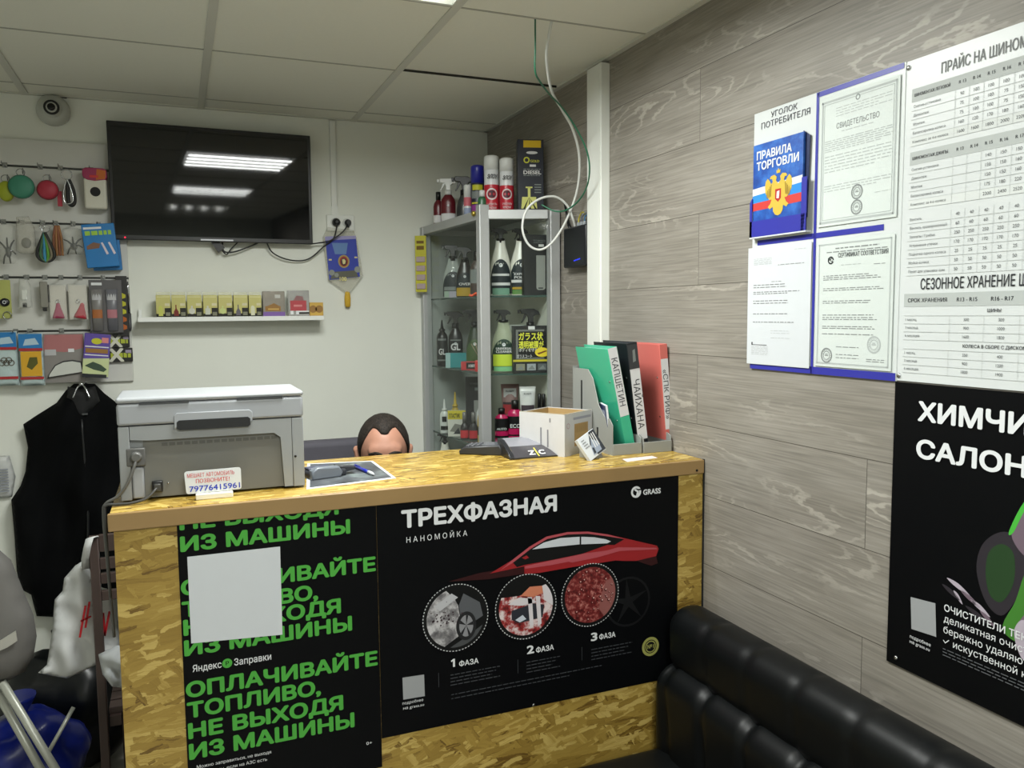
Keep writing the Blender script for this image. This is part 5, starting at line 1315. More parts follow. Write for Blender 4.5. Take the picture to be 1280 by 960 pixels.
b = MB(); b.prism(arc, -0.012, 0.0, M('mirror_rim', (40, 40, 42), 0.5), bev=0.002); b.build('mirror_rim', t)
b = MB(); b.prism([(p[0]*0.93+0.001, (p[1]-h*0.27)*0.86+h*0.27) for p in arc], -0.0128, -0.011, M('mirror_face', (206, 208, 204), 0.15, metal=0.4, var=0)); b.build('mirror', t)
t, wd, h = hang('purple_pack', 'purple and pale green pack over the mirror pack corner', 'pack', 98, 417, 137, 472, -0.08); t.rotation_euler = (0, 0.10, 0)
b = MB(); b.box(-wd*0.42, wd*0.42, -0.004, 0.004, 0, h, M('purple_card', (86, 66, 150), 0.4), bev=0.002); b.build('card', t)
b = MB(); y = -0.0046; b.disc(-wd*0.02, h*0.83, wd*0.17, y, ink('strip_yellow', (190, 188, 50)), rz=h*0.07); b.bar(wd*0.14, wd*0.36, h*0.8, h*0.92, y, ink('pinkish', (206, 130, 130)))
b.bar(-wd*0.36, wd*0.36, h*0.56, h*0.66, y, ink('orange_brown', (146, 108, 56))); b.flat([(-wd*0.42, h*0.06), (wd*0.42, h*0.02), (wd*0.42, h*0.46), (-wd*0.42, h*0.42)], y, ink('pale_lime', (190, 200, 150)))
b.flat([(-wd*0.36, h*0.26), (-wd*0.1, h*0.36), (wd*0.16, h*0.3), (wd*0.36, h*0.2), (wd*0.26, h*0.14), (-wd*0.06, h*0.18)], y-0.0003, ink('tool_green', (60, 78, 62))); b.bar(-wd*0.42, wd*0.36, 0.0, h*0.08, y-0.0004, ink('print_black', (40, 42, 46)))
for z in (0.5, 0.69): b.bar(-wd*0.38, wd*0.38, h*z, h*(z+0.025), y-0.0002, white_ink)
b.build('print', t)
for k, (u0, v0, u1, v1) in enumerate(((136, 418, 162, 434), (136, 435, 166, 452))):
    t, wd, h = hang('small_black_pack', ('upper' if k == 0 else 'lower')+' black pack with a large white X at the panel edge', 'pack', u0, v0, u1, v1, -0.03)
    b = MB(); b.box(-wd/2, wd/2, -0.006, 0.006, 0, h, M('pack_black', (18, 18, 16), 0.35), bev=0.001); b.build('carton', t)
    b = MB(); y = -0.0066; b.text('X', -wd*0.18, h*0.05, h*0.95, y-0.0004, ink('x_white', (206, 206, 190)), align='C', bold=0.04); dashes(b, -wd*0.42, wd*0.42, h*0.30, h*0.34, y, ink('lime_print', (170, 180, 60)), rndd, 0.012); b.bar(wd*0.2, wd*0.45, h*0.6, h*0.86, y, ink('lilac_label', (150, 140, 160))); b.build('print', t)

# ================================================================== GLASS CABINET
G = glass('cabinet_glass')
SZ = [1.09, 1.378, 1.668]          # glass shelves
TOPZ = 1.978
BL, FL, FR, BR = (-0.302, -0.02), (-0.27, -0.65), (-0.026, -0.735), (-0.026, -0.02)
cb = thing('display_cabinet', 'grey aluminium glass cabinet of car care bottles in the corner', 'cabinet', (0, 0, 0))
for i, (x, y) in enumerate((BL, FL, FR, BR)):
    b = MB(); r = 0.0195
    b.box(x-r, x+r, y-r, y+r, 0.0, TOPZ+(0.018 if i == 1 else 0.0), alu, bev=0.003); b.build('post', cb)
def rail(p, q, z0, z1, name):
    a = Vector((p[0], p[1], 0)); c = Vector((q[0], q[1], 0)); d = (c-a); L_ = d.length; ang = math.atan2(d.y, d.x)
    b = MB(); b.box(0.02, L_-0.02, -0.015, 0.015, z0, z1, alu, bev=0.002)
    o = b.build(name, cb, loc=(p[0], p[1], 0), rz=ang); return o
for p, q in ((BL, FL), (FL, FR), (FR, BR), (BL, BR)):
    rail(p, q, TOPZ-0.034, TOPZ, 'top_rail'); rail(p, q, 0.03, 0.06, 'bottom_rail')
b = MB(); b.prism([BL, FL, FR, BR], TOPZ-0.012, TOPZ-0.004, M('cabinet_roof', (120, 122, 120), 0.5), axis='z'); b.build('roof_panel', cb)
b = MB(); b.prism([BL, FL, FR, BR], 0.85, 0.862, M('cabinet_floor', (130, 132, 130), 0.45), axis='z'); b.build('base_shelf', cb)
ins = [(BL[0]+0.015, BL[1]-0.01), (FL[0]+0.018, FL[1]+0.02), (FR[0]-0.018, FR[1]+0.02), (BR[0]-0.015, BR[1]-0.01)]
shelf_glass = M('shelf_glass_edge', (62, 82, 76), 0.2, var=0)
for z in SZ:
    b = MB(); b.prism(ins, z-0.006, z, G, axis='z')
    e = [Vector((p[0], p[1])) for p in ins]
    for k in (0, 1):
        a, c = e[k], e[k+1]; n_ = (c-a).normalized().orthogonal()*0.001
        b.prism([tuple(a), tuple(c), tuple(c+n_), tuple(a+n_)], z-0.0065, z+0.0005, shelf_glass, axis='z')
    b.build('glass_shelf', cb)
for nm, p, q in (('side_glass', BL, FL), ('front_glass', FL, FR)):
    a = Vector(p); c = Vector(q); d = (c-a).normalized(); n_ = Vector((-d.y, d.x))*0.002; a = a+d*0.02; c = c-d*0.02
    b = MB(); b.prism([tuple(a-n_), tuple(c-n_), tuple(c+n_), tuple(a+n_)], 0.86, TOPZ-0.035, G, axis='z'); b.build(nm, cb)
b = MB(); b.box(BL[0]+0.02, BR[0]-0.02, -0.016, -0.012, 0.06, TOPZ-0.03, M('cabinet_back', (150, 156, 152), 0.6)); b.build('back_panel', cb)
b = MB(); b.box(-0.02, -0.014, FR[1]+0.02, BR[1]-0.02, 0.06, TOPZ-0.03, M('cabinet_side', (196, 198, 186), 0.6)); b.build('side_panel', cb)
b = MB(); p = at(600, 262, y=-0.66); b.lathe([(0.006, -0.004), (0.010, 0.0), (0.010, 0.008), (0.005, 0.012)], M('brass', (170, 150, 70), 0.3, metal=0.8, var=0), seg=12, mtx=Matrix.Translation((FL[0]-0.02, FL[1]+0.03, p.z-0.01)) @ Matrix.Rotation(-PI/2, 4, 'Y')); b.build('lock', cb)

FACE = -0.36       # items are turned a little towards the room
def put(name, label, cat, u0, u1, v0, v1, y, z, group=None, rz=FACE):
    """returns thing, width, height of an item standing on z whose picture spans u0..u1, top v0"""
    xc, wd, z0, z1 = fit(u0, v0, u1, v1, y)
    return thing(name, label, cat, (xc, y, z), rz=rz, group=group), wd, z1-z
def trigger(t, z, s, m, flip=1, nm='trigger_head'):
    b = MB()
    P_ = [(-0.030, 0.030), (-0.034, 0.040), (-0.030, 0.046), (0.012, 0.046), (0.028, 0.036), (0.032, 0.026), (0.018, 0.026), (0.010, 0.020), (0.010, 0.0), (-0.008, 0.0), (-0.008, 0.016), (-0.014, 0.028)]
    b.prism([(flip*p[0]*s, z+p[1]*s) for p in P_], -0.009*s, 0.009*s, m, bev=0.002*s)
    b.prism([(flip*p[0]*s, z+p[1]*s) for p in [(-0.016, 0.030), (-0.020, 0.028), (-0.027, 0.008), (-0.032, 0.0), (-0.027, -0.001), (-0.020, 0.010), (-0.011, 0.026)]], -0.004*s, 0.004*s, m, bev=0.001*s)
    b.box(flip*-0.038*s-0.004*s, flip*-0.038*s+0.004*s, -0.006*s, 0.006*s, z+0.031*s, z+0.043*s, m, bev=0.001*s)
    b.lathe([(0.0135*s, z-0.016*s), (0.0135*s, z+0.002*s)], m, seg=14)
    b.build(nm, t)
def drop_logo(b, x, z, r, y, m):
    b.ringflat(x, z, r*0.55, r, y, m); b.flat([(x-r*0.1, z-r*0.9), (x+r*0.6, z-r*0.4), (x+r*0.2, z+r*0.4), (x-r*0.4, z+r*0.1)], y-0.0002, m)
def spray_bottle(label, u0, u1, v0, v1, y, z, body_m, label_m, trig_m, accents=(), flip=1, shape='round', words_=(), body_frac=0.72, group=None, sy=0.62):
    t, wd, h = put('spray_bottle', label, 'bottle', u0, u1, v0, v1, y, z, group)
    R = wd/2; hb = h*body_frac
    prof = [(R*0.94, 0.001), (R, 0.006), (R, hb*0.42), (R*0.93, hb*0.58), (R*0.74, hb*0.74), (R*0.52, hb*0.88), (R*0.46, hb*0.95), (R*0.44, hb)] if shape == 'round' else [(R*0.95, 0.001), (R, 0.005), (R, hb*0.66), (R*0.9, hb*0.76), (R*0.62, hb*0.86), (R*0.40, hb*0.93), (R*0.38, hb)]
    def rf(zz):
        for (r0, z0), (r1, z1) in zip(prof, prof[1:]):
            if z0 <= zz <= z1: return r0+(r1-r0)*(zz-z0)/max(1e-6, z1-z0)
        return prof[-1][0]
    b = MB(); b.lathe(prof, body_m, seg=24, sy=sy); b.build('bottle_body', t)
    b = MB(); b.wrap(rf, hb*0.04, hb*0.66, 1.25, label_m, arch=hb*0.34, sy=sy)
    yl = lambda zz, xx=0: -sy*math.sqrt(max(0, rf(zz)**2-xx**2))-0.0018
    for (z0_, z1_, hw_, m_) in accents: b.wrap(rf, hb*z0_, hb*z1_, hw_, m_, sy=sy, lift=0.0011)
    if words_:
        for (tx, zz, hh_, m_) in words_: b.text(tx, 0, hb*zz, hb*hh_, yl(hb*zz)-0.0006, m_, align='C', bold=0.03, w=min(R*1.25, None or R*1.25))
    drop_logo(b, 0, hb*0.55, hb*0.035, yl(hb*0.52)-0.0008, white_ink)
    b.build('front_label', t)
    s = max(0.5, (h-hb)/0.050)
    b = MB(); b.lathe([(R*0.40, hb-0.002), (R*0.40, hb+0.006*s)], trig_m, seg=14); b.build('collar', t)
    trigger(t, hb+0.004*s, s*0.82, trig_m, flip)
    return t
def aerosol(label, u0, u1, v0, v1, y, z, body_m, cap_m, fn=None, capf=0.28, group=None, nm='aerosol_can'):
    t, wd, h = put(nm, label, 'can', u0, u1, v0, v1, y, z, group); R = wd/2
    b = MB(); b.lathe([(R*0.93, 0.0), (R*0.97, 0.004), (R*0.97, h*(1-capf)-0.004), (R*0.9, h*(1-capf))], body_m, seg=24); b.build('can_body', t)
    b = MB(); b.lathe([(R, h*(1-capf)-0.003), (R*0.99, h*0.95), (R*0.94, h*0.985), (R*0.7, h)], cap_m, seg=24); b.build('cap', t)
    if fn:
        b = MB(); fn(b, R, h); b.build('front_label', t)
    return t
def flask(label, u0, u1, v0, v1, y, z, body_m, cap_m, bands=(), nm='bottle', shf=0.62, nkf=0.8, words_=(), group=None, sy=0.7, cone=False, capr=0.42):
    t, wd, h = put(nm, label, 'bottle', u0, u1, v0, v1, y, z, group); R = wd/2
    b = MB(); b.lathe([(R*0.95, 0), (R, 0.004), (R, h*shf), (R*0.85, h*(shf+(nkf-shf)*0.5)), (R*capr, h*nkf-0.002), (R*capr*0.95, h*nkf)], body_m, seg=22, sy=sy); b.build('bottle_body', t)
    b = MB()
    if cone: b.lathe([(R*0.56, h*nkf-0.001), (R*0.56, h*(nkf+0.04)), (R*0.3, h*(nkf+0.06)), (R*0.1, h)], cap_m, seg=16)
    else: b.lathe([(R*(capr+0.06), h*nkf-0.001), (R*(capr+0.06), h*0.99), (R*capr*0.8, h)], cap_m, seg=18)
    b.build('cap', t)
    if bands or words_:
        b = MB()
        for (z0_, z1_, hw_, m_) in bands: b.wrap(R, h*z0_, h*z1_, hw_, m_, sy=sy, lift=0.0006)
        for (tx, zz, hh_, m_, ww) in words_: b.text(tx, 0, h*zz, h*hh_, -R*sy-0.0022, m_, align='C', bold=0.02, w=R*ww)
        b.build('front_label', t)
    return t
def carton(name, label, u0, u1, v0, v1, y, z, dep, m, fn=None, rz=FACE, cat='box', group=None):
    t, wd, h = put(name, label, cat, u0, u1, v0, v1, y, z, group, rz=rz)
    b = MB(); b.box(-wd/2, wd/2, -dep/2, dep/2, 0, h, m, bev=min(0.0012, wd*0.04)); b.build('carton', t)
    if fn:
        b = MB(); fn(b, wd, h, -dep/2-0.0006); b.build('print', t)
    return t
wine = M('wine_red_plastic', (92, 20, 30), 0.3, var=0.05); white_cap = M('white_cap', (206, 208, 206), 0.35, var=0.02); lab_white = ink('label_white', (206, 206, 206)); red_can = M('red_can', (178, 38, 52), 0.3, var=0.03)
silver_can = M('white_can', (208, 210, 212), 0.3, var=0.02); dark_lab = ink('label_dark', (34, 42, 46)); lab_grey = ink('label_greyish', (120, 126, 124)); bluecap = M('blue_cap', (36, 40, 140), 0.3); dark_can = M('dark_can', (42, 40, 60), 0.35)
clear_b = film('clear_bottle', (196, 204, 200), 0.5, 0.1); white_b = M('pearl_white_bottle', (216, 214, 204), 0.3, var=0.02); black_b = M('black_bottle', (18, 19, 21), 0.3, var=0.04); trig_b = M('black_trigger', (17, 17, 18), 0.4, var=0)
# --- on the cabinet roof
Z = TOPZ-0.004
flask('dark red flask with a black cap, leftmost on the cabinet roof', 542, 554, 240, 283, -0.17, Z, wine, trig_b, [(0.05, 0.28, 1.2, lab_white)], shf=0.55, nkf=0.76)
t = spray_bottle('dark red spray bottle with a white trigger on the cabinet roof', 551.5, 569, 220, 279, -0.24, Z, wine, wine, white_cap, [(0.02, 0.30, 1.2, lab_white)], shape='can', body_frac=0.66)
t = spray_bottle('dark spray bottle with a black trigger behind the white pink can', 571, 590, 217, 268, -0.28, Z, M('smoke_bottle', (60, 62, 62), 0.3), M('smoke_bottle2', (52, 54, 54), 0.3), trig_b, shape='round', body_frac=0.62)
aerosol('small white and pink can on the cabinet roof', 580, 589, 231, 267, -0.42, Z, silver_can, white_cap, lambda b, R, h: (b.wrap(R, h*0.36, h*0.62, 1.3, ink('pinky', (190, 100, 110))), b.wrap(R, h*0.1, h*0.3, 1.2, ink('label_bluegrey', (140, 150, 176)))), 0.34)
def bl_fn(b, R, h):
    b.wrap(R, h*0.52, h*0.62, 0.8, ink('strip_yellow', (190, 188, 50)), lift=0.0008); b.wrap(R, h*0.05, h*0.24, 1.1, ink('violet', (140, 60, 136))); b.wrap(R, h*0.36, h*0.5, 1.0, ink('label_greyish', (120, 126, 124))); b.wrap(R, h*0.26, h*0.29, 1.0, ink('strip_yellow', (190, 188, 50)))
aerosol('dark can with a bright blue cap on the cabinet roof', 589, 605, 207, 266, -0.44, Z, dark_can, bluecap, bl_fn, 0.33)
flask('small green and white bottle by the cabinet corner post', 597.5, 608, 238, 260, -0.55, Z, M('green_bottle', (44, 92, 60), 0.35), white_cap, shf=0.6, nkf=0.75, capr=0.6)
def rw_fn(b, R, h):
    b.wrap(R, 0.004, h*0.50, PI*0.99, red_can, lift=0.0004, na=30)
    q = [(R*1.02*math.sin(a_), a_) for a_ in (0,)]
    for (r0, r1, m_) in ((0.60, 0.78, lab_white), (0.0, 0.52, ink('can_dark', (70, 40, 50)))):
        v = []; f = []; n_ = 26
        for k in range(n_):
            a_ = 2*PI*k/n_
            for rr in (r0, r1):
                th = rr*0.95*math.cos(a_); zz = h*0.34+rr*R*0.95*math.sin(a_); v.append((1.03*R*math.sin(th), -1.03*R*math.cos(th), zz))
        for k in range(n_): f.append((2*k, 2*k+1, (2*k+3) % (2*n_), (2*k+2) % (2*n_)))
        b.faces(v, f, m_)
    b.text('ОЧИСТИТЕЛЬ', 0, h*0.15, h*0.035, -R*1.06, lab_white, align='C', w=R*1.3); b.text('КРАСКИ', 0, h*0.085, h*0.04, -R*1.06, lab_white, align='C', w=R*1.1)
    b.text('ЭЛОУ', -0.0, h*0.60, h*0.07, -R*1.05, ink('print_black', (40, 42, 46)), align='C', w=R*1.25, skew=0.3, bold=0.03)
aerosol('tall white and red spray can on the cabinet roof, left of the two', 605.5, 623.5, 195, 261, -0.55, Z, silver_can, white_cap, rw_fn, 0.23)
aerosol('white and red spray can on the cabinet roof beside the diesel box', 625, 641.5, 198, 261, -0.60, Z, silver_can, white_cap, rw_fn, 0.23)
def dz_fn(b, w, h, y):
    b.bar(-w*0.28, w*0.40, h*0.89, h*0.985, y, ink('dz_yellow', (206, 172, 30)))
    b.disc(-0.0+w*0.05, h*0.82, w*0.22, y, lab_white, rz=h*0.02); b.ringflat(-w*0.16, h*0.72, w*0.07, w*0.12, y, ink('dz_lime', (190, 190, 60))); b.text('GOLD', w*0.16, h*0.69, h*0.035, y, ink('dz_lime', (190, 190, 60)), align='C', bold=0.03, w=w*0.34)
    b.bar(-w*0.04, w*0.2, h*0.63, h*0.66, y, lab_white)
    b.text('DIESEL', -w*0.28, h*0.53, h*0.05, y, lab_white, w=w*0.68, bold=0.03); dashes(b, -w*0.28, w*0.38, h*0.59, h*0.012, y, lab_grey, R_, 0.01); dashes(b, -w*0.28, w*0.38, h*0.505, h*0.012, y, lab_grey, R_, 0.01)
    for k in range(4): b.bar(w*0.14, w*0.40, h*(0.38-0.035*k), h*(0.395-0.035*k), y, lab_grey)
    ly_ = ink('dz_pale', (206, 206, 120))
    b.flat([(-w*0.38, h*0.06), (w*0.24, h*0.06), (w*0.2, h*0.22), (-w*0.34, h*0.22)], y, ly_); b.bar(-w*0.12, -w*0.02, h*0.2, h*0.36, y-0.0001, ly_); b.bar(-w*0.2, w*0.06, h*0.34, h*0.36, y-0.0001, ly_)
    for k in range(3): b.flat([(-w*0.07, h*0.22), (-w*(0.3-0.22*k), h*0.06), (-w*(0.22-0.22*k), h*0.06)], y-0.0003, ink('dz_dark', (40, 44, 24)))
navy_card = M('navy_card', (22, 26, 40), 0.35)
carton('additive_box', 'tall dark diesel additive box with a yellow top label on the cabinet roof', 647.5, 677, 176, 261, -0.63, Z, 0.05, navy_card, dz_fn, rz=-0.28)
# --- upper glass shelf
Z = SZ[2]
spray_bottle('clear spray bottle with an arched dark label, upper shelf left end', 545, 570, 303, 371, -0.22, Z, clear_b, dark_lab, trig_b, [(0.02, 0.17, 1.0, ink('label_pale_green', (150, 170, 156))), (0.19, 0.28, 1.0, lab_grey)])
spray_bottle('spray bottle with a yellow flower label on the upper shelf', 570, 592, 306, 368, -0.30, Z, M('dark_bottle', (38, 34, 32), 0.3), dark_lab, trig_b, [(0.04, 0.26, 1.1, ink('label_mustard', (170, 140, 40)))], words_=[('OVER', 0.32, 0.07, lab_white)])
flask('smoky bottle with white lettering beside the corner post, upper shelf', 588, 604, 314, 372, -0.42, Z, M('brown_smoke', (70, 58, 52), 0.35), trig_b, [(0.3, 0.6, 1.2, ink('label_greyish', (120, 126, 124)))], shf=0.6, nkf=0.8)
spray_bottle('pearl white spray bottle with a car label on the upper shelf', 613.5, 638, 283, 371, -0.56, Z, white_b, dark_lab, trig_b, [(0.02, 0.14, 0.9, ink('label_teal', (110, 150, 130))), (0.19, 0.24, 1.0, lab_white), (0.36, 0.40, 0.9, lab_white)], body_frac=0.80)
spray_bottle('pearl white spray bottle labelled express polish, nearest the black box', 638, 665.5, 283, 371, -0.575, Z, white_b, dark_lab, trig_b, [(0.03, 0.11, 0.9, ink('label_grass', (90, 130, 70))), (0.12, 0.16, 0.9, ink('label_mustard', (170, 140, 40))), (0.24, 0.29, 1.0, lab_white)], words_=[('EXPRESS', 0.37, 0.045, lab_white), ('POLISH', 0.31, 0.045, lab_white)], body_frac=0.80)
def to_fn(b, w, h, y):
    b.text('TORSO', -w*0.1, h*0.88, h*0.035, y, lab_grey, w=w*0.5); b.bar(w*0.12, w*0.34, h*0.80, h*0.84, y, lab_white); b.bar(-w*0.1, w*0.3, h*0.86, h*0.866, y, lab_grey)
    b.flat([(w*0.02, h*0.12), (w*0.08, h*0.09), (w*0.34, h*0.09), (w*0.4, h*0.12), (w*0.4, h*0.66), (w*0.02, h*0.66)], y, ink('box_window', (138, 140, 136))); b.bar(w*0.1, w*0.3, h*0.11, h*0.13, y-0.0002, ink('print_black', (40, 42, 46)))
carton('accessory_box', 'tall black box with a grey window panel on the upper shelf', 661, 688.5, 294, 371, -0.665, Z, 0.04, M('matte_black_card', (24, 25, 26), 0.5), to_fn, rz=-0.2)
t, wd, h = put('price_strip', 'yellow hanging strip of small sachets at the cabinet left edge', 'strip', 531.5, 545, 295, 365, -0.06, at(538, 365, y=-0.06).z, rz=-0.5)
b = MB(); b.box(-wd/2, wd/2, -0.0015, 0.0015, 0, h, M('strip_lime', (186, 180, 40), 0.5), bev=0.0005); b.build('card', t)
for k in range(4):
    b = MB(); b.box(-wd*0.40, wd*0.40, -0.007, -0.0016, h*(0.05+0.16*k), h*(0.15+0.16*k), M('sachet_mauve', (168, 150, 150), 0.4), bev=0.002); b.build('sachet', t)
b = MB(); b.bar(-wd*0.36, wd*0.3, h*0.75, h*0.82, -0.002, ink('strip_brown', (110, 84, 20))); b.bar(-wd*0.36, wd*0.3, h*0.86, h*0.91, -0.002, ink('strip_brown', (110, 84, 20))); b.build('print', t)
t.location.x = -0.335
t, wd, h = put('orange_clip', 'bright orange plastic clip lying on the upper shelf', 'clip', 580, 598, 362, 371, -0.50, Z)
b = MB(); om = M('orange_plastic', (236, 84, 34), 0.4); b.tube([(-0.022, 0, 0.006), (-0.012, 0, 0.004), (0.002, 0, 0.007), (0.014, 0, 0.006), (0.022, 0, 0.014)], 0.0045, om); b.tube([(-0.006, -0.006, 0.006), (0.004, -0.010, 0.012), (0.016, -0.006, 0.010)], 0.004, om); b.build('clip_body', t)
b = MB(); b.ball((0.020, 0, 0.016), (0.007, 0.006, 0.007), om, 10, 6); b.build('grip', t)
t = carton('label_card', 'pale lilac price card lying on the upper shelf edge', 546, 577, 364, 373, -0.30, Z, 0.003, M('lilac_card', (150, 148, 160), 0.5), None)
# --- middle glass shelf
Z = SZ[1]
flask('black squeeze bottle with a pointed nozzle, middle shelf left end', 546, 559.5, 400, 456, -0.12, Z, black_b, trig_b, [(0.12, 0.15, 0.9, lab_grey), (0.56, 0.60, 0.8, lab_grey)], nm='squeeze_bottle', shf=0.62, nkf=0.76, words_=[('GL', 0.26, 0.13, lab_white, 1.1)], sy=0.9, cone=True)
spray_bottle('black spray bottle lettered white behind the teal box', 561, 578, 386, 456, -0.15, Z, black_b, black_b, trig_b, [(0.62, 0.65, 0.8, lab_grey)], words_=[('GL', 0.40, 0.16, lab_white)], shape='can', body_frac=0.72, flip=1)
spray_bottle('dark green spray bottle beside the reed diffuser', 583, 604, 383, 456, -0.32, Z, M('bottle_green', (38, 52, 34), 0.3), M('bottle_green2', (60, 84, 40), 0.4), trig_b, body_frac=0.72)
t, wd, h = put('reed_diffuser', 'small red reed diffuser with thin sticks on the middle shelf', 'diffuser', 594, 606, 445, 466, -0.50, Z)
b = MB(); b.box(-wd/2, wd/2, -wd/2, wd/2, 0, h*0.72, M('red_box', (190, 50, 50), 0.35), bev=0.003); b.build('bottle_body', t)
b = MB(); b.lathe([(wd*0.22, h*0.72), (wd*0.2, h)], M('clear_neck', (150, 140, 140), 0.2), seg=12); b.build('neck', t)
for (dx, dz) in ((-0.034, 0.06), (-0.018, 0.065), (0.004, 0.07), (0.016, 0.06)):
    b = MB(); b.tube([(0, 0, h*0.8), (dx, 0.003, h*0.8+dz)], 0.0012, M('reed', (150, 120, 110), 0.7), seg=6, smooth=False); b.build('stick', t)
t = carton('teal_box', 'long flat teal box in front of the black bottles', 556, 596, 441, 461, -0.24, Z, 0.03, M('teal_card', (34, 132, 136), 0.4), lambda b, w, h, y: b.bar(-w/2, -w*0.36, 0.0, h, y, ink('teal_pale', (150, 180, 178))), rz=-0.36)
t = carton('red_carton', 'flat red and black carton lying by the teal box', 569, 593, 452, 463, -0.40, Z, 0.04, M('red_card', (172, 44, 48), 0.4), lambda b, w, h, y: (b.bar(-w*0.25, w*0.4, h*0.15, h*0.9, y, ink('black', (14, 14, 15))), b.text('100%', w*0.07, h*0.35, h*0.35, y-0.0003, lab_white, align='C', bold=0.03)), rz=-0.36)
spray_bottle('clear universal cleaner spray bottle with a lime label, middle shelf', 615, 644, 384, 468, -0.585, Z, film('clear_lime_bottle', (200, 208, 180), 0.45, 0.1), ink('label_green_dark', (34, 56, 44)), trig_b, [(0.03, 0.12, 0.9, ink('label_mint', (120, 180, 130))), (0.13, 0.36, 1.0, ink('label_lime', (186, 206, 60)))], words_=[('UNIVERSAL', 0.45, 0.05, lab_white), ('CLEANER', 0.39, 0.05, lab_white)], body_frac=0.78)
t = carton('pale_carton', 'pale grey carton behind the black glass coat box', 633, 657, 406, 466, -0.54, Z, 0.03, M('pale_card', (170, 176, 168), 0.5), lambda b, w, h, y: b.bar(-w*0.3, w*0.4, h*0.7, h*0.8, y, ink('pinky', (190, 100, 110))))
spray_bottle('spray bottle with a wide dark trigger behind the pale carton', 652, 674, 382, 462, -0.60, Z, M('smoke_bottle', (60, 62, 62), 0.3), M('smoke_bottle2', (52, 54, 54), 0.3), trig_b, body_frac=0.72)
def gc_fn(b, w, h, y):
    b.bar(-w*0.42, w*0.36, h*0.30, h*0.92, y+0.0003, ink('gc_grey', (110, 112, 108))); b.bar(-w*0.36, w*0.40, h*0.33, h*0.88, y, ink('gc_black', (20, 20, 22)))
    yl = ink('gc_yellow', (226, 226, 70))
    b.text('ガラス状', -w*0.34, h*0.71, h*0.13, y-0.0003, yl, w=w*0.66, bold=0.02); b.text('透明被膜が', -w*0.34, h*0.54, h*0.12, y-0.0003, yl, w=w*0.68, bold=0.02)
    b.text('ボディを守る', -w*0.34, h*0.46, h*0.06, y-0.0003, lab_white, w=w*0.5, bold=0.02); b.text('ガラスコート', -w*0.40, h*0.33, h*0.06, y-0.0003, lab_white, w=w*0.42, bold=0.02)
    b.bar(-w*0.5, w*0.5, h*0.245, h*0.29, y-0.0002, ink('gc_olive', (190, 176, 50))); b.bar(-w*0.08, w*0.1, h*0.92, h*0.99, y-0.0004, lab_white)
    b.disc(w*0.30, h*0.44, w*0.2, y-0.0005, ink('gc_ring', (224, 200, 50)), rz=h*0.10); b.flat([(w*0.16, h*0.42), (w*0.4, h*0.48), (w*0.44, h*0.46), (w*0.2, h*0.39)], y-0.0007, ink('gc_brown', (120, 70, 30)))
    for k in range(3): b.bar(w*(-0.42+0.3*k), w*(-0.18+0.3*k), h*0.06, h*0.2, y-0.0002, ink('gc_pic%d' % k, ((130, 130, 110), (150, 156, 160), (90, 94, 96))[k])); b.flat([(w*(-0.40+0.3*k), h*0.08), (w*(-0.28+0.3*k), h*0.17), (w*(-0.2+0.3*k), h*0.08)], y-0.0004, lab_grey)
carton('glass_coat_box', 'square black box with yellow foreign script on the middle shelf', 645.5, 687.5, 407, 467, -0.672, Z, 0.03, M('matte_black_card', (24, 25, 26), 0.5), gc_fn, rz=-0.22)
# --- lower glass shelf
Z = SZ[0]
flask('white glue bottle with a thin nozzle, lower shelf left end', 550, 561, 499, 536, -0.14, Z, M('milky_bottle', (200, 204, 200), 0.35), white_cap, [(0.1, 0.22, 0.9, ink('black', (14, 14, 15))), (0.34, 0.5, 0.5, ink('black', (14, 14, 15)))], nm='glue_bottle', shf=0.52, nkf=0.68, cone=True)
flask('yellow pointed tube behind the yellow and white pack', 563, 575, 490, 536, -0.20, Z, M('tube_yellow', (176, 150, 50), 0.4), M('tube_yellow', (176, 150, 50), 0.4), nm='squeeze_tube', shf=0.45, nkf=0.66, cone=True)
def ep_fn(b, w, h, y):
    b.bar(-w/2, w/2, h*0.66, h, y, ink('ep_yellow', (200, 186, 50))); b.text('ПЛАСТИК', -w*0.42, h*0.72, h*0.16, y-0.0003, ink('black', (14, 14, 15)), w=w*0.6, bold=0.03); b.flat([(-w*0.4, h*0.2), (-w*0.1, h*0.5), (w*0.4, h*0.42), (w*0.3, h*0.14)], y, ink('ep_grey', (120, 120, 112))); b.flat([(-w*0.2, h*0.1), (w*0.1, h*0.34), (w*0.2, h*0.1)], y-0.0002, ink('print_black', (40, 42, 46)))
carton('sealant_pack', 'white and yellow sealant pack on the lower shelf', 558, 579, 513, 537, -0.25, Z, 0.015, M('white_card', (200, 200, 190), 0.5), ep_fn)
for k, (u0, u1) in enumerate(((575.5, 585.5), (586.5, 597))):
    flask('tiny bottle with a red label, %s of the pair on the lower shelf' % ('left' if k == 0 else 'right'), u0, u1, 515, 540, -0.34-0.03*k, Z, M('small_dark_bottle', (52, 50, 52), 0.3), M('smoke_cap', (110, 108, 104), 0.3), [(0.06, 0.34, 1.2, ink('small_red', (186, 50, 56)))], nm='tiny_bottle', shf=0.4, nkf=0.62)
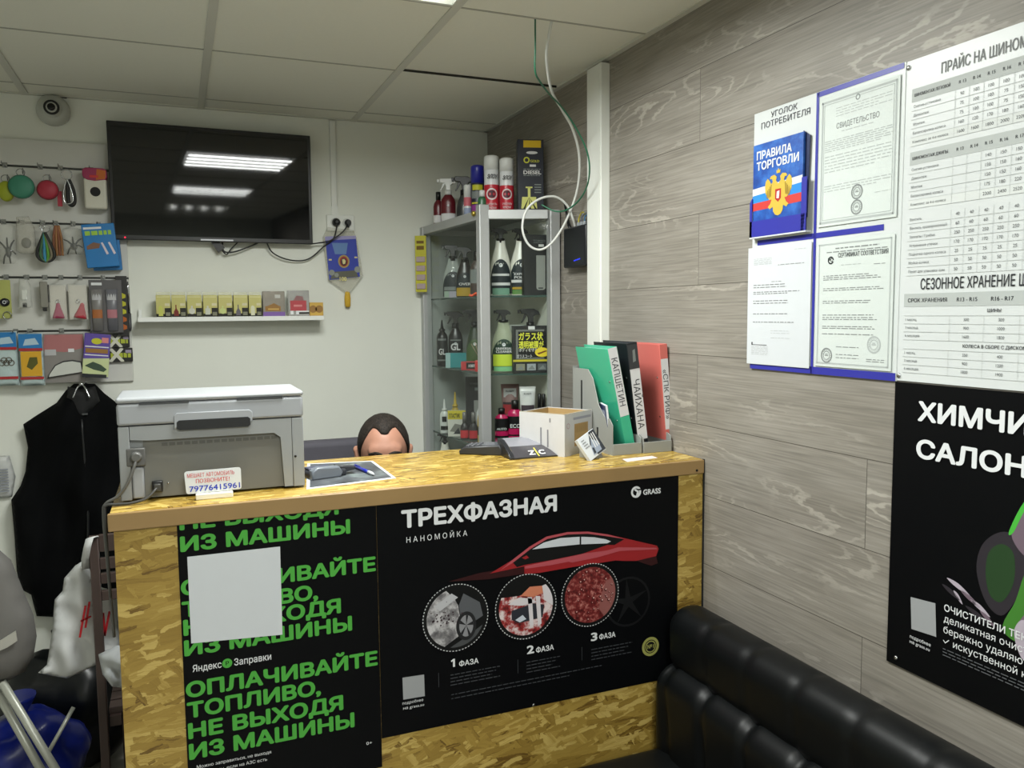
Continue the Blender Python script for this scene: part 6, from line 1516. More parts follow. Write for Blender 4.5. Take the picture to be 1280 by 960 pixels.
carton('inset_bottle_box', 'tall black box with a bottle window on the lower shelf', 583, 607, 471, 541, -0.30, Z, 0.045, M('matte_black_card', (24, 25, 26), 0.5), lambda b, w, h, y: (b.bar(-w*0.1, w*0.4, h*0.15, h*0.62, y, ink('box_window', (138, 140, 136))), b.flat([(w*0.02, h*0.2), (w*0.3, h*0.2), (w*0.3, h*0.42), (w*0.18, h*0.5), (w*0.16, h*0.58), (w*0.12, h*0.5), (w*0.02, h*0.42)], y-0.0003, lab_white), b.text('TURBO', -w*0.3, h*0.88, h*0.03, y, lab_grey, w=w*0.5), b.bar(-w*0.05, w*0.1, h*0.78, h*0.83, y, lab_grey)))
flask('yellow and black bottle beside the corner post, lower shelf', 597, 608, 500, 541, -0.48, Z, M('tube_yellow', (176, 150, 50), 0.4), trig_b, [(0.2, 0.4, 1.2, ink('black', (14, 14, 15)))], shf=0.55, nkf=0.75)
pink = M('magenta_liquid', (178, 30, 84), 0.25, var=0.05)
flask('magenta bottle with a dark label, left of the pair by the front glass', 619, 635, 510, 561, -0.585, Z, pink, trig_b, [(0.42, 0.74, 1.35, ink('black', (14, 14, 15))), (0.04, 0.2, 1.3, ink('pink_pale', (188, 110, 140))), (0.24, 0.30, 1.3, ink('black', (14, 14, 15)))], shf=0.72, nkf=0.86, words_=[('AUTO', 0.45, 0.06, lab_white, 1.4)])
flask('magenta bottle with a red shoulder, right of the pair by the front glass', 635, 653, 500, 561, -0.595, Z, pink, trig_b, [(0.40, 0.66, 1.35, ink('black', (14, 14, 15))), (0.04, 0.2, 1.3, ink('pink_pale', (188, 110, 140))), (0.24, 0.27, 1.3, ink('black', (14, 14, 15)))], shf=0.70, nkf=0.82, words_=[('ECO', 0.42, 0.08, lab_white, 1.3)])
def squeeze(label, u0, u1, v0, v1, y, m, cap_m, band, bandz, up=False):
    t, wd, h = put('cream_tube', label, 'tube', u0, u1, v0, v1, y, Z); hw_ = wd/2
    b = MB(); n_ = 18; v = []; f = []
    for j in range(9):
        s_ = j/8; z = h*(0.22+0.78*s_); rx_ = hw_*(0.72+0.28*s_); ry_ = hw_*0.62*(1-s_)**0.8+0.0015
        for k in range(n_): a_ = 2*PI*k/n_; v.append((rx_*math.cos(a_), ry_*math.sin(a_), z))
    for j in range(8):
        for k in range(n_): k2 = (k+1) % n_; f.append((j*n_+k, j*n_+k2, (j+1)*n_+k2, (j+1)*n_+k))
    f.append(tuple(reversed(range(n_)))); f.append(tuple(range(8*n_, 9*n_)))
    b.faces(v, f, m, True); b.build('tube_body', t)
    b = MB(); b.lathe([(hw_*0.55, 0.0), (hw_*0.66, h*0.22)], cap_m, seg=18, sy=0.9); b.build('cap', t)
    b = MB(); b.bar(-hw_*0.7, hw_*0.7, h*0.78, h*0.93, -hw_*0.22, lab_white); b.text('RUSEFF', 0, h*0.87, h*0.03, -hw_*0.30, ink('print_black', (40, 42, 46)), align='C', w=hw_*0.9); b.wrap(hw_*0.83, h*bandz[0], h*bandz[1], 1.2, band, sy=0.72); b.wrap(hw_*0.86, h*0.52, h*0.70, 1.1, ink('tube_dark', (70, 60, 66)), sy=0.62); b.build('front_label', t)
squeeze('grey and red cream tube standing behind the magenta bottles', 627, 648, 480, 548, -0.50, M('tube_taupe', (150, 120, 118), 0.4), M('tube_redcap', (150, 50, 56), 0.4), ink('tube_red', (170, 60, 66)), (0.5, 0.66))
squeeze('white cream tube with a red band on the lower shelf', 650, 669, 483, 548, -0.635, M('tube_white', (206, 206, 204), 0.35), white_cap, ink('tube_red', (170, 60, 66)), (0.26, 0.42))
carton('dark_jar_box', 'low black box under the white cream tube', 652, 675, 533, 562, -0.68, Z, 0.03, M('matte_black_card', (24, 25, 26), 0.5), lambda b, w, h, y: b.text('LIS', 0, h*0.40, h*0.16, y, lab_white, align='C', w=w*0.4, bold=0.02), rz=-0.2)
for k, (u0, u1) in enumerate(((670, 679), (679, 688))):
    flask('dark conical bottle behind the white carton, %s of two' % ('left' if k == 0 else 'right'), u0, u1, 492, 545, -0.665, Z, M('dark_green_bottle', (52, 54, 46), 0.35), trig_b, nm='conical_bottle', shf=0.3, nkf=0.7)
# --- base shelf
Z = 0.862
t = spray_bottle('spray bottle with a black trigger on the cabinet base shelf', 538, 556, 540, 640, -0.12, Z, white_b, dark_lab, trig_b, body_frac=0.80)
for k in range(2):
    p = at(592, 548, y=-0.5)
    b = MB(); b.box(-0.055, 0.055, -0.012, 0.012, 0, 0.012, M('white_bar', (196, 198, 196), 0.4), bev=0.002)
    o = b.build('white_strip', loc=(-0.15, -0.42-0.05*k, Z+0.0), rz=-0.5); tag(o, 'white plastic strip lying flat on the cabinet base, %s' % ('rear one' if k == 0 else 'front one'), 'strip')

# keep everything clear of the glass walls
bpy.context.view_layer.update()
for o in list(COL.objects):
    if o.parent is None and o.type == 'EMPTY' and o is not cb and -0.36 < o.location.x < 0 and -0.75 < o.location.y < -0.02 and 0.85 < o.location.z < TOPZ-0.02 and o.name.split('.')[0] not in ('price_strip', 'router'):
        P_ = [c.matrix_world @ v.co for c in o.children_recursive if c.type == 'MESH' for v in c.data.vertices]
        if not P_: continue
        gl = lambda y: BL[0]+(FL[0]-BL[0])*(BL[1]-y)/(BL[1]-FL[1])+0.006
        gf2 = lambda x: FL[1]+(FR[1]-FL[1])*(x-FL[0])/(FR[0]-FL[0])+0.005
        push = max(0, max(gl(p.y)-p.x for p in P_))
        if push == 0: push = min(0, min(-0.022-p.x for p in P_))
        o.location.x += push
        o.location.y += max(0, max(gf2(p.x+push)-p.y for p in P_))

# ================================================================== THINGS ON THE COUNTER
# printer seen from its back
pgl = M('printer_light_grey', (150, 153, 157), 0.38, var=0.02); pgd = M('printer_grey', (138, 141, 142), 0.42, var=0.03); pdk = M('printer_recess', (104, 104, 99), 0.5, var=0.03)
pr0, pr1 = -1.444, -1.055
pt_ = thing('printer', 'grey laser printer standing back to the room on the counter', 'printer', ((pr0+pr1)/2, -1.545, CT))
hw = (pr1-pr0)/2; D = 0.27; H = 0.228
b = MB()
# rear shell with a deep recessed area
b.box(-hw, hw, 0.012, D, 0.004, 0.165, pgd, bev=0.003)
b.box(-hw, -hw+0.022, 0.0, 0.02, 0.004, 0.165, pgd, bev=0.002); b.box(hw-0.026, hw, 0.0, 0.02, 0.004, 0.165, pgd, bev=0.002)
b.prism([(-hw+0.023, 0.164), (-hw+0.023, 0.136), (-hw+0.060, 0.133), (hw-0.066, 0.133), (hw-0.052, 0.122), (hw-0.046, 0.006), (hw-0.027, 0.006), (hw-0.027, 0.165), (-hw+0.023, 0.165)], 0.0, 0.0135, pgd)
b.box(-hw+0.023, -hw+0.047, 0.003, 0.0135, 0.006, 0.075, pgl, bev=0.004)
b.build('rear_shell', pt_)
b = MB(); b.box(-hw+0.048, hw-0.048, 0.0095, 0.0118, 0.006, 0.134, pdk); b.build('recess_panel', pt_)
b = MB()
for k in range(16): b.box(-hw+0.085+0.0155*k, -hw+0.097+0.0155*k, 0.0085, 0.0096, 0.118, 0.125, M('vent_dark', (84, 84, 80), 0.6))
b.build('vent', pt_)
b = MB(); b.box(-hw-0.001, hw+0.001, -0.002, D-0.05, 0.167, 0.2145, pgl, bev=0.006, seg=3); b.build('scanner_body', pt_)
b = MB(); b.box(-hw-0.002, hw+0.002, -0.003, D-0.07, 0.2155, H, M('printer_lid', (160, 163, 166), 0.35, var=0.02), bev=0.006, seg=3); b.build('lid', pt_)
for x in (-0.10, 0.10):
    b = MB(); b.box(x-0.05, x+0.05, -0.0045, 0.004, 0.2125, 0.2155, M('hinge_dark', (60, 62, 64), 0.4)); b.build('hinge', pt_)
b = MB(); b.prism(rounded_s := [(-0.082, 0.154), (-0.076, 0.160), (0.076, 0.160), (0.082, 0.166), (0.082, 0.184), (0.076, 0.190), (-0.076, 0.190), (-0.082, 0.184)], -0.006, 0.002, pgl, bev=0.001)
b.prism([(-0.077, 0.1560), (-0.072, 0.1520), (0.072, 0.1520), (0.077, 0.1560), (0.077, 0.1700), (0.072, 0.1740), (-0.072, 0.1740), (-0.077, 0.1700)], -0.0068, 0.0, M('slot_dark', (18, 20, 22), 0.5)); b.build('rear_slot', pt_)
b = MB(); b.box(-hw+0.014, -hw+0.052, -0.002, 0.012, 0.078, 0.118, M('inlet_recess', (88, 88, 86), 0.5), bev=0.003); b.box(-hw+0.062, -hw+0.084, -0.002, 0.012, 0.018, 0.042, black_plastic, bev=0.002); b.build('power_inlet', pt_)
b = MB(); b.ball((hw-0.02, -0.0005, 0.075), (0.003, 0.002, 0.003), M('dark_screw', (30, 28, 26), 0.4), 8, 6); b.ball((-hw+0.095, 0.008, 0.035), (0.0025, 0.002, 0.0025), chrome, 8, 6); b.build('screw', pt_)
for x in (-hw+0.04, hw-0.04):
    for y in (0.03, D-0.03):
        b = MB(); b.lathe([(0.012, 0), (0.012, 0.006)], black_plastic, (x, y), seg=12); b.build('foot', pt_)
px_, py_ = pt_.location.x, pt_.location.y
cg = M('grey_cable', (92, 92, 90), 0.4, var=0)
b = MB(); b.tube([(px_-hw+0.034, py_-0.003, CT+0.10), (px_-hw+0.032, py_-0.016, CT+0.088), (px_-hw+0.016, py_-0.020, CT+0.048), (px_-hw-0.004, py_-0.016, CT+0.02), (CX0-0.012, py_-0.01, CT+0.004), (CX0-0.018, py_-0.005, CT-0.02), (CX0-0.016, py_+0.0, CT-0.12), (CX0-0.012, py_+0.02, CT-0.3)], 0.0034, cg)
b.lathe([(0.010, 0), (0.012, 0.008), (0.008, 0.016)], cg, seg=12, mtx=Matrix.Translation((px_-hw+0.034, py_-0.002, CT+0.10)) @ RX)
tag(b.build('printer_power_cable'), 'grey power cable curving from the printer inlet over the counter end', 'cable')
b = MB(); b.tube([(px_-hw+0.073, py_-0.004, CT+0.03), (px_-hw+0.068, py_-0.018, CT+0.026), (px_-hw+0.05, py_-0.026, CT+0.011), (px_-hw+0.02, py_-0.028, CT+0.0045), (px_-hw-0.006, py_-0.026, CT+0.004), (CX0-0.010, py_-0.024, CT+0.003), (CX0-0.014, py_-0.022, CT-0.02), (CX0-0.012, py_-0.015, CT-0.2)], 0.003, M('dark_grey_cable', (60, 60, 58), 0.4, var=0))
b.box(px_-hw+0.066, px_-hw+0.080, py_-0.014, py_-0.002, CT+0.022, CT+0.038, M('dark_grey_cable', (60, 60, 58), 0.4, var=0), bev=0.002)
tag(b.build('printer_data_cable'), 'thin dark data cable from the lower printer port lying on the counter', 'cable')

# phone number plate
F = Face('y', -1.575, (at(266, 612, y=-1.575).x, -1.575, CT))
pp = thing('phone_number_plate', 'small white plate with red and blue lettering leaning on the printer', 'sign', F.o)
pl_m = M('plate_white', (216, 220, 224), 0.35, var=0.03, scale=40)
b = MB(); c4 = [F.px(*q) for q in ((230, 590), (301, 584), (302, 611), (233, 618))]
def roundpoly(P, r):
    out = []
    for i in range(len(P)):
        a, p, c = Vector(P[i-1]), Vector(P[i]), Vector(P[(i+1) % len(P)])
        u = (a-p).normalized()*r; v = (c-p).normalized()*r
        for k in range(5):
            t = k/4; out.append(tuple((p+u)*(1-t)**2+p*2*t*(1-t)+(p+v)*t*t))
    return out
b.prism(roundpoly(c4, 0.006), 0.0, 0.002, pl_m); b.build('plate', pp)
ang = math.atan2(c4[1][1]-c4[0][1], c4[1][0]-c4[0][0])
b = MB(); ri = ink('plate_red', (200, 62, 62)); bi = ink('plate_blue', (40, 62, 180)); Y = -0.0007
p = F.px(234, 597.5); q = F.px(293, 592.5); b.text('МЕШАЕТ АВТОМОБИЛЬ', p[0], p[1], 0.0088, Y, ri, w=q[0]-p[0], rot=ang, bold=0.005)
p = F.px(245, 604); q = F.px(287, 599); b.text('ПОЗВОНИТЕ!', p[0], p[1], 0.0088, Y, ri, w=q[0]-p[0], rot=ang, bold=0.012)
p = F.px(237, 615); q = F.px(300, 609); b.text('79776415961', p[0], p[1], 0.0125, Y, bi, w=q[0]-p[0], rot=ang, bold=0.012)
b.build('lettering', pp)
b = MB(); b.box(-0.036, 0.042, -0.010, 0.010, 0, 0.013, M('holder_white', (222, 220, 208), 0.4), bev=0.002); b.build('stand', pp)

# laminated sheet, handset, pen
poly = [at(384, 580, z=CT), at(466, 576.5, z=CT), at(495, 598, z=CT), at(383, 612, z=CT)]
mat_ = thing('laminated_sheet', 'dark printed laminated sheet with a white border on the counter', 'sheet', (-0.93, -1.42, CT))
b = MB(); b.prism([(p.x+0.93, p.y+1.42) for p in poly], 0.0, 0.0012, pw, axis='z'); b.build('sheet', mat_)
c_ = Vector((sum(p.x for p in poly)/4, sum(p.y for p in poly)/4))
inn = [(c_.x+(p.x-c_.x)*0.92+0.93, c_.y+(p.y-c_.y)*0.92+1.42) for p in poly]
b = MB(); b.prism(inn, 0.0013, 0.0016, spots_material('sheet_picture', (84, 88, 92), (40, 42, 46), (136, 150, 146), 9, 0.35, 0.75), axis='z')
for k in range(6): b.box(-0.045+0.018*k, -0.032+0.018*k, 0.105, 0.12, 0.00165, 0.0018, lab_grey)
b.build('print', mat_)
ph = thing('desk_handset', 'dark handset with a pale rounded end lying beside the printer', 'handset', (at(405, 596, z=CT).x, at(405, 596, z=CT).y, CT+0.0016), rz=0.25)
b = MB(); b.box(-0.045, 0.05, -0.028, 0.03, 0, 0.018, M('handset_dark', (44, 46, 52), 0.35), bev=0.006, seg=3); b.build('body', ph)
b = MB(); b.prism([(-0.045, 0.0), (0.03, 0.0), (0.036, 0.012), (0.026, 0.027), (-0.03, 0.030), (-0.045, 0.022)], -0.036, -0.012, M('handset_silver', (104, 110, 118), 0.3), bev=0.004); b.build('silver_end', ph)
b = MB(); b.prism([(0.03, 0.006), (0.075, 0.010), (0.078, 0.018), (0.03, 0.026)], -0.02, 0.01, M('handset_dark', (44, 46, 52), 0.35), bev=0.003); b.build('front_lip', ph)
b = MB(); b.box(-0.04, 0.02, 0.0, 0.028, 0.018, 0.024, M('handset_keys', (64, 66, 86), 0.4), bev=0.002); b.build('keypad', ph)
a = at(446, 584, z=CT+0.006); c = at(465, 592, z=CT+0.006); d = c-a
pe = thing('ballpoint_pen', 'blue ballpoint pen lying on the laminated sheet', 'pen', ((a.x+c.x)/2, (a.y+c.y)/2, CT+0.0062), rz=math.atan2(d.y, d.x)); l_ = 0.065
b = MB(); RY = Matrix.Rotation(PI/2, 4, 'Y')
b.lathe([(0.0042, -l_), (0.0046, 0.0), (0.0046, 0.030)], M('pen_blue', (34, 44, 150), 0.3), seg=12, mtx=RY); b.build('barrel', pe)
b = MB(); b.lathe([(0.0048, 0.030), (0.0044, 0.050), (0.0012, l_)], M('pen_tip_white', (196, 200, 206), 0.3), seg=12, mtx=RY); b.build('tip', pe)
b = MB(); b.box(-l_, -l_+0.035, -0.001, 0.001, 0.0045, 0.006, M('pen_blue', (34, 44, 150), 0.3)); b.build('pocket_clip', pe)

# card terminal
ct_ = at(611, 566, z=CT)
te = thing('card_terminal', 'flat black card terminal lying on the counter left of the wedge holder', 'card terminal', (-0.512, -1.285, CT), rz=-0.62)
b = MB(); b.prism([(-0.062, 0.0), (0.062, 0.0), (0.066, 0.014), (0.056, 0.030), (-0.05, 0.022), (-0.064, 0.010)], -0.038, 0.038, M('terminal_black', (40, 41, 44), 0.4), bev=0.004); b.build('body', te)
b = MB(); b.prism([(-0.004, 0.0266), (0.052, 0.0302), (0.052, 0.0296), (-0.004, 0.026)], -0.032, 0.032, M('terminal_screen', (86, 88, 96), 0.15)); b.build('screen', te)
b = MB()
for i in range(3):
    for j in range(3): b.box(-0.046+0.014*i, -0.036+0.014*i, -0.028+0.021*j, -0.013+0.021*j, 0.0215, 0.0252+0.001*i, M('terminal_key', (84, 85, 90), 0.4), bev=0.001)
b.build('keypad', te)
# curved wedge shaped card holder with white letters
zx = thing('curved_holder', 'black curved wedge display with large white letters on the counter', 'display holder', (-0.411, -1.425, CT), rz=-0.03)
w_ = 0.150; dp = 0.105; prof = [(0.0, 0.004), (0.02, 0.018), (0.045, 0.030), (0.065, 0.038), (0.085, 0.044), (0.105, 0.046)]
b = MB(); b.prism([(p[0], p[1]) for p in prof]+[(dp, 0.0), (0.0, 0.0)], -w_/2, -w_/2+0.014, M('holder_charcoal', (36, 37, 40), 0.3), axis='x', bev=0.002)
b.prism([(p[0], p[1]) for p in prof]+[(dp, 0.0), (0.0, 0.0)], w_/2-0.006, w_/2, M('holder_charcoal', (36, 37, 40), 0.3), axis='x', bev=0.002)
b.prism([(0.0, 0.0), (dp, 0.0), (dp, 0.004), (0.0, 0.004)], -w_/2, w_/2, M('holder_charcoal', (36, 37, 40), 0.3), axis='x'); b.build('frame', zx)
b = MB()
def sheet(y0i, y1i, x0, x1, m, lift):
    pr_ = [p for p in prof if y0i <= p[0] <= y1i]
    v = []; f = []
    for (y, z) in pr_: v += [(x0, y, z+lift), (x1, y, z+lift)]
    for k in range(len(pr_)-1): f.append((2*k, 2*k+1, 2*k+3, 2*k+2))
    b.faces(v, f, m, True)
sheet(0.0, 0.046, -w_/2+0.014, w_/2-0.006, M('holder_print_dark', (64, 62, 66), 0.25), -0.001)
sheet(0.044, 0.106, -w_/2+0.014, 0.036, M('holder_print_grey', (128, 128, 134), 0.25), -0.001)
sheet(0.044, 0.106, 0.036, w_/2-0.006, M('holder_print_black', (40, 40, 44), 0.25), -0.001)
b.build('printed_panel', zx)
b = MB(); tl_ = math.atan2(0.014, 0.02)
mt_ = Matrix.Translation((0.008, 0.004, 0.0085)) @ Matrix.Rotation(-(PI/2-0.62), 4, 'X')
b.text('Z', -0.014, 0.002, 0.0165, 0, lab_white, align='C', bold=0.045, w=0.017, mtx=mt_); b.text('C', 0.016, 0.002, 0.0165, 0, lab_white, align='C', bold=0.045, w=0.017, mtx=mt_); b.mark()
b.flat([(-0.004, 0.028), (-0.0005, 0.028), (0.0055, -0.006), (0.002, -0.006)], 0, ink('zic_yellow', (224, 206, 80)), mtx=mt_)
b.build('lettering', zx)

# open white carton
p1, p2, p3 = at(679, 560, z=CT), at(706, 571.5, z=CT), at(748, 560, z=CT)
bc = thing('open_carton', 'open white cardboard carton with a brown window beside the folder trays', 'box', (p2.x, p2.y, CT), rz=math.atan2(p3.y-p2.y, p3.x-p2.x))
la = (p3-p2).length*0.80; lb = 0.155; hc = at(706, 519, x=None, y=p2.y).z-CT
wc = M('carton_white', (188, 188, 190), 0.5, var=0.05, scale=50); brn = M('carton_brown', (170, 140, 92), 0.8, var=0.12, scale=60)
b = MB(); t_ = 0.003
b.box(0, la, 0, t_, 0, hc, wc); b.box(0, t_, t_, lb, 0, hc*1.0, wc); b.box(la-t_, la, t_, lb, 0, hc, wc); b.box(t_, la-t_, lb-t_, lb, 0, hc, wc); b.box(t_, la-t_, t_, lb-t_, 0, t_, brn)
b.build('carton', bc)
b = MB(); b.box(t_, la-t_, t_, t_+0.001, t_, hc-0.002, brn); b.box(t_, t_+0.001, t_+0.001, lb-t_, t_, hc-0.002, brn); b.box(la-t_-0.001, la-t_, t_+0.001, lb-t_, t_, hc-0.002, brn); b.box(t_+0.001, la-t_-0.001, lb-t_-0.001, lb-t_, t_, hc-0.002, brn); b.build('brown_lining', bc)
b = MB(); b.bar(la*0.34, la*0.84, hc*0.2, hc*0.74, -0.0006, brn); b.bar(la*0.3, la*0.95, hc*0.84, hc*0.90, -0.0006, ink('carton_print', (150, 150, 160))); b.ringflat(la*0.12, hc*0.72, 0.006, 0.008, -0.0006, ink('carton_mauve', (170, 140, 150)))
for k in range(9): b.bar(la*(0.38+0.05*k), la*(0.39+0.05*k), hc*0.52, hc*0.72, -0.0009, ink('carton_line', (120, 96, 60)))
MS = Matrix.Rotation(-PI/2, 4, 'Z')
for k, (z0_, z1_, y_) in enumerate(((0.2, 0.62, 0.35), (0.26, 0.66, 0.5), (0.8, 0.9, 0.3))):
    b.bar(-lb*(y_+0.03), -lb*y_, hc*z0_, hc*z1_, -0.0006, ink('carton_text', (120, 120, 126)), mtx=MS)
b.build('print', bc)
b = MB()
for (x0, x1, y0, y1, ax) in ((0.0, la, 0.0, 0.006, 0), (0.0, 0.006, 0, lb, 1)):
    b.box(x0, x1, y0, y1, hc, hc+0.0016, film('packing_tape', (206, 200, 184), 0.6, 0.1))
b.build('packing_tape', bc)

# business card stack in a holder
cx_ = at(744, 566, z=CT)
bh_ = thing('card_holder', 'small grey holder with tilted white business cards showing a car', 'card holder', (-0.262, -1.50, CT), rz=0.35)
b = MB(); b.prism([(0.0, 0.0), (0.045, 0.0), (0.045, 0.050), (0.04, 0.052), (0.004, 0.008)], -0.018, 0.030, M('holder_grey', (132, 132, 126), 0.4), axis='x', bev=0.001); b.build('holder_body', bh_)
MT = Matrix.Translation((0.0, -0.002, 0.006)) @ Matrix.Scale(1.22, 4) @ Matrix.Rotation(-0.5, 4, 'X') @ Matrix.Rotation(-0.32, 4, 'Y')
b = MB(); b.box(-0.034, 0.034, -0.008, 0.0, 0.0, 0.056, pw, bev=0.0006, mtx=MT); b.build('card_stack', bh_)
b = MB(); y = -0.0086
b.flat([(0.0, 0.002), (0.033, 0.002), (0.033, 0.055), (0.012, 0.055), (-0.006, 0.03)], y, ink('card_dark', (50, 54, 60)), mtx=MT); b.flat([(-0.014, 0.006), (0.02, 0.006), (0.024, 0.026), (0.006, 0.040), (-0.008, 0.022)], y-0.0003, ink('card_greyblue', (140, 150, 166)), mtx=MT)
b.flat([(-0.01, 0.008), (-0.002, 0.008), (0.0, 0.02), (-0.006, 0.022)], y-0.0005, ink('card_dark', (50, 54, 60)), mtx=MT)
for k in range(3): b.flat([(0.004+0.008*k, 0.018), (0.007+0.008*k, 0.018), (0.012+0.007*k, 0.05), (0.009+0.007*k, 0.05)], y-0.0006, lab_white, mtx=MT)
for k in range(4): b.bar(-0.026, -0.014+0.002*k, 0.046-0.006*k, 0.048-0.006*k, y, pgrey, mtx=MT)
b.build('print', bh_)

# folder trays against the wall and the folders in them
tray_m = M('tray_grey', (140, 142, 138), 0.4, var=0.03)
def tray(label, x0, x1, y0, walls):
    t = thing('magazine_file', label, 'magazine file', ((x0+x1)/2, y0, CT)); w_ = (x1-x0)/2; d_ = 0.25
    b = MB(); b.box(-w_, w_, 0.0, 0.003, 0.0, 0.032, tray_m, bev=0.001); b.build('front_lip', t)
    b = MB(); b.box(-w_, w_, 0.003, d_, 0.0, 0.003, tray_m); b.build('base', t)
    b = MB(); b.box(-w_, w_, d_-0.003, d_, 0.003, 0.24, tray_m); b.build('back', t)
    prof = [(0.003, 0.003), (0.003, 0.085), (0.02, 0.102), (0.05, 0.105), (0.085, 0.135), (0.12, 0.21), (0.15, 0.235), (d_-0.004, 0.235), (d_-0.004, 0.003)]
    low = [(0.003, 0.003), (0.003, 0.045), (0.02, 0.052), (0.10, 0.052), (0.13, 0.062), (0.2, 0.235), (d_-0.004, 0.235), (d_-0.004, 0.003)]
    for sx_, tall in zip((-w_, w_-0.0025), walls):
        b = MB(); b.prism(prof if tall else low, sx_, sx_+0.0025, tray_m, axis='x', bev=0.0006); b.build('side_wall', t)
    b = MB()
    for (y_, z0_, z1_, m_) in ((0.19, 0.08, 0.2, dark_gap), (0.165, 0.03, 0.1, white_plastic), (0.09, 0.04, 0.07, dark_gap)): b.box(-w_-0.0006, -w_, y_-0.004, y_+0.005, z0_, z1_, m_)
    b.build('slot', t)
    return t
tray('grey magazine file holding the green folder beside the carton', -0.200, -0.106, -1.487, (True, False))
tray('grey magazine file holding the black and red folders against the wall', -0.102, -0.008, -1.49, (False, False))
def folder(name, label, x_base, y_front, wd_, hgt, dep, m, lean, label_m, t0, t1, word, wm, rz=0.0, extra=None, zl=0.0):
    t = thing(name, label, 'folder', (x_base, y_front, CT+0.0034+zl), rz=rz, ry=-lean)
    b = MB(); b.box(-wd_/2, -wd_/2+0.002, 0, dep, 0, hgt, m, bev=0.0008); b.box(wd_/2-0.002, wd_/2, 0, dep, 0, hgt, m, bev=0.0008); b.build('cover', t)
    b = MB(); b.box(-wd_/2, wd_/2, -0.002, 0.0005, 0, hgt, m, bev=0.0008); b.build('spine', t)
    b = MB(); b.box(-wd_/2+0.003, wd_/2-0.003, 0.004, dep-0.01, 0.004, hgt-0.008, pw); b.build('pages', t)
    b = MB(); b.bar(-wd_/2+0.001, wd_/2-0.001, hgt*t0, hgt*t1, -0.0024, label_m)
    n_ = len(word); zz = (t0+t1)/2*hgt; L_ = hgt*(t1-t0)*0.70
    vs, fs, x0_, x1_ = glyphs(word)
    k = L_/(x1_-x0_); kh = wd_*0.62/0.728
    b.faces([((bb*kh)-wd_*0.31, -0.0028-0.000016*ly, zz+L_/2-(a_-x0_)*k) for a_, bb, ly in vs], fs, wm)
    b.build('spine_label', t)
    if extra: extra(t, wd_, hgt, dep)
    return t
gf = M('green_translucent_plastic', (58, 168, 132), 0.3, var=0.06, scale=8); bf = M('black_folder', (24, 28, 32), 0.35); rf_ = M('coral_folder', (202, 106, 98), 0.35, var=0.08, scale=6)
paperl = ink('spine_paper', (206, 206, 208)); ib = ink('spine_ink', (44, 46, 52))
def rivets(t, w_, h_, d_):
    for z in (0.3, 0.68):
        b = MB(); b.ball((-w_/2-0.0005, 0.02, h_*z), (0.0015, 0.003, 0.003), chrome, 8, 6); b.build('rivet', t)
folder('ring_folder', 'green plastic folder with a paper spine label leaning in the file', at(788.5, 558, y=-1.462).x, -1.462, 0.031, 0.302, 0.195, gf, 0.21, paperl, 0.34, 1.0, 'КАПШЕТИН', ib, rz=0.0, extra=rivets, zl=0.004)
def blk_extra(t, w_, h_, d_):
    b = MB(); b.bar(-w_/2+0.001, w_/2-0.001, h_*0.76, h_*0.985, -0.0030, ink('spine_dark', (56, 58, 60))); b.flat([(-w_*0.1, h_*0.82), (w_*0.18, h_*0.83), (w_*0.2, h_*0.94), (-w_*0.04, h_*0.93)], -0.0033, lab_grey); b.build('top_label', t)
    b = MB(); b.torus((0.0, -0.0035, h_*0.055), 0.006, 0.0014, chrome); b.build('finger_ring', t); rivets(t, w_, h_, d_)
folder('ring_folder', 'black folder with a white spine label lettered in capitals', at(804.5, 556, y=-1.462).x, -1.462, 0.034, 0.312, 0.195, bf, 0.135, paperl, 0.10, 0.76, 'ЧАЙХАНА', ib, rz=0.0, extra=blk_extra, zl=0.003)
folder('ring_folder', 'coral red folder with a quoted white spine label nearest the wall', at(837.5, 557, y=-1.462).x, -1.462, 0.026, 0.304, 0.195, rf_, 0.09, paperl, 0.18, 0.86, '«СПК РИФ»', ib, rz=0.0, extra=rivets, zl=0.003)
nb = thing('notebook', 'slim navy notebook standing in front of the green folder', 'notebook', (-0.188, -1.46, CT+0.0036), ry=-0.12, rz=-0.3)
b = MB(); b.box(-0.004, 0.004, 0.0, 0.09, 0, 0.135, M('navy_cover', (44, 52, 92), 0.4), bev=0.001); b.build('cover', nb)
b = MB(); b.box(-0.003, 0.003, -0.001, 0.088, 0.003, 0.1365, pw); b.build('pages', nb)
b = MB(); b.box(-0.0046, -0.004, 0.016, 0.075, 0.06, 0.12, ink('cover_pale', (150, 156, 176))); b.build('cover_label', nb)
b = MB(); b.prism([tuple(at(u, v, z=CT))[:2] for (u, v) in ((778, 574), (815, 570), (822, 572.5), (784, 577.5))], 0, 0.0006, M('receipt_paper', (214, 200, 198), 0.6), axis='z')
tag(b.build('paper_slip', loc=(0, 0, CT)), 'small pinkish paper slip on the counter in front of the folders', 'paper slip')

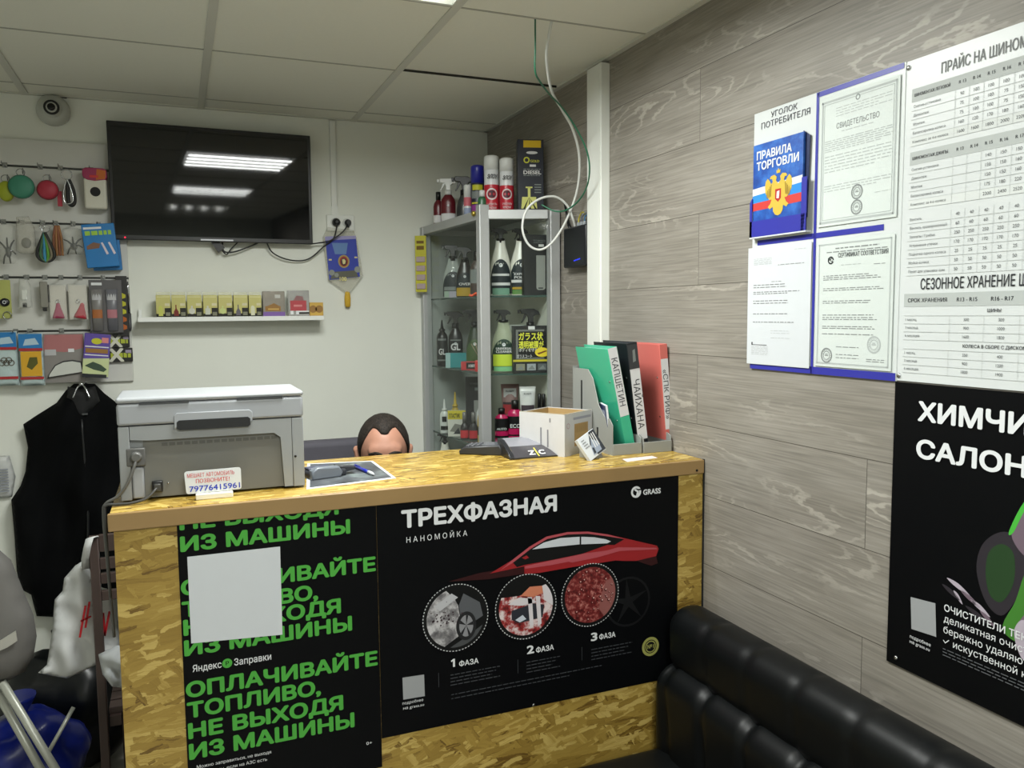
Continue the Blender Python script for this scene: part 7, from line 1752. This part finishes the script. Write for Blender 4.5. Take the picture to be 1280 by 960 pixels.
# ================================================================== ROUTER AND LOOSE CABLES
ro = thing('router', 'black wireless router with two antennas on the plank wall beside the cabinet', 'router', (-0.004, -0.92, 1.76), rz=-PI/2)
rb = M('router_black', (20, 22, 26), 0.35, var=0)
b = MB(); b.box(-0.085, 0.085, -0.030, 0.0, 0, 0.140, rb, bev=0.006, seg=3); b.build('case', ro)
for x, lean in ((-0.066, -0.10), (0.066, 0.02)):
    b = MB(); b.tube([(x, -0.012, 0.135), (x+lean*0.1, -0.012, 0.155)], 0.006, rb, smooth=False); b.tube([(x+lean*0.1, -0.012, 0.15), (x+lean*0.45, -0.012, 0.235)], [0.0055, 0.0035], rb, smooth=False); b.build('antenna', ro)
b = MB(); le = M('router_led_blue', (40, 60, 255), 0.4, var=0, emit=1.6)
for k in range(5): b.bar(0.0+0.010*k, 0.006+0.010*k, 0.020+0.001*k, 0.0235+0.001*k, -0.0306, le)
b.build('status_lights', ro)
for k, (c_, n_, lb) in enumerate((((180, 170, 60), 'yellow', 'yellow patch cable plugged into the top of the router'), ((90, 96, 110), 'grey', 'grey patch cable plugged into the top of the router'), ((60, 110, 150), 'blue', 'blue patch cable plugged into the top of the router'))):
    b = MB(); y = -0.93-0.022*k
    b.tube([(-0.020, y, 1.898), (-0.022, y-0.004, 1.925), (-0.018, y-0.02, 1.945-0.006*k), (-0.016, y-0.04, 1.935)], 0.0024, M('patch_'+n_, c_, 0.45, var=0), seg=6)
    b.box(-0.026, -0.014, y-0.006, y+0.006, 1.894, 1.912, M('patch_plug', (150, 156, 160), 0.3), bev=0.001)
    tag(b.build('patch_cable'), lb, 'cable')
def wire(name, label, pts, r, m):
    b = MB(); b.tube([at(u, v, y=y) for (u, v, y) in pts], r, m, n=8); return tag(b.build(name), label, 'cable')
wire('white_cable', 'thick white cable looping from the ceiling down around the cabinet corner', [(690, 24, -1.346), (686, 45, -1.33), (683, 72, -1.30), (689, 112, -1.22), (703, 138, -1.14), (716, 162, -1.08), (724, 195, -1.02), (722, 235, -0.97), (709, 273, -0.93), (692, 301, -0.9), (676, 312, -0.88), (661, 306, -0.865), (653, 286, -0.86), (658, 263, -0.86), (674, 249, -0.87), (694, 246, -0.88), (709, 257, -0.885), (717, 276, -0.89), (719, 287, -0.895)], 0.0042, M('white_cable', (206, 208, 204), 0.4, var=0))
wire('green_cable', 'thin green cable hanging from the ceiling beside the white one', [(669, 24, -1.341), (669, 60, -1.34), (669, 89, -1.33), (675, 102, -1.30), (687, 118, -1.24), (703, 135, -1.19), (720, 160, -1.15), (733, 187, -1.14), (737, 210, -1.13), (734, 232, -1.08), (724, 250, -1.01), (709, 262, -0.95), (694, 264, -0.91), (677, 256, -0.88)], 0.0026, M('green_cable', (36, 104, 76), 0.4, var=0))

# ================================================================== LEFT CORNER
# vest on a wall hook
hp_ = at(102, 481, y=-0.10)
hk = thing('coat_hook', 'chrome double coat hook above the black vest', 'hook', (hp_.x, 0.0, hp_.z))
b = MB(); b.lathe([(0.012, 0), (0.013, 0.004), (0.009, 0.008)], chrome, seg=14, mtx=RX); b.build('base_plate', hk)
b = MB(); b.tube([(0, -0.006, 0), (0, -0.07, -0.004), (0, -0.105, 0.0)], 0.004, chrome); b.ball((0, -0.108, 0.002), 0.008, chrome, 12, 8); b.build('arm', hk)
for s_ in (-1, 1):
    b = MB(); b.tube([(0, -0.105, 0.0), (s_*0.012, -0.122, -0.008), (s_*0.024, -0.130, -0.036), (s_*0.027, -0.131, -0.044)], 0.0028, chrome); b.build('prong', hk)
ves = thing('vest', 'black sleeveless padded vest hanging on the wall hook behind the printer', 'vest', (at(95, 620, y=-0.06).x, -0.045, at(95, 620, y=-0.06).z))
def V(u, v):
    p = at(u, v, y=-0.06); return (p.x-ves.location.x, p.z-ves.location.z)
black_cloth = M('black_cloth', (9, 10, 11), 0.85, spec=0.08, var=0.15, scale=50, bump=0.15)
out = [V(*q) for q in ((92, 480), (118, 480), (130, 492), (147, 505), (153, 520), (152, 560), (156, 590), (162, 620), (164, 700), (160, 770), (100, 774), (45, 772), (38, 745), (25, 738), (20, 715), (17, 670), (13, 626), (25, 608), (31, 590), (34, 560), (30, 540), (28, 531), (46, 519), (70, 504), (82, 488))]
def vfold(x, z):
    return 0.016*math.sin(x*26+1.2*math.sin(z*7)+0.6)+0.010*math.sin(x*55-z*11)
b = MB(); b.pillow(out, 0.0, 0.055, black_cloth, step=0.016, back=0.02, wrinkle=0.03, wf=9, round_=0.08, fold=vfold); b.build('body', ves)
b = MB(); b.pillow([V(*q) for q in ((86, 482), (102, 486), (120, 482), (126, 500), (104, 524), (84, 506))], -0.05, 0.018, M('vest_lining', (12, 13, 14), 0.8), step=0.012, back=0.01, wrinkle=0.01, round_=0.03); b.build('collar', ves)
b = MB(); q0, q1 = V(104, 522), V(106, 770); b.tube([(q0[0], -0.072, q0[1]), (q0[0]+0.004, -0.078, (q0[1]+q1[1])/2), (q1[0], -0.066, q1[1]+0.02)], 0.004, M('zip_dark', (36, 37, 38), 0.4, metal=0.3)); b.build('zip', ves)
b = MB(); q = V(107, 516); b.box(q[0]-0.006, q[0]+0.012, -0.0715, -0.069, q[1]-0.002, q[1]+0.004, M('collar_tag', (70, 72, 72), 0.6)); b.build('collar_tag', ves)

# brown slatted folding chair and the white carrier bag hung on it
brown = M('dark_brown_wood', (66, 52, 48), 0.5, var=0.12, scale=20)
yc = -0.90
pL = at(117, 670, y=yc); pB = at(121, 828, y=yc)
ch = thing('slatted_chair', 'dark brown slatted wooden folding chair behind the counter end', 'chair', (pL.x+0.22, yc, 0.0))
top = pL.z; lx = -0.22
for x in (lx, lx+0.36):
    b = MB(); b.prism([(x-0.012, 0.0), (x+0.012, 0.0), (x+0.012, top), (x-0.012, top)], -0.012, 0.012, brown, bev=0.003); b.build('upright', ch)
for k in range(4):
    za, zb = (at(128, v, y=yc).z for v in ((668, 689), (697, 711), (716, 729), (738, 750))[k])
    b = MB(); b.box(lx+0.0125, lx+0.3475, -0.009, 0.009, zb, za, brown, bev=0.002); b.build('back_slat', ch)
b = MB()
for k in range(6): b.box(lx+0.013, lx+0.347, 0.03+0.06*k, 0.08+0.06*k, 0.43, 0.45, brown, bev=0.002)
b.box(lx+0.015, lx+0.045, 0.013, 0.38, 0.40, 0.43, brown); b.box(lx+0.315, lx+0.345, 0.013, 0.38, 0.40, 0.43, brown); b.build('seat', ch)
for x in (lx+0.02, lx+0.32):
    b = MB(); b.prism([(0.36, 0.0), (0.39, 0.0), (0.39, 0.42), (0.36, 0.42)], x, x+0.022, brown, axis='x'); b.build('rear_leg', ch)
bag_w = M('white_carrier_bag', (206, 208, 208), 0.35, var=0.04, scale=12)
bg = thing('carrier_bag', 'white plastic carrier bag with red lettering hanging on the slatted chair', 'bag', (at(90, 760, y=-0.87).x, -0.850, at(90, 760, y=-0.87).z))
def Bp(u, v):
    p = at(u, v, y=-0.87); return (p.x-bg.location.x, p.z-bg.location.z)
b = MB(); b.pillow([Bp(*q) for q in ((78, 728), (92, 712), (106, 703), (110, 715), (116, 735), (128, 740), (146, 745), (150, 800), (146, 840), (118, 838), (98, 848), (82, 855), (64, 852), (45, 848), (56, 838), (62, 800), (66, 755), (76, 744))], 0.02, 0.018, bag_w, step=0.010, back=0.018, wrinkle=0.022, wf=22, round_=0.05); b.build('bag_body', bg)
b = MB(); q = [Bp(*c) for c in ((107, 712), (108, 695), (111, 680), (114, 668), (119, 666), (122, 672))]
ys_ = (-0.02, -0.055, -0.068, -0.070, -0.066, -0.03)
v = []; f = []
for (x, z), y in zip(q, ys_): v += [(x-0.010, y, z), (x+0.010, y-0.004, z+0.003)]
for k in range(len(q)-1): f.append((2*k, 2*k+1, 2*k+3, 2*k+2))
b.faces(v, f, bag_w, True); o = b.build('handle', bg); md = o.modifiers.new('thickness', 'SOLIDIFY'); md.thickness = 0.003
redl = ink('bag_red', (186, 30, 40))
b = MB()
def stroke(pts, w_):
    P_ = [Bp(*p) for p in pts]
    for (a, c) in zip(P_, P_[1:]):
        d = Vector((c[0]-a[0], c[1]-a[1])); n_ = d.normalized().orthogonal()*w_; b.prism([(a[0]-n_.x, a[1]-n_.y), (a[0]+n_.x, a[1]+n_.y), (c[0]+n_.x, c[1]+n_.y), (c[0]-n_.x, c[1]-n_.y)], -0.026, -0.020, redl)
stroke([(107, 757), (100, 796)], 0.0028); stroke([(112, 752), (107, 784)], 0.0028); stroke([(101, 776), (114, 770)], 0.002)
stroke([(125, 776), (124, 792), (129, 766), (131, 794), (137, 764)], 0.003)
b.build('red_lettering', bg)
# crumpled white paper under the chair back
pp_ = at(134, 842, y=-0.955)
cpw = thing('crumpled_paper', 'crumpled white paper wedged under the chair slats beside the counter end', 'paper', (pp_.x, -0.955, pp_.z-0.06))
b = MB(); b.pillow([(-0.012, 0.06), (0.01, 0.02), (0.07, 0.0), (0.10, 0.06), (0.085, 0.12), (0.03, 0.138), (-0.02, 0.12)], 0, 0.02, pw, step=0.010, wrinkle=0.025, wf=40, round_=0.03); b.build('sheet', cpw)

# grey padded folding chair with pale tube legs, far left
gf_ = M('grey_upholstery', (100, 98, 95), 0.7, var=0.05); tube_m = M('pale_tube', (168, 170, 160), 0.35, metal=0.3)
gy = -0.9
gc = thing('padded_chair', 'grey padded folding chair with pale tube legs at the far left', 'chair', (at(0, 770, y=gy).x-0.1, gy, 0.0))
def Gp(u, v, y=gy):
    p = at(u, v, y=y); return (p.x-gc.location.x, y-gy, p.z)
b = MB(); b.pillow([(Gp(*q)[0], Gp(*q)[2]) for q in ((-110, 690), (-40, 686), (0, 688), (14, 700), (28, 735), (42, 768), (46, 795), (42, 820), (30, 840), (10, 851), (-20, 852), (-110, 850))], 0.0, 0.05, gf_, step=0.018, back=0.04, round_=0.09); b.build('backrest', gc)
b = MB(); q = [Gp(*c) for c in ((0, 795), (14, 786), (24, 780), (26, 792), (14, 800), (0, 806))]; b.prism([(p[0], p[2]) for p in q], -0.056, -0.0505, M('pale_tape', (170, 168, 160), 0.3)); b.build('tape', gc)
for (a, c, lb) in (((2, 852, -0.92), (84, 985, -0.92), 'leg'), ((-12, 850, -0.90), (64, 985, -0.90), 'leg'), ((92, 884, -0.80), (58, 945, -0.86), 'brace'), ((-60, 852, -0.92), (-120, 990, -0.92), 'leg')):
    A_ = Gp(a[0], a[1], a[2]); C_ = Gp(c[0], c[1], c[2])
    if lb == 'leg':
        t_ = (A_[2]-0.003)/(A_[2]-C_[2]); C_ = tuple(A_[i]+(C_[i]-A_[i])*t_ for i in range(3))
    b = MB(); b.tube([A_, C_], 0.011 if lb == 'leg' else 0.006, tube_m, smooth=False, seg=12); b.build(lb, gc)
b = MB(); b.box(-0.42, 0.02, 0.03, 0.40, 0.42, 0.47, gf_, bev=0.02, seg=3); b.build('seat', gc)
for x in (-0.40, -0.06):
    b = MB(); b.tube([(x, 0.36, 0.425), (x, 0.38, 0.003)], 0.011, tube_m, smooth=False, seg=12); b.build('leg', gc)

# blue bag on the floor
bb = thing('blue_bag', 'crumpled blue plastic sack on the floor in the left corner', 'bag', (at(45, 930, y=-0.55).x-0.04, -0.55, 0.0))
blue_m = M('blue_plastic_film', (16, 30, 112), 0.3, var=0.25, scale=18)
b = MB(); b.ball((0, 0, 0.17), (0.19, 0.15, 0.17), blue_m, 40, 28)
for v_ in b.bm.verts:
    n_ = noise.noise(v_.co*9)*0.035+noise.noise(v_.co*24)*0.014; d = (v_.co-Vector((0, 0, 0.17))).normalized(); v_.co += d*n_; v_.co.z = max(0.002, v_.co.z)
b.build('sack', bb)
b = MB(); b.lathe([(0.03, 0.30), (0.02, 0.34), (0.045, 0.385), (0.05, 0.40)], blue_m, seg=14); b.build('tied_neck', bb)
# black sack added behind the blue one to darken the shaded corner
bs = thing('dark_fill_sack', 'large black plastic sack added to darken the shaded floor between the blue sack and the slatted chair', 'bag', (at(88, 905, y=-0.28).x, -0.24, 0.0))
black_film = M('black_plastic_film', (7, 10, 12), 0.35, var=0.2, scale=14)
b = MB(); b.ball((0, 0, 0.21), (0.24, 0.17, 0.23), black_film, 40, 28)
for v_ in b.bm.verts:
    n_ = noise.noise(v_.co*8+Vector((4, 1, 2)))*0.04+noise.noise(v_.co*22)*0.014; d = (v_.co-Vector((0, 0, 0.21))).normalized(); v_.co += d*n_; v_.co.z = max(0.002, v_.co.z); v_.co.y = min(v_.co.y, 0.23)
b.build('sack', bs)
b = MB(); b.lathe([(0.035, 0.41), (0.022, 0.45), (0.05, 0.49)], black_film, seg=14); b.build('tied_neck', bs)
# dark crate under the slatted chair
cr = thing('dark_crate', 'dark brown crate below the slatted chair beside the counter end', 'crate', (pL.x+0.18, -0.70, 0.0))
for k in range(4):
    b = MB(); b.box(-0.125, 0.125, -0.11, -0.098, 0.02+0.09*k, 0.09+0.09*k, M('crate_brown', (48, 38, 34), 0.6, var=0.1), bev=0.002); b.build('front_slat', cr)
b = MB()
for x in (-0.125, 0.105):
    b.box(x, x+0.02, -0.097, 0.11, 0.0, 0.37, M('crate_brown', (48, 38, 34), 0.6))
b.box(-0.104, 0.104, 0.098, 0.11, 0.0, 0.37, M('crate_brown', (48, 38, 34), 0.6)); b.box(-0.104, 0.104, -0.097, 0.097, 0.01, 0.02, M('crate_brown', (48, 38, 34), 0.6)); b.build('shell', cr)
# clear bag with grey print on the wall, far left
cbp = at(0, 606, y=-0.05)
cbg = thing('printed_bag', 'pale clear bag with grey print on the wall left of the vest', 'bag', (cbp.x-0.04, -0.004, cbp.z))
b = MB(); b.pillow([(-0.09, -0.06), (0.07, -0.055), (0.085, 0.02), (0.07, 0.10), (-0.09, 0.11)], -0.012, 0.014, film('milky_bag', (214, 216, 214), 0.75, 0.2), step=0.012, back=0.01, wrinkle=0.006, wf=40); b.build('bag_film', cbg)
b = MB()
for k in range(9): b.bar(-0.02, 0.066, -0.03+0.010*k, -0.025+0.010*k, -0.0325, ink('bag_grey', (140, 144, 152)))
b.build('print', cbg)

# ================================================================== THE SEATED PERSON AND THE CHAIRS BEHIND THE COUNTER
oc = thing('office_chair', 'dark grey padded chair back showing behind the counter left of the seated man', 'chair', (-0.88, -0.62, 0.0))
dgm = M('dark_grey_fabric', (74, 72, 80), 0.8, var=0.08, scale=60)
b = MB(); b.box(-0.24, 0.235, 0.0, 0.07, 0.60, at(415, 551, y=-0.62).z, dgm, bev=0.02, seg=3); b.build('backrest', oc)
b = MB(); b.box(-0.23, 0.25, -0.5, -0.005, 0.385, 0.462, dgm, bev=0.025, seg=3); b.build('seat', oc)
b = MB(); b.box(-0.04, 0.04, 0.02, 0.05, 0.36, 0.62, black_plastic); b.box(-0.04, 0.04, -0.3, 0.05, 0.36, 0.385, black_plastic); b.build('back_bracket', oc)
b = MB(); b.lathe([(0.028, 0.08), (0.028, 0.36)], chrome, (0, -0.25), seg=14); b.build('gas_column', oc)
for k in range(5):
    a_ = 2*PI*k/5+0.3; b = MB(); b.tube([(0, -0.25, 0.10), (0.27*math.cos(a_), -0.25+0.27*math.sin(a_), 0.065)], [0.022, 0.014], black_plastic, smooth=False); b.ball((0.27*math.cos(a_), -0.25+0.27*math.sin(a_), 0.03), (0.028, 0.028, 0.03), black_plastic, 12, 8); b.build('wheel_arm', oc)

HX, HY, HZ = -0.738, -1.0, 1.176           # middle of the head
TILT = 0.06                                 # head bowed forward
pe_ = thing('person', 'man with short dark receding hair sitting low behind the counter', 'person', (HX, -0.86, 0.0))
HM = Matrix.Translation((0, HY+0.86, HZ)) @ Matrix.Rotation(-0.18, 4, 'Z') @ Matrix.Rotation(0.0, 4, 'Y') @ Matrix.Rotation(TILT, 4, 'X')
def remeshed(b, name, mat_list, vox, smooth=6, parent=None):
    o = b.build(name)
    md = o.modifiers.new('r', 'REMESH'); md.mode = 'VOXEL'; md.voxel_size = vox; md.use_smooth_shade = True
    ms = o.modifiers.new('s', 'SMOOTH'); ms.iterations = smooth; ms.factor = 0.5
    dg = bpy.context.evaluated_depsgraph_get()
    me = bpy.data.meshes.new_from_object(o.evaluated_get(dg)); me.name = name
    old = o.data; o.modifiers.clear(); o.data = me; bpy.data.meshes.remove(old)
    me.materials.clear()
    for m in mat_list: me.materials.append(m)
    for p in me.polygons: p.use_smooth = True; p.material_index = 0
    if parent: o.parent = parent
    return o
skin = M('skin', (168, 122, 102), 0.5, var=0.10, scale=70, bump=0.1)
SC = 1.0
def body_shape(grow, parts):
    b = MB(); g = grow
    def cap(p, q, r0, r1): b.tube([p, q], [r0+g, r1+g], skin, smooth=False, seg=18); b.ball(p, r0+g, skin, 18, 12); b.ball(q, r1+g, skin, 18, 12)
    if 'head' in parts:
        b.ball((0, 0.006, 0.018), (0.075, 0.096, 0.094), skin, 32, 24, HM)             # cranium
        b.ball((0, -0.022, -0.042), (0.062, 0.070, 0.076), skin, 28, 20, HM)           # face
        b.ball((0, -0.040, -0.090), (0.042, 0.044, 0.034), skin, 20, 14, HM)           # chin
        b.ball((0, -0.072, 0.022), (0.052, 0.020, 0.030), skin, 20, 14, HM)            # forehead
        for s_ in (-1, 1):
            b.ball((s_*0.028, -0.084, 0.004), (0.022, 0.012, 0.008), skin, 14, 10, HM)  # brow ridge
            b.ball((s_*0.040, -0.066, -0.032), (0.022, 0.020, 0.018), skin, 14, 10, HM) # cheekbone
            b.ball((s_*0.081, 0.016, -0.014), (0.009, 0.020, 0.032), skin, 14, 10, HM)  # ear
            b.ball((s_*0.084, 0.020, 0.006), (0.010, 0.018, 0.014), skin, 12, 8, HM)
            b.ball((s_*0.013, -0.093, -0.046), (0.009, 0.010, 0.008), skin, 10, 8, HM)  # nostril wing
        b.tube([HM @ Vector((0, -0.088, 0.0)), HM @ Vector((0, -0.098, -0.022)), HM @ Vector((0, -0.106, -0.044))], [0.008, 0.013], skin, seg=12)
        b.ball((0, -0.104, -0.045), (0.012, 0.012, 0.010), skin, 12, 8, HM)
        b.ball((0, -0.088, -0.069), (0.024, 0.010, 0.006), skin, 14, 8, HM); b.ball((0, -0.086, -0.079), (0.021, 0.010, 0.007), skin, 14, 8, HM)
    neck0 = HM @ Vector((0, 0.03, -0.06))
    if 'neck' in parts: cap(tuple(neck0), (0, -0.02, 0.98), 0.055, 0.062)
    if 'torso' in parts:
        b.ball((0, 0.0, 0.86), (0.185+g, 0.115+g, 0.14+g), skin, 28, 18); b.ball((0, 0.02, 0.70), (0.165+g, 0.115+g, 0.17+g), skin, 28, 18); b.ball((0, 0.05, 0.61), (0.17+g, 0.125+g, 0.12+g), skin, 28, 18)
        cap((-0.16, -0.01, 0.945), (0.16, -0.01, 0.945), 0.06, 0.06)
    hands = []
    for s_ in (-1, 1):
        sh_ = (s_*0.195, -0.01, 0.93); el = (s_*0.235, -0.12, 0.70); wr = (s_*0.10, -0.235, 0.735)
        if 'arm' in parts: cap(sh_, el, 0.052, 0.040); cap(el, wr, 0.038, 0.028)
        if 'shoulder' in parts: cap(sh_, tuple(Vector(sh_).lerp(Vector(el), 0.75)), 0.052, 0.046)
        if 'hand' in parts:
            b.ball((s_*0.072, -0.245, 0.738), (0.042, 0.028, 0.014), skin, 18, 12)
            for k in range(4):
                a_ = Vector((s_*0.045, -0.225-0.015*k, 0.738)); l_ = (0.05, 0.062, 0.066, 0.058)[k]
                b.tube([a_, a_+Vector((-s_*l_*0.5, -0.006, 0.006)), a_+Vector((-s_*l_, -0.010, -0.006))], [0.0095, 0.0075], skin, seg=10)
            a_ = Vector((s_*0.085, -0.268, 0.738)); b.tube([a_, a_+Vector((-s_*0.018, -0.022, 0.004)), a_+Vector((-s_*0.042, -0.032, -0.004))], [0.011, 0.008], skin, seg=10)
        hip = (s_*0.09, 0.02, 0.568); kn = (s_*0.12, -0.24, 0.548); an = (s_*0.11, -0.20, 0.10)
        if 'leg' in parts: cap(hip, kn, 0.082, 0.058); cap(kn, an, 0.055, 0.040)
        if 'foot' in parts: b.ball((s_*0.11, -0.225, 0.045), (0.045, 0.09, 0.043), skin, 18, 12)
    return b
remeshed(body_shape(0.0, ('head', 'neck', 'torso', 'arm', 'hand', 'leg', 'foot')), 'body', [skin], 0.0055, 5, pe_)
remeshed(body_shape(0.012, ('torso', 'shoulder')), 'shirt', [M('dark_shirt', (40, 44, 54), 0.8)], 0.009, 5, pe_)
remeshed(body_shape(0.012, ('leg',)), 'trousers', [M('dark_trousers', (30, 30, 36), 0.8)], 0.010, 5, pe_)
for s_ in (-1, 1):
    b = MB(); b.ball((s_*0.11, -0.228, 0.040), (0.050, 0.105, 0.040), M('black_shoe', (18, 18, 18), 0.4), 18, 12)
    for v_ in b.bm.verts: v_.co.z = max(0.001, v_.co.z)
    b.build('shoe', pe_)
# hair: a cap that follows the hairline, receding at the temples
hair = bpy.data.materials.new('dark_hair'); hair.use_nodes = True
nt = hair.node_tree; pb = nt.nodes['Principled BSDF']; pb.inputs['Roughness'].default_value = 0.7; pb.inputs['Specular IOR Level'].default_value = 0.2
tc = nt.nodes.new('ShaderNodeTexCoord'); mp = nt.nodes.new('ShaderNodeMapping'); mp.inputs['Scale'].default_value = (420, 60, 200); n_ = nt.nodes.new('ShaderNodeTexNoise'); n_.inputs['Scale'].default_value = 1.0; n_.inputs['Detail'].default_value = 3
nt.links.new(tc.outputs['Object'], mp.inputs[0]); nt.links.new(mp.outputs[0], n_.inputs['Vector'])
r_ = node_ramp(nt, [(0.3, (16, 14, 13)), (0.7, (52, 45, 40))]); nt.links.new(n_.outputs['Fac'], r_.inputs[0]); nt.links.new(r_.outputs[0], pb.inputs['Base Color'])
def hairline(az):
    """lowest elevation of the hair; az 0 is the front"""
    a = abs(az)
    if a < 0.20: return 0.56+0.03*(a/0.20)**2
    if a < 0.52: return 0.59+0.19*math.sin((a-0.20)/0.32*PI/2)
    if a < 0.72: return 0.78
    if a < 1.05: return 0.78-0.58*((a-0.72)/0.33)
    if a < 1.40: return 0.20-0.55*((a-1.05)/0.35)
    if a < 1.75: return -0.35+0.55*math.sin((a-1.40)/0.35*PI)
    return -0.55
b = MB(); v = []; f = []; NA, NE = 72, 26
for j in range(NE+1):
    for i in range(NA):
        az = -PI+2*PI*i/NA; lo = hairline(az)+0.03*noise.noise(Vector((az*6, 2, 0)))
        el = PI/2-(PI/2-lo)*j/NE
        edge = (NE-j)/NE; k = 1.012+0.062*min(1, edge*5)**0.6+0.012*noise.noise(Vector((az*9, el*9, 3)))*min(1, edge*4)
        k2 = k if j < NE else 0.965
        v.append((0.076*k2*math.cos(el)*math.sin(az), 0.006-0.096*k2*math.cos(el)*math.cos(az), 0.018+0.095*k2*math.sin(el)))
for j in range(NE):
    for i in range(NA):
        i2 = (i+1) % NA; f.append((j*NA+i, (j+1)*NA+i, (j+1)*NA+i2, j*NA+i2))
vs, fs = b.faces(v, f, hair, True, HM); bmesh.ops.remove_doubles(b.bm, verts=b.bm.verts, dist=0.0004); bmesh.ops.recalc_face_normals(b.bm, faces=b.bm.faces)
b.build('hair', pe_)
for s_ in (-1, 1):
    b = MB(); b.tube([HM @ Vector(p) for p in ((s_*0.012, -0.097, 0.012), (s_*0.028, -0.099, 0.019), (s_*0.048, -0.083, 0.013))], [0.0055, 0.0038], hair, seg=8); b.build('eyebrow', pe_)
    b = MB(); b.ball((s_*0.030, -0.078, -0.014), (0.0125, 0.0115, 0.010), M('eye_white', (206, 204, 200), 0.2, var=0), 16, 10, HM); b.ball((s_*0.030, -0.0875, -0.015), (0.0055, 0.003, 0.0055), M('iris', (40, 30, 24), 0.2, var=0), 12, 8, HM); b.build('eye', pe_)

# printed and fitted pieces belong to the part they sit on
UNDER = {'front_label': ('bottle_body', 'can_body', 'tube_body'), 'print': ('carton', 'card', 'sheet', 'card_stack', 'bag_film'), 'bottle_print': ('carton',), 'clear_flap': ('carton',),
         'green_lettering': ('sheet',), 'white_lettering': ('sheet',), 'small_print': ('sheet',), 'car_picture': ('sheet',), 'round_picture': ('sheet',), 'round_badge': ('sheet',), 'blank_square': ('sheet',), 'table_print': ('sheet',), 'car_seat_picture': ('sheet',), 'pin': ('sheet',),
         'lettering': ('cover', 'plate', 'printed_panel', 'board'), 'flag_band': ('cover',), 'eagle_emblem': ('cover',), 'blue_strip': ('board',), 'badge_strip': ('bezel',), 'standby_light': ('bezel',),
         'spine_label': ('spine',), 'top_label': ('spine',), 'finger_ring': ('spine',), 'rivet': ('cover',), 'cover_label': ('cover',), 'screen': ('body', 'bezel'), 'keypad': ('body',), 'status_lights': ('case',), 'antenna': ('case',),
         'rear_slot': ('rear_shell',), 'power_inlet': ('rear_shell',), 'vent': ('rear_shell',), 'recess_panel': ('rear_shell',), 'hinge': ('lid',), 'lion_emblem': ('blue_label',), 'outlet': ('cover_plate',), 'lens': ('eyeball',), 'lock': ('post',), 'tape': ('backrest',), 'red_lettering': ('bag_body',), 'collar_tag': ('collar',), 'slot': ('side_wall',), 'tube_label': ('tube',), 'mirror': ('mirror_rim',), 'brown_lining': ('carton',), 'strain_relief': ('plug_body',), 'pocket_clip': ('barrel',)}
def base(o): return o.name.split('.')[0]
for root in [o for o in COL.objects if o.parent is None and o.type == 'EMPTY']:
    kids = list(root.children)
    for k in kids:
        for want in UNDER.get(base(k), ()):
            hit = [q for q in kids if base(q) == want and q is not k]
            if hit:
                k.parent = hit[0]; break
